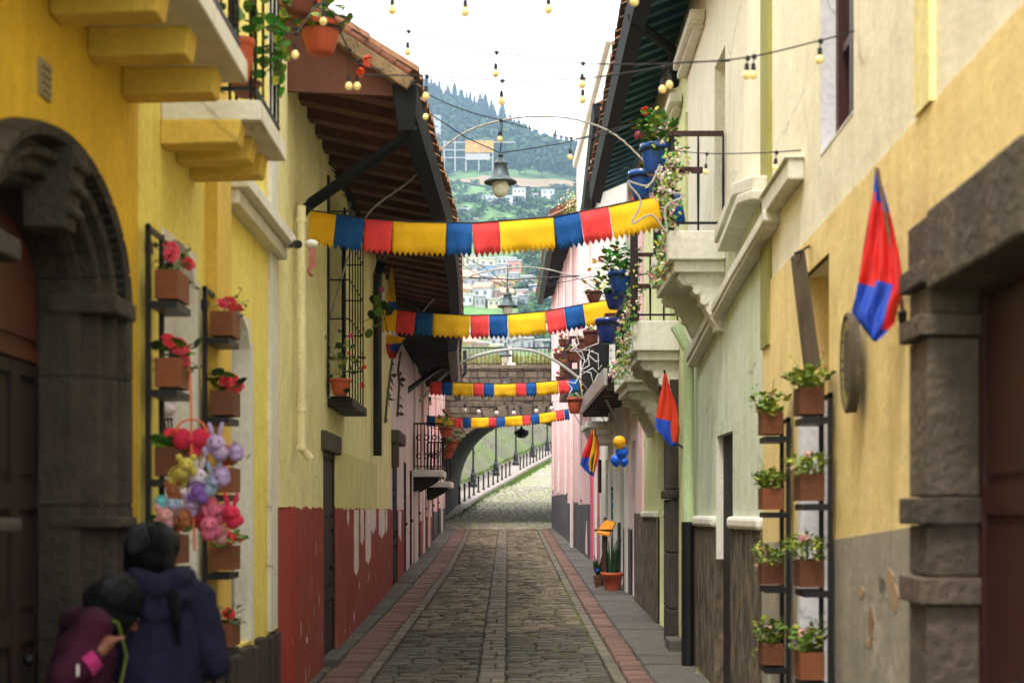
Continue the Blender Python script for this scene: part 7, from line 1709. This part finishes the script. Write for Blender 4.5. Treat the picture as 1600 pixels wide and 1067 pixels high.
def person(label, loc, rz, k, pose, cloth, hair_long, voxel=.0075, hs=1.0):
    """loc: ground point; k: height scale (1 = 1.60 m); x right, y forward, z up in the figure's own frame"""
    t = thing('person', label, 'person', loc); R = Matrix.Rotation(rz, 3, 'Z'); o = Vector(loc)
    def w(x, y, z): return o + R @ (Vector((x, y, z)) * k)
    J = {n: w(*p) for n, p in pose.items()}; s = k
    sk = []
    def limb(pts, rads): sk.append(('l', [Vector(p) for p in pts], [q * s for q in rads]))
    for sd_ in 'lr':
        limb([J['hip' + sd_], J['knee' + sd_], J['ankle' + sd_]], [.078, .055, .036]); limb([J['ankle' + sd_], J['toe' + sd_]], [.036, .028])
        limb([J['sh' + sd_], J['el' + sd_], J['wr' + sd_]], [.047, .038, .026])
    limb([J['pelvis'], J['waist'], J['chest'], J['neck']], [.105, .098, .105, .05]); limb([J['shl'], J['neck'], J['shr']], [.05, .05, .05]); limb([J['neck'], J['head']], [.048, .06])
    limb([J['hipl'], J['pelvis'], J['hipr']], [.08, .09, .08])
    hd = J['head']; fw = (J['nose'] - hd).normalized(); rt = fw.cross(Vector((0, 0, 1))).normalized(); up = rt.cross(fw)
    Rh = Matrix((rt, fw, up)).transposed()
    sk.append(('b', hd, (.073 * s, .088 * s, .105 * s), Rh)); sk.append(('b', hd + fw * .035 * s - up * .06 * s, (.052 * s, .055 * s, .055 * s), Rh))
    sk.append(('l', [hd + fw * .082 * s + up * .012 * s, hd + fw * .104 * s - up * .022 * s], [.010 * s, .015 * s]))
    for sg in (-1, 1): sk.append(('b', hd + rt * sg * .076 * s - up * .01 * s, (.010 * s, .022 * s, .032 * s), Rh))
    sk.append(('l', [hd + fw * .088 * s - up * .055 * s - rt * .018 * s, hd + fw * .092 * s - up * .055 * s, hd + fw * .088 * s - up * .055 * s + rt * .018 * s], [.007 * s] * 3))
    # hands: palm, four unequal curled fingers and a thumb from the side of the palm
    for sd_, sg in (('l', -1), ('r', 1)):
        s = k * hs; wr = J['wr' + sd_]; d = (J['hand' + sd_] - wr).normalized(); side_ = d.cross(Vector((0, 0, 1))); side_ = side_.normalized() if side_.length > .1 else rt; dn = side_.cross(d) * -1
        sk.append(('l', [wr, wr + d * .045 * s, wr + d * .085 * s], [.026 * s, .030 * s, .030 * s]))
        for q, (off, ln) in enumerate(((-.030, .062), (-.010, .072), (.010, .068), (.030, .052))):
            p0 = wr + d * .085 * s + side_ * off * s; p1 = p0 + (d * .95 + dn * .3) * ln * .55 * s; p2 = p1 + (d * .7 + dn * .7) * ln * .5 * s; sk.append(('l', [p0, p1, p2], [.0098 * s, .009 * s, .008 * s]))
        th = wr + d * .03 * s - side_ * sg * .03 * s; sk.append(('l', [th, th + (d * .6 - side_ * sg * .7) * .035 * s, th + (d * 1.5 - side_ * sg * .5 + dn * .4) * .045 * s], [.013 * s, .011 * s, .009 * s]))
    s = k
    body = fused('body', sk, voxel, M['skin'], t, 4)
    b = MB()
    for sg in (-1, 1): b.ball(hd + fw * .080 * s + rt * sg * .030 * s + up * .012 * s, .0125 * s, 8, 6)
    b.build('eye', M['black paint'], t)
    return t, J, dict(hd=hd, fw=fw, rt=rt, up=up, Rh=Rh, s=s, w=w, R=R)
def clothe(t, J, h, m, legm, cuff=None, hood=True, puff=1.0, cl=.2):
    s = h['s']; top = []
    def limb(L, pts, rads): L.append(('l', [Vector(p) for p in pts], [q * s * puff for q in rads]))
    limb(top, [J['pelvis'] - Vector((0, 0, .05 * s)), J['waist'], J['chest'], J['neck'] - Vector((0, 0, .03 * s))], [.148, .145, .142, .085])
    for sg in (-1, 1):
        X = h['R'] @ Vector((sg * .065 * s, 0, 0)); limb(top, [J['pelvis'] + X - Vector((0, 0, .06 * s)), J['waist'] + X, J['chest'] + X], [.118, .115, .115])
    limb(top, [J['shl'], J['neck'] - Vector((0, 0, .035 * s)), J['shr']], [.072 / puff, .082 / puff, .072 / puff])
    for sd_ in 'lr': limb(top, [J['sh' + sd_], J['el' + sd_], J['wr' + sd_].lerp(J['el' + sd_], .08)], [.078, .067, .05])
    if hood:
        bk = h['R'] @ Vector((0, -1, 0)); n = J['neck']; rt = h['R'] @ Vector((1, 0, 0))
        limb(top, [n + rt * .10 * s + Vector((0, 0, .045 * s)), n + bk * .10 * s + rt * .06 * s + Vector((0, 0, .035 * s)), n + bk * .125 * s + Vector((0, 0, .01 * s)), n + bk * .10 * s - rt * .06 * s + Vector((0, 0, .035 * s)), n - rt * .10 * s + Vector((0, 0, .045 * s))], [.048, .055, .058, .055, .048])
        limb(top, [n + bk * .10 * s - Vector((0, 0, .02 * s)) + rt * .075 * s, n + bk * .125 * s - Vector((0, 0, .075 * s)) + rt * .03 * s, n + bk * .125 * s - Vector((0, 0, .10 * s)), n + bk * .125 * s - Vector((0, 0, .075 * s)) - rt * .03 * s, n + bk * .10 * s - Vector((0, 0, .02 * s)) - rt * .075 * s], [.05, .05, .04, .05, .05])
    fused('jacket', top, .008, M[m], t, 5, .005)
    for sd_ in 'lr':
        q = MB(); q.tube([J['wr' + sd_].lerp(J['el' + sd_], cl), J['wr' + sd_].lerp(J['el' + sd_], .0)], [.066 * s * puff, .054 * s * puff], 12); q.build('cuff', M[cuff or m], t)
    lg = []
    for sd_ in 'lr': limb(lg, [J['hip' + sd_], J['knee' + sd_], J['ankle' + sd_]], [.105, .078, .058])
    limb(lg, [J['hipl'], J['pelvis'], J['hipr']], [.115, .12, .115]); fused('trousers', lg, .01, M[legm], t, 5, .006)
    for sd_ in 'lr':
        q = []; limb(q, [J['ankle' + sd_] - Vector((0, 0, .02 * s)), J['toe' + sd_]], [.048, .040]); fused('shoe', q, .008, M['shoe'], t, 3)
def strands(t, h, rad, n, seed):
    """combed locks lying over the hair from the parting to the nape"""
    r = random.Random(seed); b = MB(); s = h['s']; hd, fw, rt, up = h['hd'], h['fw'], h['rt'], h['up']; c = hd - fw * .022 * s + up * .019 * s
    for k in range(n):
        a = r.uniform(-1.45, 1.45); pts = []
        for j in range(7):
            q = -.35 + j / 6 * 2.25 + r.uniform(-.04, .04)      # angle from the crown backwards and down
            d = up * cos(q) - fw * sin(q) * cos(a) + rt * sin(a) * max(.0, sin(q) * 1.0 if q > 0 else 0)
            d = d.normalized(); pts.append(c + (rt * d.dot(rt) * rad[0] + fw * d.dot(fw) * rad[1] + up * d.dot(up) * rad[2]) * s * r.uniform(.99, 1.035))
        b.tube(pts, [.002 * s, .006 * s, .007 * s, .007 * s, .007 * s, .006 * s, .002 * s], 5)
    tag(b.build('hair_locks', M['hair strand'], t, recalc=False), kind='stuff')
def pose(headx, heady, look, arms, bend=.0, headz=1.475):
    p = dict(pelvis=(0, 0, .86), waist=(0, .01, 1.0), chest=(0, .03 + bend, 1.19), neck=(0, .05 + bend * 1.4, 1.345), head=(headx, .085 + heady + bend * 1.6, headz), hipl=(-.085, 0, .83), hipr=(.085, 0, .83), kneel=(-.09, .02, .46), kneer=(.09, .02, .46), anklel=(-.09, -.02, .07), ankler=(.09, -.02, .07), toel=(-.10, .13, .032), toer=(.10, .13, .032), shl=(-.148, .03 + bend, 1.31), shr=(.148, .03 + bend, 1.31))
    p['nose'] = tuple(a + b_ for a, b_ in zip(p['head'], look)); p.update(arms); return p
# the adult seen from behind, looking down to the left
WX = (248 - 800) / FPX * 5.8
arms = dict(ell=(-.205, .02, 1.05), wrl=(-.15, .22, 1.07), handl=(-.11, .33, 1.08), elr=(.215, .0, 1.06), wrr=(.19, .20, 1.03), handr=(.17, .32, 1.04))
wm, J, h = person('woman with black hair in a navy hooded jacket, seen from behind', (WX, 5.8, .40), radians(8), .985, pose(-.045, .03, (-.45, .75, -.5), arms, .02), 'navy', True)
clothe(wm, J, h, 'navy cloth', 'trouser cloth', puff=.88)
s = h['s']; hd, fw, rt, up = h['hd'], h['fw'], h['rt'], h['up']
hr = [('b', hd - fw * .022 * s + up * .018 * s, (.106 * s, .104 * s, .102 * s), h['Rh']), ('b', hd - fw * .055 * s - up * .03 * s, (.074 * s, .05 * s, .085 * s), h['Rh']),
      ('l', [hd - fw * .085 * s + up * .0 * s, hd - fw * .10 * s - up * .06 * s + rt * .02 * s, J['neck'] + h['R'] @ Vector((.055 * s, -.15 * s, -.02 * s)), J['neck'] + h['R'] @ Vector((.075 * s, -.175 * s, -.12 * s)), J['neck'] + h['R'] @ Vector((.08 * s, -.17 * s, -.20 * s))], [.05 * s, .030 * s, .022 * s, .016 * s, .006 * s]),
      ('l', [hd + fw * .05 * s + up * .075 * s - rt * .045 * s, hd + fw * .075 * s - rt * .065 * s, hd + fw * .07 * s - up * .09 * s - rt * .07 * s, hd + fw * .06 * s - up * .15 * s - rt * .068 * s], [.028 * s, .022 * s, .015 * s, .005 * s])]
fused('hair', hr, .006, M['hair'], wm, 3, .004)
strands(wm, h, (.106, .104, .102), 90, 3)
# the child at her left in a plum jacket, turned to the right
CX = (110 - 800) / FPX * 5.62
arms = dict(ell=(-.20, .0, 1.06), wrl=(-.15, .10, .90), handl=(-.12, .16, .82), elr=(.21, -.07, 1.12), wrr=(.20, .05, 1.20), handr=(.20, .13, 1.28))
ch, J, h = person('small child in a plum jacket with pink cuffs and a black ponytail', (CX, 5.62, .40), radians(-62), .92, pose(0, .06, (.0, .7, -.65), arms, .03, 1.375), 'plum', True, hs=.92)
clothe(ch, J, h, 'plum cloth', 'trouser cloth', 'pink cloth', hood=False, puff=.9, cl=.36)
s = h['s']; hd, fw, rt, up = h['hd'], h['fw'], h['rt'], h['up']
hr = [('b', hd - fw * .022 * s + up * .020 * s, (.102 * s, .106 * s, .104 * s), h['Rh']), ('b', hd + rt * .055 * s + fw * .01 * s - up * .045 * s, (.038 * s, .07 * s, .075 * s), h['Rh']), ('b', hd - fw * .06 * s - up * .03 * s, (.078 * s, .05 * s, .085 * s), h['Rh']),
      ('l', [hd - fw * .09 * s, hd - fw * .135 * s - Vector((0, 0, .04 * s)), hd - fw * .12 * s - Vector((0, 0, .13 * s)), hd - fw * .14 * s - Vector((0, 0, .22 * s))], [.052 * s, .05 * s, .042 * s, .012 * s])]
fused('hair', hr, .006, M['hair'], ch, 3, .004)
strands(ch, h, (.102, .106, .104), 80, 4)
b = MB(); c = hd - fw * .15 * s - Vector((0, 0, .22 * s)); b.ball(c + rt * .02, .03 * s, 8, 6, (1.4, .7, .6)); b.ball(c - rt * .03, .028 * s, 8, 6, (1.4, .7, .6)); b.build('ribbon', M['plush pink'], ch)
b = MB(); n = J['neck']; X = h['R'] @ Vector((1, 0, 0)); F = h['R'] @ Vector((0, 1, 0)); b.tube([n + X * .085 * s - F * .02 * s + Vector((0, 0, .02)), n + X * .11 * s + F * .07 * s - Vector((0, 0, .02)), J['chest'] + X * .075 * s + F * .145 * s, J['waist'] + X * .06 * s + F * .16 * s, J['pelvis'] + X * .05 * s + F * .165 * s - Vector((0, 0, .05))], .005, 6); b.build('collar_trim', M['lime trim'], ch)
b = MB(); b.bar(J['elr'].lerp(J['wrr'], .35) + X * .058 * s - Vector((0, 0, .01)), J['elr'].lerp(J['wrr'], .35) + X * .060 * s + Vector((0, 0, .03)), .010, .006); b.build('badge', M['white paint'], ch)
